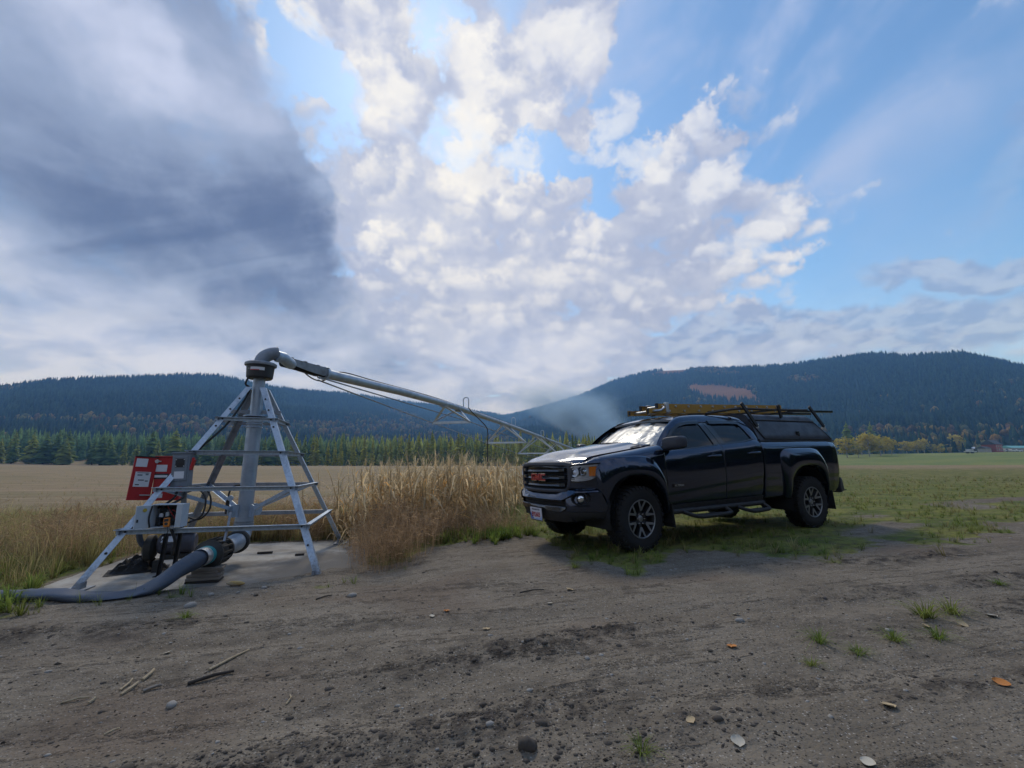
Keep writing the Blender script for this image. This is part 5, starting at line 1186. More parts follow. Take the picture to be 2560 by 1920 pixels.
    o = link('plate_number', text_mesh('plate_number', 'B92603', .086, .0008, .002), M['badge_red'], PL, (.0042, .0, -.012), (math.pi / 2, 0, math.pi / 2)); o.scale = (.86, 1, 1)
    link('plate_heading', text_mesh('plate_heading', 'WASHINGTON', .030, .0006), M['ink'], PL, (.0042, 0, .054), (math.pi / 2, 0, math.pi / 2))
    # ---- headlights
    HP = [(.862, .640), (.838, .690), (.800, .740), (.750, .785), (.690, .825), (.625, .858), (.560, .884)]
    def hp(s, off=0.0):
        k = s * (len(HP) - 1); i = min(int(k), len(HP) - 2); t_ = k - i; p = Vector((*HP[i], 0)) * (1 - t_) + Vector((*HP[i + 1], 0)) * t_; d = Vector((*HP[i + 1], 0)) - Vector((*HP[i], 0)); n_ = Vector((-d.y, d.x, 0)).normalized() * -1
        if n_.x < 0: n_ = -n_
        return p + n_ * off
    HT = [(0, 1.060), (.1, 1.072), (.5, 1.080), (1, 1.092)]; HB = [(0, .905), (.06, .878), (.5, .885), (.72, .905), (.86, .935), (1, .955)]
    for sg in (1, -1):
        Fy = lambda v: Vector((v.x, v.y * sg, v.z))
        def surf(s0, s1, z0, z1, off, name, mat, par, nn=14, thick=0.0):
            G = [[Fy(hp(s, off) + Vector((0, 0, (z0(s) if callable(z0) else z0) * (1 - v) + (z1(s) if callable(z1) else z1) * v))) for v in np.linspace(0, 1, 5)] for s in np.linspace(s0, s1, nn)]
            return B(MB().grid(G), name, mat, par, smooth=60)
        zb_, zt_ = (lambda s: lerp_table(s, HB)), (lambda s: lerp_table(s, HT))
        HL = surf(0, 1, lambda s: zb_(s) - .012, lambda s: zt_(s) + .012, -.050, 'headlight', 'lamp_silver', T)
        surf(0, 1, lambda s: zt_(s) - .0, lambda s: zt_(s) + .014, -.004, 'headlight_rim', 'blackgloss', HL)
        surf(0, 1, lambda s: zb_(s) - .016, lambda s: zb_(s), -.004, 'headlight_rim', 'blackgloss', HL)
        surf(.66, .965, .945, 1.058, -.018, 'indicator', 'amber', HL)
        surf(.06, .64, lambda s: zb_(s) + .045, lambda s: zt_(s) - .02, -.042, 'reflector', 'lamp_silver', HL)
        surf(.05, .70, lambda s: zb_(s) + .006, lambda s: zb_(s) + .022, -.012, 'light_strip', 'alu', HL); surf(.05, .68, lambda s: zb_(s) + .030, lambda s: zb_(s) + .040, -.016, 'light_strip', 'alu', HL)
        surf(.05, .98, lambda s: zt_(s) - .022, lambda s: zt_(s) - .006, -.014, 'light_strip', 'alu', HL)
        for s, r_, z_ in ((.50, .050, .992), (.22, .054, .990)):
            c = Fy(hp(s, -.035) + Vector((0, 0, z_))); ax = Vector((1, sg * .25, 0)).normalized()
            B(MB().lathe([(.0, .018), (r_ * .45, .016), (r_ * .7, .006), (r_ * .72, .02), (r_, .026), (r_ * 1.04, .0)], 20, c, ax), 'projector', 'chrome' if s > .4 else 'lamp_silver', HL)
            B(MB().lathe([(.0, .026), (r_ * .3, .024), (r_ * .5, .016)], 16, c, ax), 'projector_lens', 'blackgloss' if s > .4 else 'lamp_silver', HL)
        B(MB().hexa([Fy(hp(.33, -.03) + Vector((0, 0, .955))), Fy(hp(.37, -.03) + Vector((0, 0, .955))), Fy(hp(.37, -.044) + Vector((0, 0, .955))), Fy(hp(.33, -.044) + Vector((0, 0, .955))), Fy(hp(.33, -.03) + Vector((0, 0, 1.05))), Fy(hp(.37, -.03) + Vector((0, 0, 1.05))), Fy(hp(.37, -.044) + Vector((0, 0, 1.05))), Fy(hp(.33, -.044) + Vector((0, 0, 1.05)))]), 'divider', 'trim', HL)
        surf(0, 1, zb_, zt_, .002, 'headlight_lens', 'wglass', HL)
        # panel between headlight and bumper, and the corner behind it
        surf(0, 1, lambda s: .80, lambda s: zb_(s) - .014, -.012, 'filler_panel', 'paint', T)
        G = []
        for s in np.linspace(0, 1, 16):
            z0 = zt_(s) + .010; z1 = max(z0 + .02, ztf(hp(s).x) + .004); row = []
            for v in np.linspace(0, 1, 9):
                a_ = v * math.pi / 2; row.append(Fy(hp(s, -.010 - (.06 + .10 * s) * (1 - math.cos(a_))) + Vector((0, 0, z0 + (z1 - z0) * math.sin(a_)))))
            G.append(row)
        B(MB().grid(G), 'filler_panel', 'paint', smooth=60)
    # ---- mirrors
    for sg in (1, -1):
        mm = MB(); ring = []
        for t_, w_, h_, y0 in ((0, .55, .55, 0), (.06, .85, .85, 0), (.25, 1, 1, 0), (.7, 1, 1.02, 0), (.92, .93, .96, 0), (1.0, .80, .84, 0)):
            row = []
            for a in np.linspace(0, 2 * math.pi, 25)[:-1]:
                ca, sa = math.cos(a), math.sin(a); e = .45
                yy = math.copysign(abs(ca) ** e, ca) * .125 * w_; zz = math.copysign(abs(sa) ** e, sa) * .082 * h_
                row.append(Vector((-.44 - .15 * t_ + .05 * (yy / .125) * -1, sg * (1.055 + yy), 1.335 + zz + .01 * (yy / .125))))
            ring.append(row + [row[0]])
        mm.grid(ring); mm.raw([ring[0][k] for k in range(24)], [tuple(range(24))])
        mi = B(mm, 'mirror', 'canopy', smooth=45)
        mm = MB(); mm.raw([p + Vector((.004, 0, 0)) for p in ring[-1][:24]], [tuple(range(24))]); B(mm, 'mirror_glass', 'chrome', mi)
        B(MB().hexa([(-.50, sg * .86, 1.235), (-.62, sg * .86, 1.245), (-.60, sg * .99, 1.265), (-.50, sg * .99, 1.262), (-.50, sg * .85, 1.275), (-.62, sg * .85, 1.285), (-.60, sg * .99, 1.305), (-.50, sg * .99, 1.30)]), 'mirror_arm', 'trim', mi, bevel=.008)
        B(MB().raw([(-.50, sg * .862, 1.235), (-.66, sg * .866, 1.25), (-.665, sg * .85, 1.375), (-.50, sg * .84, 1.30)], [(0, 1, 2, 3)]), 'mirror_base', 'trim', mi)
    # ---- handles, side badge, fuel door
    for xs, zc in (((-1.27, -1.50), 1.155), ((-2.12, -2.35), 1.190)):
        for sg in (1, -1):
            y0 = ys(sum(xs) / 2, zc, 'door'); pd = (FD if xs[0] > -1.6 else RD)[0 if sg > 0 else 1]
            h = MB(); h.tube(catmull([(xs[0], sg * (y0 + .0), zc - .006), (xs[0] - .03, sg * (y0 + .034), zc), (sum(xs) / 2, sg * (y0 + .042), zc + .003), (xs[1] + .03, sg * (y0 + .034), zc + .006), (xs[1], sg * (y0 + .0), zc + .006)], 5), .015, 8)
            B(h, 'door_handle', 'paint', pd, smooth=60)
            B(MB().lathe([(0, .004), (.05, .002), (.06, -.01)], 16, ((xs[0] + xs[1]) / 2, sg * (y0 - .001), zc - .012), (0, sg, 0)), 'handle_cup', 'blackgloss', pd)
    y0 = ys(-.66, .785) + .001
    bd = MB().box((-.66, y0 + .004, .785), (.205, .008, .055)).build('side_badge', M['darkchrome'], FD[0], bevel=.003)
    MB().box((-.66, y0 + .009, .783), (.190, .003, .042)).build('badge_field', M['blackgloss'], bd)
    o = link('badge_text', text_mesh('badge_text', 'ALL TERRAIN', .032, .0008), M['alu'], bd, (-.66, y0 + .0115, .783), (math.pi / 2, 0, math.pi)); o.scale = (.86, 1.05, 1)
    # ---- side steps
    for sg in (1, -1):
        s = MB(); s.tube(catmull([(-.50, sg * .80, .46), (-.53, sg * .88, .452), (-.60, sg * .91, .448), (-1.5, sg * .91, .455), (-2.28, sg * .91, .462), (-2.36, sg * .87, .465), (-2.38, sg * .80, .47)], 6), .034, 12)
        ST = B(s, 'side_step', 'trim', smooth=60)
        for a, b in ((-.70, -1.52), (-1.76, -2.34)):
            q = MB(); q.tube(catmull([(a, sg * .93, .44), (a - .10, sg * .975, .40), (a - .22, sg * 1.005, .372), ((a + b) / 2, sg * 1.01, .368), (b + .03, sg * 1.005, .380), (b - .01, sg * .985, .40), (b + .01, sg * .93, .445)], 6), .027, 10); B(q, 'step_hoop', 'trim', ST, smooth=60)
            B(MB().box(((a + b) / 2 - .05, sg * .965, .388), (abs(b - a) * .62, .075, .018)), 'step_tread', 'trim', ST, bevel=.005)
    # ---- wheels
    tp = [(.232, -.125), (.262, -.135), (.315, -.142), (.352, -.138), (.376, -.124), (.388, -.100), (.391, -.05), (.392, 0), (.391, .05), (.388, .100), (.376, .124), (.352, .138), (.315, .142), (.262, .135), (.232, .125)]
    ty = MB(); ty.lathe(tp, 64, (0, 0, 0), (0, 1, 0)); NB = 38
    def blk(a0, a1, yA, yB, r0, r1, sk=0.0):
        P_ = []
        for r_ in (r0, r1):
            for a, y in ((a0, yA), (a1, yA), (a1 + sk, yB), (a0 + sk, yB)): P_.append((r_ * math.cos(a), y, r_ * math.sin(a)))
        ty.hexa(P_)
    for k in range(NB):
        a = 2 * math.pi * k / NB; w_ = 2 * math.pi / NB
        for sg in (-1, 1):
            o_ = 0 if sg > 0 else w_ * .5; lg = .128 if k % 2 else .120
            blk(a + o_, a + o_ + w_ * .68, sg * .078, sg * lg, .380, .404 if k % 2 else .402)
            ext = .352 if k % 2 else .362; P_ = []
            for r_, y in ((ext, .143), (.394, .126)):                              # shoulder lug running down the sidewall
                for aa, dy in ((a + o_, 0), (a + o_ + w_ * .62, 0)): P_.append((r_ * math.cos(aa), sg * y, r_ * math.sin(aa)))
            P2_ = [(x * .985, y - sg * .018, z * .985) for x, y, z in P_]
            ty.hexa([P_[0], P_[1], P2_[1], P2_[0], P_[2], P_[3], P2_[3], P2_[2]])
            blk(a + o_ * .4, a + o_ * .4 + w_ * .62, sg * .028, sg * .070, .382, .403, w_ * .28)
        blk(a, a + w_ * .55, -.022, .022, .382, .403, w_ * .4)
    tyre_me = ty.mesh('tyre', 30, weld=False); tyre_me.materials.append(M['rubber'])
    rim = MB(); rim.lathe([(.236, .118), (.238, .126), (.232, .130), (.222, .128), (.214, .112), (.206, .06), (.200, -.06), (.222, -.10), (.236, -.12)], 56, (0, 0, 0), (0, 1, 0)); rim_me = rim.mesh('rim', 35); rim_me.materials.append(M['rim_dark'])
    lip = MB().lathe([(.238, .124), (.236, .132), (.226, .133), (.221, .128)], 56, (0, 0, 0), (0, 1, 0)).mesh('rim_lip', 40); lip.materials.append(M['rim_face'])
    disc = MB().lathe([(0, .030), (.20, .030), (.205, .02), (.0, .02)], 40, (0, 0, 0), (0, 1, 0)).mesh('brake', 35); disc.materials.append(M['dark'])
    stem = MB(); V6 = Vector((0, 0, 0)); d = Vector((1, 0, 0)); t_ = Vector((0, 0, 1)); yv = lambda h: Vector((0, h, 0))
    stem.hexa([d * .035 + t_ * -.030 + yv(.055), d * .035 + t_ * .030 + yv(.055), d * .135 + t_ * .024 + yv(.075), d * .135 + t_ * -.024 + yv(.075), d * .035 + t_ * -.026 + yv(.088), d * .035 + t_ * .026 + yv(.088), d * .125 + t_ * .018 + yv(.106), d * .125 + t_ * -.018 + yv(.106)])
    for sg in (-1, 1):
        b0 = d * .112 + t_ * sg * .006; b1 = Vector((math.cos(sg * .255), 0, math.sin(sg * .255))) * .226; n_ = (b1 - b0).normalized(); p_ = Vector((-n_.z, 0, n_.x)) * .0125
        stem.hexa([b0 - p_ * 1.5 + yv(.06), b0 + p_ * 1.5 + yv(.06), b1 + p_ * 1.5 + yv(.085), b1 - p_ * 1.5 + yv(.085), b0 - p_ + yv(.108), b0 + p_ + yv(.108), b1 + p_ + yv(.126), b1 - p_ + yv(.126)])
    stem_me = stem.mesh('spoke'); stem_me.materials.append(M['rim_dark'])
    o1, o2 = (.226 * math.cos(.31), .226 * math.sin(.31)), (.226 * math.cos(.20), .226 * math.sin(.20))
    pv = [(.098, .0), (.104, -.017), (o1[0], -o1[1]), (o2[0], -o2[1]), (.136, .0), (o2[0], o2[1]), (o1[0], o1[1]), (.104, .017)]
    VV = [(a_, (.106 + .02 * (a_ - .1) / .126 + e_), b_) for e_ in (0, .006) for a_, b_ in pv]; q = len(pv)
    fm = MB(); fm.raw(VV, [(0, 1, 4), (1, 2, 3, 4), (0, 4, 7), (7, 4, 5, 6), (q, q + 4, q + 1), (q + 1, q + 4, q + 3, q + 2), (q, q + 7, q + 4), (q + 7, q + 6, q + 5, q + 4)] + [(k, (k + 1) % q, q + (k + 1) % q, q + k) for k in range(q)])
    face_me = fm.mesh('spoke_face'); face_me.materials.append(M['rim_face'])
    cap_me = MB().lathe([(.058, .05), (.056, .085), (.040, .090), (.038, .104), (.030, .108), (.0, .109)], 24, (0, 0, 0), (0, 1, 0)).mesh('centre_cap', 35); cap_me.materials.append(M['rim_face'])
    lug_me = MB().lathe([(.010, 0), (.010, .024), (.006, .030), (.0, .030)], 8, (0, 0, 0), (0, 1, 0)).mesh('lug_nut', 35); lug_me.materials.append(M['chrome'])
    for x, sg, st in ((0, 1, R(5)), (WB, 1, 0), (0, -1, R(5)), (WB, -1, 0)):
        # each wheel: tyre with tread blocks, alloy with six forked spokes
        w_ = bpy.data.objects.new('wheel', None); COL.objects.link(w_); w_.parent = T; w_.empty_display_size = .1
        w_.location = (x, sg * .785, .398); w_.rotation_euler = (0, random.uniform(0, 1), (0 if sg > 0 else math.pi) + st)
        for nm, me in (('tyre', tyre_me), ('rim', rim_me), ('rim_lip', lip), ('brake', disc), ('centre_cap', cap_me)): link(nm, me, None, w_)
        for k in range(6): link('spoke', stem_me, None, w_, None, (0, 2 * math.pi * k / 6, 0)); link('spoke_face', face_me, None, w_, None, (0, 2 * math.pi * k / 6, 0))
        for k in range(6): a = 2 * math.pi * k / 6; link('lug_nut', lug_me, None, w_, (.057 * math.cos(a + .52) * 1.15, .082, .057 * math.sin(a + .52) * 1.15))
        # dark liner over the wheel
        cx = x if x == 0 else RC; V = []
        for a in np.linspace(-.25, math.pi + .25, 19):
            for y in (sg * .40, sg * .935): V.append((cx + .505 * math.cos(a), y, .43 + .52 * math.sin(a)))
        B(MB().raw(V, [(2 * k, 2 * k + 1, 2 * k + 3, 2 * k + 2) for k in range(18)]), 'wheel_liner', 'dark')
        B(MB().box((cx, sg * .42, .75), (1.02, .02, .62)), 'wheel_liner', 'dark')
    for sg in (1, -1):
        for x, z in ((-.470, .40), (-4.02, .40)):
            G = [[Vector((x - .03 * v - .015 * math.sin(u * 3), sg * (.70 + .27 * u), .56 - .30 * v)) for v in np.linspace(0, 1, 5)] for u in np.linspace(0, 1, 7)]
            B(MB().shell(G, (-.012, 0, 0)), 'mud_flap', 'trim')
    # ---- rear: tailgate, lamps, bumper
    B(MB().box((-4.455, 0, .98), (.03, 1.66, .76)), 'tailgate', 'paint', bevel=.012)
    for sg in (1, -1):
        G = []
        for z in np.linspace(.945, 1.335, 12):
            r_ = []
            for a in np.linspace(0, 1, 8):
                x = -4.415 - .085 * math.sin(a * math.pi / 2); y = .905 - .10 * (1 - math.cos(a * math.pi / 2)) - .03 * max(0, (z - 1.2) / .13)
                r_.append(Vector((x + .02 * max(0, (z - 1.18) / .15), sg * y, z)))
            G.append(r_)
        TL = B(MB().grid(G), 'tail_lamp', 'clearlens', smooth=60)
        B(MB().box((-4.485, sg * .815, 1.06), (.02, .10, .18)), 'stop_lens', 'redlens', TL, bevel=.01)
    rb = MB(); rb.hexa([(-4.42, -.90, .50), (-4.64, -.84, .52), (-4.64, .84, .52), (-4.42, .90, .50), (-4.44, -.90, .77), (-4.60, -.84, .74), (-4.60, .84, .74), (-4.44, .90, .77)])
    RB = B(rb, 'rear_bumper', 'trim', bevel=.03, seg=3)
    B(MB().box((-4.66, .0, .52), (.22, .40, .02)), 'bumper_step', 'trim', RB, bevel=.005); B(MB().box((-4.66, .70, .53), (.14, .22, .018)), 'bumper_step', 'trim', RB, bevel=.005); B(MB().box((-4.72, 0, .45), (.26, .06, .06)), 'tow_hitch', 'iron', RB, bevel=.004)
    # ---- canopy over the bed
    def can(x, z):                                          # canopy side: leans in
        return .865 - .20 * max(0, (z - 1.372) / .43) ** 1.15
    G = []; xs_ = np.linspace(0, 1, 24)
    prof = [(1.378, 0), (1.45, 0), (1.55, 0), (1.65, 0), (1.735, .0), (1.782, -.006), (1.806, -.022), (1.818, -.06), (1.830, -.25), (1.836, -.66)]
    for u in xs_:
        row = []
        for z, dy in prof + [(z, dy) for z, dy in reversed(prof[:-1])]:
            x0 = -2.495 - .06 * (z - 1.37); x1 = -4.475 + .72 * (z - 1.37); row.append((x0 + (x1 - x0) * u, z, dy))
        L = len(prof); pts = []
        for i, (x, z, dy) in enumerate(row):
            y = can(x, z) + dy if i < L - 1 else (0 if i == L - 1 else -(can(x, z) + dy)); pts.append(Vector((x, y, z)))
        G.append(pts)
    mb = MB(); mb.grid(G)
    b_ = len(mb.v); nr = len(G[0]); mb.f.append(tuple(range(nr))); mb.f.append(tuple(range((len(G) - 1) * nr, len(G) * nr)))
    CN = B(mb, 'canopy', 'canopy', smooth=40)
    B(MB().box((-3.48, 0, 1.369), (2.0, 1.735, .016)), 'canopy_gasket', 'trim', CN)
    for sg in (1, -1):                                      # lift-up side door with its lock
        def dq(u, v, off):
            z = 1.405 + (1.712 - 1.405) * v; xa = -2.640 + .150 * v; xbk = -4.395 + .225 * v
            x = xa + (xbk - xa) * u; return Vector((x, sg * (can(x, z) + off), z))
        G = [[dq(u, v, -.002 if (iu in (0, 24) or iv in (0, 8)) else .014) for iv, v in enumerate(np.linspace(0, 1, 9))] for iu, u in enumerate(np.concatenate([[0, .006], np.linspace(.02, .98, 21), [.994, 1]]))]
        D = B(MB().grid(G), 'canopy_door', 'canopy', CN, smooth=30)
        ed = [dq(u, 0, .010) for u in np.linspace(0, 1, 8)] + [dq(1, v, .010) for v in np.linspace(0, 1, 5)[1:]] + [dq(u, 1, .010) for u in np.linspace(1, 0, 8)[1:]] + [dq(0, v, .010) for v in np.linspace(1, 0, 5)[1:]]
        B(MB().tube(ed, .011, 6, caps=False), 'door_seal', 'trim', D)
        c = dq(.535, .27, .016); B(MB().box(c, (.095, .012, .085)), 'lock', 'blackgloss', D, bevel=.005); B(MB().box(c + Vector((-.005, sg * .012, -.008)), (.045, .016, .05)), 'lock_handle', 'darkchrome', D, bevel=.004)
    # ---- rack on the canopy
    for sg in (1, -1):
        rk = MB(); rk.tube(catmull([(-1.70, sg * .60, 1.800), (-2.0, sg * .66, 1.845), (-2.36, sg * .70, 1.885), (-3.2, sg * .70, 1.895), (-4.10, sg * .70, 1.915)], 5), .018, 8); RK = B(rk, 'rack_rail', 'trim', smooth=60)
        for x0, x1, z0 in ((-2.33, -2.60, 1.60), (-3.24, -3.36, 1.765), (-4.10, -4.40, 1.62)):
            B(MB().bar((x0 - .02, sg * .735, 1.975), (x1, sg * (can(x1, z0) + .02), z0), .030, .055, (1, 0, 0)), 'rack_post', 'trim', RK, bevel=.004, seg=1)
        for x1, z0 in ((-2.60, 1.60), (-4.40, 1.62)): B(MB().box((x1, sg * (can(x1, z0) + .012), z0), (.06, .03, .09)), 'rack_foot', 'alu', RK, bevel=.005)
    for x in (-2.36, -3.24, -4.10): B(MB().bar((x, -.70, 1.898 if x > -4 else 1.915), (x, .70, 1.898 if x > -4 else 1.915), .04, .03), 'rack_crossbar', 'trim')
    # ---- dark underbody
    ub = MB(); ub.box((-.05, 0, .72), (1.1, .80, .62)); ub.box((-1.45, 0, .62), (1.95, 1.70, .28)); ub.box((-1.45, 0, 1.0), (1.9, 1.62, .6)); ub.box((-3.5, 0, .74), (1.95, .80, .5)); ub.box((-2.72, 0, .74), (.5, 1.62, .46)); ub.box((-4.24, 0, .74), (.4, 1.62, .34)); ub.box((.62, 0, .62), (.42, 1.2, .44)); ub.box((-3.46, 0, 1.17), (1.94, 1.66, .36))
    B(ub, 'underbody', 'dark', smooth=None)
    fr = MB()
    for y in (-.42, .42): fr.box((-1.9, y, .50), (4.8, .07, .12))
    B(fr, 'chassis_rail', 'dark', smooth=None)
    for x in (0, WB): B(MB().cyl((x, -.7, .38), (x, .7, .38), .05, 10), 'axle', 'iron'); 
    B(MB().lathe([(0, -.12), (.10, -.10), (.14, 0), (.10, .10), (0, .12)], 16, (WB, .1, .38), (1, 0, 0)), 'differential', 'iron')
    B(MB().tube([(-.4, .25, .38), (-2.6, .30, .38), (-3.1, .5, .42), (-4.5, .62, .45)], .035, 8), 'exhaust_pipe', 'iron')
    return T
build_truck()
# ------------------------------------------------------------------ extension ladder carried on the rack
def build_ladder():
    L = empty('extension_ladder', TRUCK_P, TRUCK_R, 'yellow fibreglass extension ladder lying on the pickup rack over the cab', 'ladder')
    def rail(y, x0, x1, z0, z1, name='ladder_rail'):
        mb = MB()
        h, w_, t = .080, .032, .006
        d = Vector((x1 - x0, 0, z1 - z0)).normalized(); up = Vector((-d.z, 0, d.x)) * (1 if d.x < 0 else 1)
        up = Vector((0, 0, 1))
        a, b = Vector((x0, y, z0)), Vector((x1, y, z1)); o = Vector((0, math.copysign(w_ / 2, -y), 0))
        mb.bar(a, b, t, h); mb.bar(a + Vector((0, 0, h / 2 - t / 2)) + o * .9, b + Vector((0, 0, h / 2 - t / 2)) + o * .9, w_, t); mb.bar(a - Vector((0, 0, h / 2 - t / 2)) + o * .9, b - Vector((0, 0, h / 2 - t / 2)) + o * .9, w_, t)
        return mb.build(name, M['fibre'], L)
    y0 = -.12
    for sg in (-1, 1):
        rail(y0 + sg * .215, -.98, -4.55, 1.880, 1.985); r2 = rail(y0 + sg * .185, -1.22, -4.40, 1.965, 2.050)
    def zA(x): return 1.880 + (1.985 - 1.880) * (x + .98) / (-3.57)
    def zB(x): return 1.965 + (2.050 - 1.965) * (x + 1.22) / (-3.18)
    for k in range(11):
        x = -1.12 - k * .335; MB().cyl((x, y0 - .24, zA(x)), (x, y0 + .24, zA(x)), .017, 8).build('rung', M['alu'], L, smooth=50)
    for k in range(11):
        x = -1.34 - k * .29; MB().cyl((x, y0 - .215, zB(x)), (x, y0 + .215, zB(x)), .017, 8).build('rung', M['alu'], L, smooth=50)
    for sg in (-1, 1):
        MB().box((-1.0, y0 + sg * .215, 1.880), (.03, .046, .092)).build('end_cap', M['trim'], L, bevel=.006); MB().box((-1.23, y0 + sg * .185, 1.965), (.03, .044, .09)).build('end_cap', M['trim'], L, bevel=.006)
        MB().box((-1.42, y0 + sg * .205, 1.945), (.06, .06, .17)).build('guide_bracket', M['alu'], L, bevel=.006)
        MB().tube(catmull([(-1.12, y0 + sg * .24, 1.885), (-1.24, y0 + sg * .245, 1.895), (-1.33, y0 + sg * .25, 1.945)], 4), .016, 6).build('rung_lock', M['alu'], L, smooth=50)
        MB().bar((-4.50, y0 + sg * .215, 1.975), (-6.0, y0 + sg * .215, 2.012), .05, .045).build('ladder_tail', M['darkchrome'], L, bevel=.008)
build_ladder()
# ------------------------------------------------------------------ dry corn beside the track
def leafmat(name, c1, c2, scale=3.0, rough=.8):
    m, t, b = principled(name, c1, rough, spec=.2)
    a = t.new('ShaderNodeAttribute', attribute_name='tint').outputs['Color']; n = t.noise(t.new('ShaderNodeNewGeometry').outputs['Position'], scale, 4, .6)
    leaf_shader(t, b, t.mix(1.0, t.mix(t.step(n, .32, .68), (*c1, 1), (*c2, 1)), a, 'MULTIPLY'), .5); return m
M['corn'] = leafmat('dry_corn_leaf', (.74, .59, .36), (.60, .46, .265))
M['weed'] = leafmat('brown_weed', (.46, .32, .19), (.35, .235, .135))
M['ggrass'] = leafmat('green_grass', (.165, .24, .045), (.25, .28, .07), 1.2)
M['dgrass'] = leafmat('dry_grass', (.42, .345, .165), (.32, .29, .12), 1.2)
def ribbon(pts, widths, nrm=None):                     # flat blade along pts -> verts, quads
    V, F = [], []; P = [np.asarray(p, float) for p in pts]; m = len(P)
    for i in range(m):
        d = P[min(i + 1, m - 1)] - P[max(i - 1, 0)]; s = np.cross(d, nrm if nrm is not None else [0, 0, 1]); L = np.linalg.norm(s); s = s / L if L > 1e-6 else np.array([1, 0, 0])
        V += [P[i] - s * widths[i] / 2, P[i] + s * widths[i] / 2]
    for i in range(m - 1): F.append((2 * i, 2 * i + 1, 2 * i + 3, 2 * i + 2))
    return np.array(V), np.array(F)
def corn_plant(seed, h=1.0):
    """stalk, leaves, tassel/ear as three lists of (V, F, C)"""
    rng = np.random.default_rng(seed); lean = rng.normal(0, .05, 2); S, L, T = [], [], []
    def at(t): return np.array([lean[0] * t * t * h, lean[1] * t * t * h, t * h])
    k = 5; ts = np.linspace(0, 1, 6); V = []
    for t in ts:
        r = .012 * (1 - .55 * t)
        V += [at(t) + r * np.array([math.cos(a), math.sin(a), 0]) for a in np.linspace(0, 6.283, k, endpoint=False)]
    F = [(i * k + j, i * k + (j + 1) % k, (i + 1) * k + (j + 1) % k, (i + 1) * k + j) for i in range(5) for j in range(k)]
    S.append((np.array(V), np.array(F), np.full((len(V), 3), rng.uniform(.75, 1.05))))
    for q in range(rng.integers(11, 16)):
        t = rng.uniform(.12, 1.0); a = rng.uniform(0, 6.283); d = np.array([math.cos(a), math.sin(a), 0]); ln = rng.uniform(.28, .62) * (.75 + .4 * (1 - t)); p0 = at(t)
        rise = rng.uniform(-.1, .5); hang = rng.uniform(.2, 1.3)
        pts = [p0 + d * ln * u * (1 - .25 * u * hang) + np.array([0, 0, ln * (rise * u - hang * u * u)]) + rng.normal(0, .012, 3) * u for u in np.linspace(0, 1, 7)]
        w = rng.uniform(.014, .034); tw_ = d * rng.uniform(-.6, .6) + np.array([0, 0, 1])
        V, F = ribbon(pts, [w * .5, w, w, w * .95, w * .75, w * .4, .003], tw_); g = rng.uniform(.65, 1.45); tone = np.array([1, 1, 1]) if rng.uniform() < .88 else np.array([1.1, .82, .5])
        L.append((V, F, np.tile(tone * g, (len(V), 1))))
    for q in range(5):
        a = rng.uniform(0, 6.283); d = np.array([math.cos(a), math.sin(a), 0]); p0 = at(1.0); ln = rng.uniform(.12, .28)
        V, F = ribbon([p0, p0 + d * ln * .3 + [0, 0, ln * .8], p0 + d * ln * .75 + [0, 0, ln * rng.uniform(.3, 1.1)]], [.007, .006, .003], d); T.append((V, F, np.full((len(V), 3), rng.uniform(.8, 1.3))))
    if rng.uniform() < .75:
        t = rng.uniform(.45, .62); a = rng.uniform(0, 6.283); d = np.array([math.cos(a), math.sin(a), 0]); dirn = d * .55 + np.array([0, 0, rng.choice([-.8, .5])]); p0 = at(t)
        V = []; kk = 6
        x = np.cross(dirn, [0, 0, 1.]); x /= np.linalg.norm(x); y = np.cross(dirn / np.linalg.norm(dirn), x)
        for u, r in ((0, .012), (.25, .026), (.6, .024), (1, .006)): V += [p0 + dirn * .22 * u + r * (x * math.cos(b) + y * math.sin(b)) for b in np.linspace(0, 6.283, kk, endpoint=False)]
        F = [(i * kk + j, i * kk + (j + 1) % kk, (i + 1) * kk + (j + 1) % kk, (i + 1) * kk + j) for i in range(3) for j in range(kk)]; T.append((np.array(V), np.array(F), np.full((len(V), 3), rng.uniform(1.0, 1.5))))
    return S, L, T
def cat_geo(L):
    V, F, C, o = [], [], [], 0
    for v, f, c in L: V.append(v); F.append(f + o); C.append(c); o += len(v)
    return np.concatenate(V), np.concatenate(F), np.concatenate(C)
def scatter_geo(protos, X, Y, H, rng, tilt=.08, zoff=0.0):
    """merge many randomly turned copies of prototype geometry into one"""
    Vs, Fs, Cs, o = [], [], [], 0; Z = base_z(X, Y) + micro_z(X, Y)
    for i in range(len(X)):
        v, f, c = protos[rng.integers(len(protos))]; a = rng.uniform(0, 6.283); ca, sa = math.cos(a), math.sin(a); s = H[i]
        q = np.stack([v[:, 0] * ca - v[:, 1] * sa, v[:, 0] * sa + v[:, 1] * ca, v[:, 2]], 1) * s
        tx, ty = rng.normal(0, tilt, 2); q[:, 0] += q[:, 2] * tx; q[:, 1] += q[:, 2] * ty
        q += [X[i], Y[i], Z[i] + zoff]; Vs.append(q); Fs.append(f + o); Cs.append(c * rng.uniform(.75, 1.2)); o += len(v)
    return np.concatenate(Vs), np.concatenate(Fs), np.concatenate(Cs)
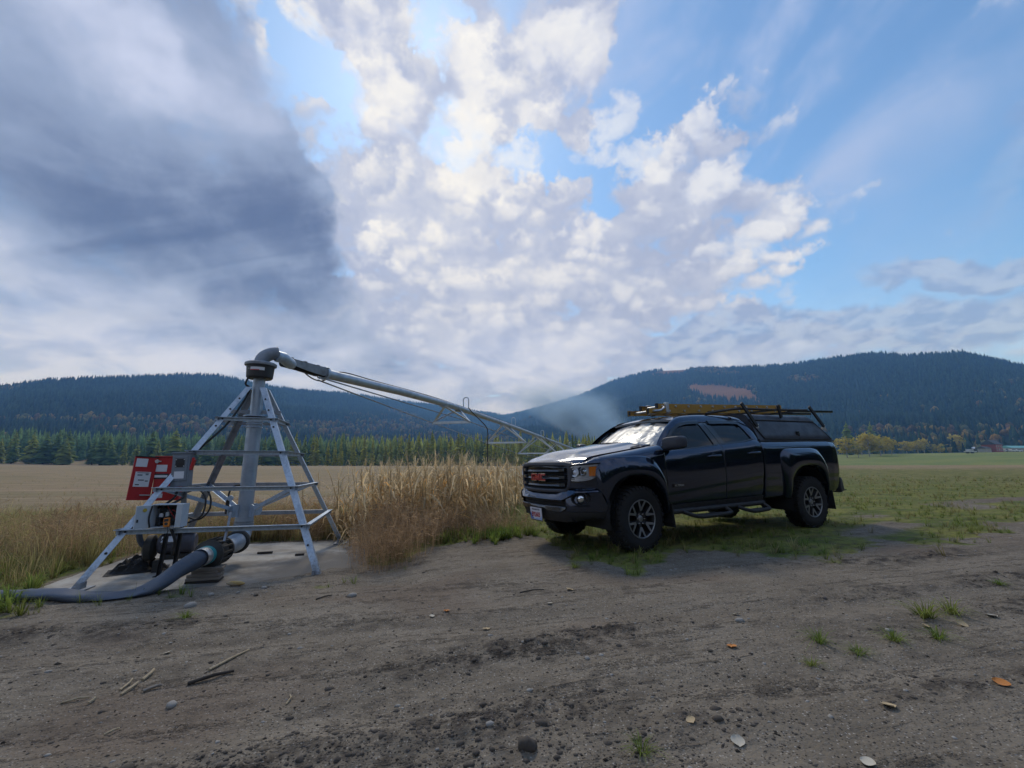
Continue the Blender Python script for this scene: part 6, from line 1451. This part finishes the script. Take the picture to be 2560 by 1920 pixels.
def build_corn():
    rng = np.random.default_rng(23)
    kinds = [corn_plant(s) for s in range(100, 108)]
    protos = [cat_geo(S + L + T) for S, L, T in kinds]
    # the stand: a wedge of unharvested corn running away from the track
    X, Y = [], []
    while len(X) < 760:
        y = rng.uniform(7.9, 17.5); lo = -3.3 - .16 * (y - 8); hi = -.55 + .17 * (y - 8); x = rng.uniform(lo, hi)
        dens = float(smooth01(lo - .1, lo + 1.3, x)) * .85 + .15
        if rng.uniform() < dens: X.append(x); Y.append(y)
    X, Y = np.array(X), np.array(Y); H = rng.uniform(.66, 1.20, len(X)) * (1 - .08 * smooth01(9, 15, Y))
    V, F, C = scatter_geo(protos, X, Y, H, rng, .13)
    tag(link('corn_stand', np_mesh('corn_stand', V, F, False, {'tint': C}), M['corn']), kind='stuff')
    # single plants that stand out along its near edge
    spots = [(-3.05, 7.9, 1.32), (-2.75, 8.3, 1.25), (-2.45, 7.7, 1.45), (-2.15, 8.0, 1.30), (-1.95, 7.5, 1.42), (-1.65, 7.9, 1.48), (-1.42, 7.6, 1.28), (-1.15, 7.9, 1.40), (-.92, 8.1, 1.30), (-.70, 8.4, 1.36), (-.40, 8.9, 1.40), (-.18, 9.6, 1.35), (.05, 10.4, 1.42), (-3.6, 8.6, 1.15), (-4.3, 9.4, 1.10), (-5.1, 10.3, 1.05), (-3.3, 9.2, 1.2), (-2.6, 7.4, 1.15), (-1.8, 8.4, 1.55), (-.55, 8.1, 1.22)]
    meshes = []
    for S, L, T in kinds:
        r = []
        for nm, g in (('stalk', S), ('leaves', L), ('tassel', T)):
            v, f, c = cat_geo(g); me = np_mesh(nm, v, f, False, {'tint': c}); me.materials.append(M['corn']); r.append((nm, me))
        meshes.append(r)
    for i, (x, y, h) in enumerate(spots):
        o = empty('corn_plant', (x, y, gz(x, y)), (rng.normal(0, .06), rng.normal(0, .06), rng.uniform(0, 6)), 'dry straw-coloured corn plant on the near edge of the standing corn', 'corn plant', 'dry corn plants along the near edge'); o.scale = (h * .84, h * .84, h * .84)
        for nm, me in meshes[i % 8]:
            c = link(nm, me, None, o)
            if nm != 'stalk': c['kind'] = 'stuff'
build_corn()
# ------------------------------------------------------------------ weeds and grass
def weed_geo(seed, n=26, spread=.28, leafy=.5):
    rng = np.random.default_rng(seed); L = []
    for k in range(n):
        a = rng.uniform(0, 6.283); d = np.array([math.cos(a), math.sin(a), 0]); ln = rng.uniform(.45, 1.0); lean = rng.uniform(.05, spread * 2)
        base = np.append(rng.normal(0, .17, 2), 0.0); top = base + d * lean * ln + np.array([0, 0, ln]); mid = base + d * lean * ln * .35 + np.array([0, 0, ln * .55]) + rng.normal(0, .03, 3)
        g = rng.uniform(.6, 1.35); V, F = ribbon([base, mid, top], [.005, .004, .002], d); L.append((V, F, np.full((len(V), 3), g)))
        for q in range(rng.integers(5, 9)):                 # twigs and seed sprays
            t = rng.uniform(.3, 1); p = mid * (1 - t) * 2 * t + base * (1 - t) ** 2 + top * t * t; dd = rng.normal(0, 1, 3); dd[2] = abs(dd[2]) * .8; dd /= np.linalg.norm(dd); l2 = rng.uniform(.06, .20)
            V, F = ribbon([p, p + dd * l2 * .6 + [0, 0, .01], p + dd * l2], [.003, .005 * (1 + leafy), .002], rng.normal(0, 1, 3)); L.append((V, F, np.full((len(V), 3), g * rng.uniform(.7, 1.3))))
    return cat_geo(L)
def tuft_geo(seed, n=26, ln=(.5, 1.0), w=.012, spread=.9):
    rng = np.random.default_rng(seed); L = []
    for k in range(n):
        a = rng.uniform(0, 6.283); d = np.array([math.cos(a), math.sin(a), 0]); l = rng.uniform(*ln); b = d * rng.uniform(0, .22); sp = rng.uniform(.1, spread)
        pts = [b, b + d * l * sp * .35 + np.array([0, 0, l * .55]), b + d * l * sp + np.array([0, 0, l * (1 - .55 * sp * sp)])]
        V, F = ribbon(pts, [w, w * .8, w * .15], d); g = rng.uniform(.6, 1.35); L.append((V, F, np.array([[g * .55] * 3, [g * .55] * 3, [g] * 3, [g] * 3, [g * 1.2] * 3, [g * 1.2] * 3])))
    return cat_geo(L)
def inpad(X, Y, m=1.55):
    u, v = pad_uv(X, Y); return (np.abs(u) < m) & (np.abs(v) < m)
def near_truck(X, Y, m=.0):
    dx, dy = X - TRUCK_P[0], Y - TRUCK_P[1]; c, s = math.cos(TRUCK_R[2]), math.sin(TRUCK_R[2]); lx, ly = dx * c + dy * s, -dx * s + dy * c
    return (lx > -4.6 - m) & (lx < .95 + m) & (np.abs(ly) < .95 + m)
def build_weeds():
    rng = np.random.default_rng(31)
    W_ = [weed_geo(s) for s in range(200, 205)]
    # rusty weeds in front of the corn and round the pad
    X, Y, H = [], [], []
    def patch(n, cx, cy, sx, sy, h0, h1, ang=0.0):
        x = rng.normal(0, 1, n) * sx; y = rng.normal(0, 1, n) * sy; X.extend(cx + x * math.cos(ang) - y * math.sin(ang)); Y.extend(cy + x * math.sin(ang) + y * math.cos(ang)); H.extend(rng.uniform(h0, h1, n))
    patch(19, -1.75, 6.35, .34, .55, .40, .85); patch(26, -2.1, 7.3, .55, .45, .55, .95); patch(9, -1.5, 5.75, .22, .22, .3, .62); patch(46, -3.4, 8.35, .9, .30, .5, .85, .2); patch(34, -5.0, 8.5, .8, .45, .45, .8); patch(26, -1.1, 7.2, .35, .35, .35, .65); patch(20, -.7, 7.7, .4, .3, .3, .55)
    patch(46, -7.4, 8.0, 1.4, 1.0, .45, .85); patch(14, -6.2, 6.2, .5, .5, .5, .95); patch(22, -9.5, 7.2, 1.4, 1.2, .5, .85)
    X, Y, H = map(np.array, (X, Y, H)); k = ~inpad(X, Y, 1.50); X, Y, H = X[k], Y[k], H[k]
    V, F, C = scatter_geo(W_, X, Y, H, rng, .06)
    tag(link('weeds', np_mesh('weeds', V, F, False, {'tint': C}), M['weed']), kind='stuff')
    # yellowish tall grass on the left of the pad and behind it
    T_ = [tuft_geo(s, 26, (.55, 1.0), .013, .75) for s in range(300, 304)]
    n = 1500; X = np.concatenate([rng.uniform(-13, -4.2, n), rng.uniform(-5.6, -.4, 420)]); Y = np.concatenate([rng.uniform(3.6, 11.5, n), rng.uniform(7.9, 10.5, 420)])
    k = (Y > y_edge(X) + .55) & ~inpad(X, Y, 1.72); X, Y = X[k], Y[k]; H = rng.uniform(.22, .62, len(X)) * (.6 + .4 * smooth01(.6, 2.0, Y - y_edge(X)))
    V, F, C = scatter_geo(T_, X, Y, H, rng, .1)
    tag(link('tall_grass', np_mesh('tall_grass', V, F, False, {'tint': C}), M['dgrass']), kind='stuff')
    # short green turf by the track and under the truck
    S_ = [tuft_geo(s, 15, (.45, 1.0), .026, 1.1) for s in range(400, 406)]
    n = 24000; a = rng.uniform(-60, 62, n); r = 4.2 * (36 / 4.2) ** (rng.uniform(0, 1, n) ** .8); X = r * np.sin(np.radians(a)); Y = r * np.cos(np.radians(a))
    g = grass_cover(X, Y); k = (rng.uniform(0, 1, n) < g * .9 * smooth01(-.5, .25, fbm(X * 1.3, Y * 1.3, 3, 71))) & ~inpad(X, Y, 1.62) & ((X > -1.4) | (Y < 8)); X, Y = X[k], Y[k]
    H = rng.uniform(.06, .15, len(X)) * (1 + .5 * smooth01(.2, .8, fbm(X * .8, Y * .8, 2, 13))); dry = rng.uniform(0, 1, len(X)) < .20 + .30 * smooth01(9, 18, np.hypot(X, Y))
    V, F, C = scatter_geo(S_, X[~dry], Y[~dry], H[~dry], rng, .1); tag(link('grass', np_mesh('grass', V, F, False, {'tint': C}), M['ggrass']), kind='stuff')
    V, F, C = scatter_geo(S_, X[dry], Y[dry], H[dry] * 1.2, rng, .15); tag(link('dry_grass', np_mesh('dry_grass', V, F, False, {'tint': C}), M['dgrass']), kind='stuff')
    # stubble standing in the cut field
    K_ = [tuft_geo(s, 7, (.5, 1.0), .035, .5) for s in range(450, 454)]
    n = 6500; a = rng.uniform(-54, 44, n); r = 11 * (75 / 11) ** rng.uniform(0, 1, n); X = r * np.sin(np.radians(a)); Y = r * np.cos(np.radians(a)); k = (Y > 10.5) & ((X < -5) | (Y > 18) | (X > 6)) & (np.abs(np.sin(Y * 1.1 + .15 * X)) > .35); X, Y = X[k], Y[k]
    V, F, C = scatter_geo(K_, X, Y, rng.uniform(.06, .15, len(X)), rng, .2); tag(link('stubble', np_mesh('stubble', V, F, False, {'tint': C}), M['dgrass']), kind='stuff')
    # green leafy fringe between corn and track
    G_ = [tuft_geo(s, 30, (.4, 1.0), .045, 1.2) for s in range(500, 504)]
    X = np.concatenate([rng.normal(-.35, .6, 110), rng.normal(.35, .22, 26), rng.normal(-6.2, 1.1, 130), rng.normal(-4.55, .35, 14)]); Y = np.concatenate([rng.normal(7.45, .35, 110), rng.normal(6.75, .12, 26), rng.normal(5.3, .7, 130), rng.normal(4.02, .05, 14)])
    k = ~inpad(X, Y, 1.6) & ~near_truck(X, Y, .1); X, Y = X[k], Y[k]
    V, F, C = scatter_geo(G_, X, Y, rng.uniform(.09, .26, len(X)), rng, .12); tag(link('leafy_weeds', np_mesh('leafy_weeds', V, F, False, {'tint': C}), M['ggrass']), kind='stuff')
    # single grass tufts out on the bare track
    me = [(lambda g: np_mesh('grass_tuft', g[0], g[1], False, {'tint': g[2]}))(tuft_geo(s, 90, (.3, 1.0), .022, 1.35)) for s in (600, 601, 602)]
    for q in me: q.materials.append(M['ggrass'])
    lab = [('bright green grass tuft, largest on the bare track', 2.80, 3.22, .15), ('bright green grass tuft joined to the largest tuft\'s near side', 3.02, 3.26, .13), ('small green tuft below the largest tuft', 2.28, 2.86, .09), ('green tuft right below the largest tuft', 2.56, 2.88, .10), ('flattened green tuft in the middle of the right track', 1.83, 2.86, .10), ('wispy green tuft beside the flattened tuft', 1.95, 2.72, .08), ('pale sprawling tuft at the bottom edge of the track', .50, 1.93, .07), ('thin grass tuft left of the flattened tuft', 1.62, 2.62, .06), ('green tuft on the track near the supply hose', -2.55, 3.72, .08), ('green tuft on dirt in front of the truck\'s front wheel', .68, 4.98, .10), ('low grass tuft far out on the right of the track', 4.05, 3.9, .07)]
    for i, (lb, x, y, s) in enumerate(lab):
        o = link('grass_tuft', me[i % 3], None, None, (x, y, gz(x, y) - .004), (0, 0, rng.uniform(0, 6)), (s * 1.9, s * 1.5, s * .95)); tag(o, lb, 'grass tuft', 'grass tufts on the bare track')
build_weeds()
# ------------------------------------------------------------------ stones, clods, leaves and sticks
def stone_mesh(name, seed, sub=1, rough=.25, flat=.6):
    rng = np.random.default_rng(seed); bm = bmesh.new(); bmesh.ops.create_icosphere(bm, subdivisions=sub, radius=1)
    for v in bm.verts: v.co *= 1 + rng.uniform(-rough, rough); v.co.z *= flat
    V = np.array([v.co[:] for v in bm.verts]); F = np.array([[q.index for q in f.verts] for f in bm.faces]); bm.free(); return V, F
def build_litter():
    rng = np.random.default_rng(53)
    mats = {}
    for nm, c1, c2 in (('clod', (.085, .070, .056), (.050, .042, .035)), ('pebble', (.30, .285, .26), (.17, .155, .14))): mats[nm] = worn(nm, c1, c2, .95, 0, 20, .8, bmp=.2)
    P_ = []
    for s in range(5): V, F = stone_mesh('s', 700 + s, 1, .30, .6); P_.append((V, F, np.ones((len(V), 3))))
    n = 5200; X = rng.uniform(-5, 8, n); rr_ = 1.6 * (7.0 / 1.6) ** rng.uniform(0, 1, 60000); aa_ = np.radians(rng.uniform(-57, 57, 60000)); X = rr_ * np.sin(aa_); Y = rr_ * np.cos(aa_)
    k = (Y < y_edge(X) + .4) & (rng.uniform(0, 1, len(X)) < .03 + .8 * rut_band(X, Y, .10)); X, Y = X[k][:6000], Y[k][:6000]
    V, F, C = scatter_geo(P_, X, Y, rng.gamma(1.3, .0032, len(X)) + .002, rng, .0, -.001); tag(link('clods', np_mesh('clods', V, F, False), mats['clod']), kind='stuff')
    OCT = (np.array([[1, 0, 0], [-.8, .2, 0], [0, 1, 0], [.1, -1, 0], [0, 0, .6], [0, 0, -.5]], float), np.array([[0, 2, 4], [2, 1, 4], [1, 3, 4], [3, 0, 4], [2, 0, 5], [1, 2, 5], [3, 1, 5], [0, 3, 5]]), np.ones((6, 3)))
    n = 12000; rr_ = 1.6 * (7.0 / 1.6) ** rng.uniform(0, 1, n); aa_ = np.radians(rng.uniform(-58, 58, n)); X = rr_ * np.sin(aa_); Y = rr_ * np.cos(aa_); k = Y < y_edge(X) + .2; X, Y = X[k], Y[k]
    V, F, C = scatter_geo([OCT], X, Y, rng.gamma(1.2, .0018, len(X)) + .0018, rng, .0, 0); h_ = (np.arange(len(V)) // 6 * 2654435761 % 97 / 97.0)[:, None]; tag(link('grit', np_mesh('grit', V, F, False, {'tint': .35 + 1.1 * h_ ** 2 * np.ones((1, 3))}), leafmat('grit_stone', (.24, .215, .185), (.16, .14, .12))), kind='stuff')
    n = 1900; X = rng.uniform(-4.5, 7, n); Y = rng.uniform(1.6, 6.2, n); k = (Y < y_edge(X) + .3) & (np.abs(X) < 1.25 * Y); X, Y = X[k], Y[k]
    V, F, C = scatter_geo(P_, X, Y, rng.gamma(1.2, .0027, len(X)) + .002, rng, .0, 0); tag(link('pebbles', np_mesh('pebbles', V, F, False), mats['pebble']), kind='stuff')
    def stone(x, y, s, lab, mat='pebble', flat=.55, seed=0, sub=2):
        V, F = stone_mesh('stone', 800 + seed, sub, .26 if mat == 'clod' else .10, flat); me = np_mesh('stone', V, F, mat != 'clod'); o = link('stone', me, mats[mat], None, (x, y, gz(x, y) + s * flat * .35), (0, 0, seed * 1.3), (s, s * .75, s)); tag(o, lab, 'stone', 'loose stones on the track')
    for i, (u, v, s, lab) in enumerate([(660, 1472, .030, 'rounded grey stone on dirt near the tower\'s front foot'), (475, 1520, .055, 'flat pale stone on the dirt below the supply hose'), (527, 1488, .035, 'grey stone just below the stacked boards'), (880, 1490, .045, 'pale stone at the edge of the brown weeds'), (640, 1490, .026, 'dark stone beside the yellow corn cob'), (1225, 1822, .020, 'small pale stone near the bottom of the track'), (1468, 1643, .020, 'light round stone on the middle of the track'), (1850, 1556, .030, 'oval grey stone by the red-brown rut'), (595, 1482, .022, 'small light stone below the yellow corn cob'), (430, 1758, .030, 'flat light stone on the left of the track')]):
        x, y = PX(u, v); stone(x, y, s, lab, 'clod' if 'dark' in lab else 'pebble', seed=i)
    x, y = PX(1318, 1872); stone(x, y, .036, 'knobbly brown clod, biggest lump at the bottom of the track', 'clod', .8, 31, 2)
    # fallen leaves
    lm = {'orange': worn('leaf_orange', (.52, .20, .04), (.38, .13, .03), .7, 0, 60, .6, bmp=.2), 'tan': worn('leaf_tan', (.50, .38, .22), (.36, .26, .15), .75, 0, 60, .6, bmp=.2), 'pale': worn('leaf_pale', (.55, .50, .40), (.42, .36, .27), .75, 0, 60, .6, bmp=.2)}
    G = [[Vector(((u - .5), (v - .5) * 1.1 * math.sin(math.pi * min(.98, max(.02, u))) ** .6, .10 * (2 * v - 1) ** 2 + .12 * (u - .4) ** 2)) for v in np.linspace(0, 1, 5)] for u in np.linspace(0, 1, 9)]
    lme = {k: MB().shell(G, (0, 0, .015)).mesh('fallen_leaf', 60) for k in lm}
    for k in lm: lme[k].materials.append(lm[k])
    for i, (u, v, s, c, lab) in enumerate([(1116, 1532, .065, 'orange', 'bright orange leaf on the far side of the track'), (1216, 1569, .070, 'tan', 'tan leaf just below the bright orange leaf'), (2505, 1716, .085, 'orange', 'orange leaf nearest the right edge of the track'), (2222, 1770, .080, 'tan', 'curled tan leaf left of the orange leaf at the right'), (1844, 1852, .068, 'pale', 'pale oval leaf near the bottom right of the track'), (1727, 1806, .050, 'tan', 'small curled tan leaf left of the pale oval leaf'), (2170, 1908, .065, 'pale', 'pale leaf at the very bottom edge of the track'), (1424, 1478, .085, 'tan', 'tan leaf on dirt in front of the truck'), (1830, 1618, .070, 'orange', 'rusty orange leaf beside the flattened grass tuft'), (2405, 1563, .085, 'tan', 'tan leaf lying below the largest grass tuft'), (2480, 1541, .080, 'pale', 'pale leaf right of the largest grass tuft'), (1080, 1543, .055, 'pale', 'pale leaf scrap left of the bright orange leaf'), (420, 1630, .060, 'pale', 'pale leaf scrap at the left of the track'), (1375, 1514, .06, 'pale', 'pale leaf scrap in the middle of the track'), (1840, 1534, .07, 'pale', 'pale leaf scrap beside the oval grey stone'), (2315, 1566, .06, 'tan', 'small tan leaf against the largest grass tuft')]):
        x, y = PX(u, v); o = link('fallen_leaf', lme[c], None, None, (x, y, gz(x, y) + .006), (rng.normal(0, .22), rng.normal(0, .22), rng.uniform(0, 6)), s * .72); tag(o, lab, 'leaf', 'fallen leaves on the track')
    # stalk pieces and sticks
    def stick(u0, v0, u1, v1, r, lab, mat, bend=.01):
        r *= .72
        a, b = PX(u0, v0), PX(u1, v1); p0 = Vector((a[0], a[1], gz(*a) + r)); p1 = Vector((b[0], b[1], gz(*b) + r * 1.4)); m_ = (p0 + p1) / 2 + Vector((bend, bend, r * .3 + .004))
        o = MB().tube([p0, m_, p1], [r, r * .95, r * .7], 7).build('stick', M[mat], None, smooth=50); tag(o, lab, 'stick', 'broken stalks on the track')
    for u0, v0, u1, v1, r, lab, mat in [(522, 1682, 622, 1628, .011, 'long straw-coloured stalk lying on the left of the track', 'straw'), (468, 1714, 585, 1686, .013, 'dark broken stick below the long stalk', 'wood_dark'), (302, 1738, 345, 1710, .010, 'short straw stalk left of the dark stick', 'straw'), (355, 1705, 384, 1680, .012, 'flat straw piece crossing the short stalk', 'straw'), (300, 1726, 330, 1702, .008, 'thin bent straw beside the short stalk', 'straw'), (358, 1728, 405, 1716, .011, 'stubby grey stick between the straw pieces and dark stick', 'wood'), (152, 1757, 222, 1744, .007, 'thin pale straw at the far left of the track', 'straw'), (222, 1758, 236, 1746, .009, 'short thick straw bit at the far left of the track', 'straw'), (262, 1826, 300, 1810, .007, 'short pale straw below the thin pale straw', 'straw'), (716, 1752, 725, 1732, .006, 'tiny upright pale straw right of the sticks', 'straw'), (790, 1500, 830, 1490, .009, 'dark twig on dirt by the brown weeds', 'wood_dark'), (1300, 1483, 1360, 1478, .008, 'dark twig on dirt in front of the truck', 'wood_dark')]: stick(u0, v0, u1, v1, r, lab, mat)
    # ear of corn on the dirt by the pad
    x, y = PX(592, 1466); E_ = empty('corn_cob', (x, y, gz(x, y) + .028), (0, 0, R(-8)), 'yellow corn cob lying on the dirt below the stacked boards', 'corn cob')
    MB().lathe([(.005, -.09), (.018, -.07), (.022, -.02), (.020, .04), (.012, .075), (.003, .09)], 14, (0, 0, 0), (1, 0, 0)).build('ear', worn('corn_kernels', (.42, .29, .10), (.30, .19, .07), .6, 0, 70, .6, bmp=.5), E_, smooth=50)
    MB().lathe([(.008, -.12), (.021, -.08), (.026, -.02), (.024, .03)], 12, (0, .004, -.004), (1, .04, 0)).build('husk', M['straw'], E_, smooth=50)
    for u, v, w_, lab in ((661, 1397, .20, 'dark weathered lath lying on the pad behind the valve'), (748, 1402, .12, 'short dark wood scrap beside the tower\'s front right leg')):
        x, y = PX(u, v); o = MB().box((0, 0, .016), (w_, .035, .028)).build('wood_scrap', M['wood_dark'], None, bevel=.004, seg=1); o.location = (x, y, PAD_Z); o.rotation_euler = (0, 0, .35); tag(o, lab, 'wood scrap', 'wood scraps on the pad')
def PX(u, v):                                              # place on the ground under a point of the photograph
    d = direction(u, v); z = 0.0
    for _ in range(25):
        t = (CAM_H - z) / -d.z; z = float(base_z(d.x * t, d.y * t))
    return d.x * t, d.y * t
build_litter()
# ------------------------------------------------------------------ farm across the valley
def build_farm():
    wall = worn('barn_red', (.30, .075, .05), (.22, .055, .04), .8, 0, 1.0, .6); white = worn('white_metal_roof', (.62, .66, .72), (.5, .54, .6), .5, .2, .5, .4); dark = worn('dark_shingle', (.06, .062, .07), (.09, .085, .085), .8, 0, 1, .6)
    teal = worn('teal_roof', (.16, .38, .38), (.13, .32, .33), .5, .2, .5, .4); beige = worn('beige_siding', (.36, .33, .29), (.28, .26, .23), .8, 0, 1, .5); wht = worn('white_paint', (.6, .6, .6), (.5, .5, .5), .4, 0, 1, .3)
    def place(u, dep):
        d = direction(u, 1140); x = d.x / d.y * dep; return x, dep, float(base_z(x, dep))
    def house(name, u, dep, w_, l_, h_, rh, rz, wm, rm, lab, cat, wins=0, drop=0.0):
        x, y, z = place(u, dep); o = empty(name, (x, y, z + drop), (0, 0, rz), lab, cat, 'farm buildings')
        MB().box((0, 0, h_ / 2), (l_, w_, h_)).build('wall', wm, o)
        mb = MB(); e = .5; mb.raw([(-l_ / 2 - e, -w_ / 2 - e, h_ - .1), (l_ / 2 + e, -w_ / 2 - e, h_ - .1), (l_ / 2 + e, w_ / 2 + e, h_ - .1), (-l_ / 2 - e, w_ / 2 + e, h_ - .1), (-l_ / 2 - e, 0, h_ + rh), (l_ / 2 + e, 0, h_ + rh)], [(0, 1, 5, 4), (2, 3, 4, 5), (0, 4, 3), (1, 2, 5), (3, 2, 1, 0)])
        mb.build('roof', rm, o)
        mg = MB(); mg.raw([(-l_ / 2, -w_ / 2, h_), (-l_ / 2, w_ / 2, h_), (-l_ / 2, 0, h_ + rh * .9), (l_ / 2, -w_ / 2, h_), (l_ / 2, w_ / 2, h_), (l_ / 2, 0, h_ + rh * .9)], [(0, 1, 2), (3, 5, 4)]); mg.build('gable', wm, o)
        for k in range(wins):
            xx = -l_ / 2 + l_ * (k % 3 + .5) / 3; zz = h_ * (.32 if k < 3 else .72)
            wn = MB().box((xx, -w_ / 2 - .04, zz), (1.0, .08, 1.1)).build('window', wht, o); MB().box((xx, -w_ / 2 - .09, zz), (.8, .03, .9)).build('pane', M['dglass'], wn)
        return o
    house('farmhouse', 2484, 268, 6.5, 7.2, 4.6, 2.8, .35, wall, dark, 'red two-storey farmhouse with dark roof across the green meadow', 'house', 6)
    house('shed', 2511, 330, 8, 15, 3.6, 1.8, .1, beige, white, 'open shed with a wide white roof behind the red farmhouse', 'shed', 0, .5)
    house('shed', 2446, 345, 6, 9, 3.0, 1.4, -.1, beige, white, 'small white-roofed shed left of the red farmhouse', 'shed', 0, 2.0)
    house('barn', 2557, 285, 8, 22, 3.0, 1.5, .05, beige, teal, 'long low barn with a teal roof at the meadow\'s right edge', 'barn')
    house('shed', 2464, 266, 4, 4.5, 2.4, 1.1, .2, beige, dark, 'dark lean-to attached beside the red farmhouse', 'shed')
    def vehicle(u, dep, L_, H_, lab, van=True):
        x, y, z = place(u, dep); o = empty('parked_car', (x, y, z), (0, 0, .2), lab, 'vehicle', 'vehicles by the farm')
        mb = MB(); mb.prism([(-L_ / 2, .35), (L_ / 2, .35), (L_ / 2, H_ * .6), (L_ * .33, H_ * .65), (L_ * .18, H_), (-L_ * .46, H_), (-L_ / 2, H_ * .7)], 1, -.85, .85); mb.build('body', wht, o, bevel=.08)
        MB().prism([(L_ * .31, H_ * .66), (L_ * .17, H_ * .93), (-L_ * .42, H_ * .93), (-L_ * .45, H_ * .68)], 1, -.87, .87).build('window', M['dglass'], o)
        for sx in (-.3, .3):
            for sy in (-.8, .8): MB().cyl((L_ * sx, sy - .1, .34), (L_ * sx, sy + .1, .34), .34, 12).build('wheel', M['rubber'], o)
    vehicle(2520, 268, 5, 2.0, 'white van parked right of the red farmhouse'); vehicle(2535, 266, 4.6, 1.7, 'white car parked beside the white van'); vehicle(2548, 267, 4.6, 1.7, 'white car parked farthest towards the teal barn')
    # trailer standing alone in the meadow
    x, y, z = place(2428, 236); o = empty('farm_trailer', (x, y, z), (0, 0, .25), 'low white trailer standing alone in the green meadow', 'trailer')
    MB().box((0, 0, 1.0), (6.0, 2.2, .35)).build('deck', wht, o); MB().box((-.4, 0, 1.75), (2.6, 2.1, .5)).build('load', wht, o, bevel=.1)
    for xx in (-1.0, .2):
        for sy in (-1, 1): MB().cyl((xx, sy - .12, .4), (xx, sy + .12, .4), .4, 12).build('wheel', M['rubber'], o)
    MB().bar((3.0, 0, 1.0), (4.6, 0, .6), .15, .15).build('drawbar', M['iron'], o)
build_farm()
# ------------------------------------------------------------------ smoke from a burn pile beyond the field
def build_smoke():
    c = direction(1480, 1075); dep = 430; x0 = c.x / c.y * dep
    m = bpy.data.materials.new('wood_smoke'); m.use_nodes = True; t = NT(m.node_tree); t.n.clear()
    p = t.new('ShaderNodeTexCoord').outputs['Object']; s = t.sep(p)
    n = t.noise(t.vec('MULTIPLY', p, (1, 1, 1.2)), .034, 5, .58, .6)
    # plume leaning away to the left with height
    ax = t.math('SUBTRACT', s[0], t.math('MULTIPLY_ADD', s[2], -1.15, 34))
    wid = t.math('MULTIPLY_ADD', s[2], .72, 11.0)
    r = t.math('DIVIDE', t.vec('LENGTH', t.comb(ax, t.mul(s[1], .9), 0.0)), wid)
    fade = t.mul(t.step(r, 1.25, .15), t.mul(t.step(s[2], 74, 20), t.step(s[2], 0, 10)))
    d = t.mul(t.mul(fade, t.step(n, .34, .62)), .15)
    v = t.new('ShaderNodeVolumePrincipled'); v.inputs['Color'].default_value = (.60, .81, 1.0, 1); v.inputs['Anisotropy'].default_value = .1
    t.put(v.inputs['Density'], d)
    out = t.new('ShaderNodeOutputMaterial'); t.l.new(v.outputs[0], out.inputs['Volume'])
    o = MB().hexa([(-5, -42, 0), (55, -42, 0), (55, 42, 0), (-5, 42, 0), (-125, -42, 76), (30, -42, 76), (30, 42, 76), (-125, 42, 76)]).build('smoke', m)
    o.location = (x0, dep, float(base_z(x0, dep)) + 2); tag(o, 'pale blue wood smoke drifting up from behind the truck', 'smoke', kind='stuff')
build_smoke()
# ------------------------------------------------------------------ the air of the valley
def build_haze():
    mb = MB(); mb.box((150, 700, 172), (5600, 4900, 400))
    m = bpy.data.materials.new('valley_haze'); m.use_nodes = True; t = NT(m.node_tree); t.n.clear()
    v = t.new('ShaderNodeVolumePrincipled'); v.inputs['Color'].default_value = (.22, .50, 1.0, 1); v.inputs['Absorption Color'].default_value = (1, 1, 1, 1); v.inputs['Density'].default_value = HAZE
    v.inputs['Anisotropy'].default_value = .2
    out = t.new('ShaderNodeOutputMaterial'); t.l.new(v.outputs[0], out.inputs['Volume'])
    tag(mb.build('haze', m), kind='stuff')
HAZE = .00034
build_haze()
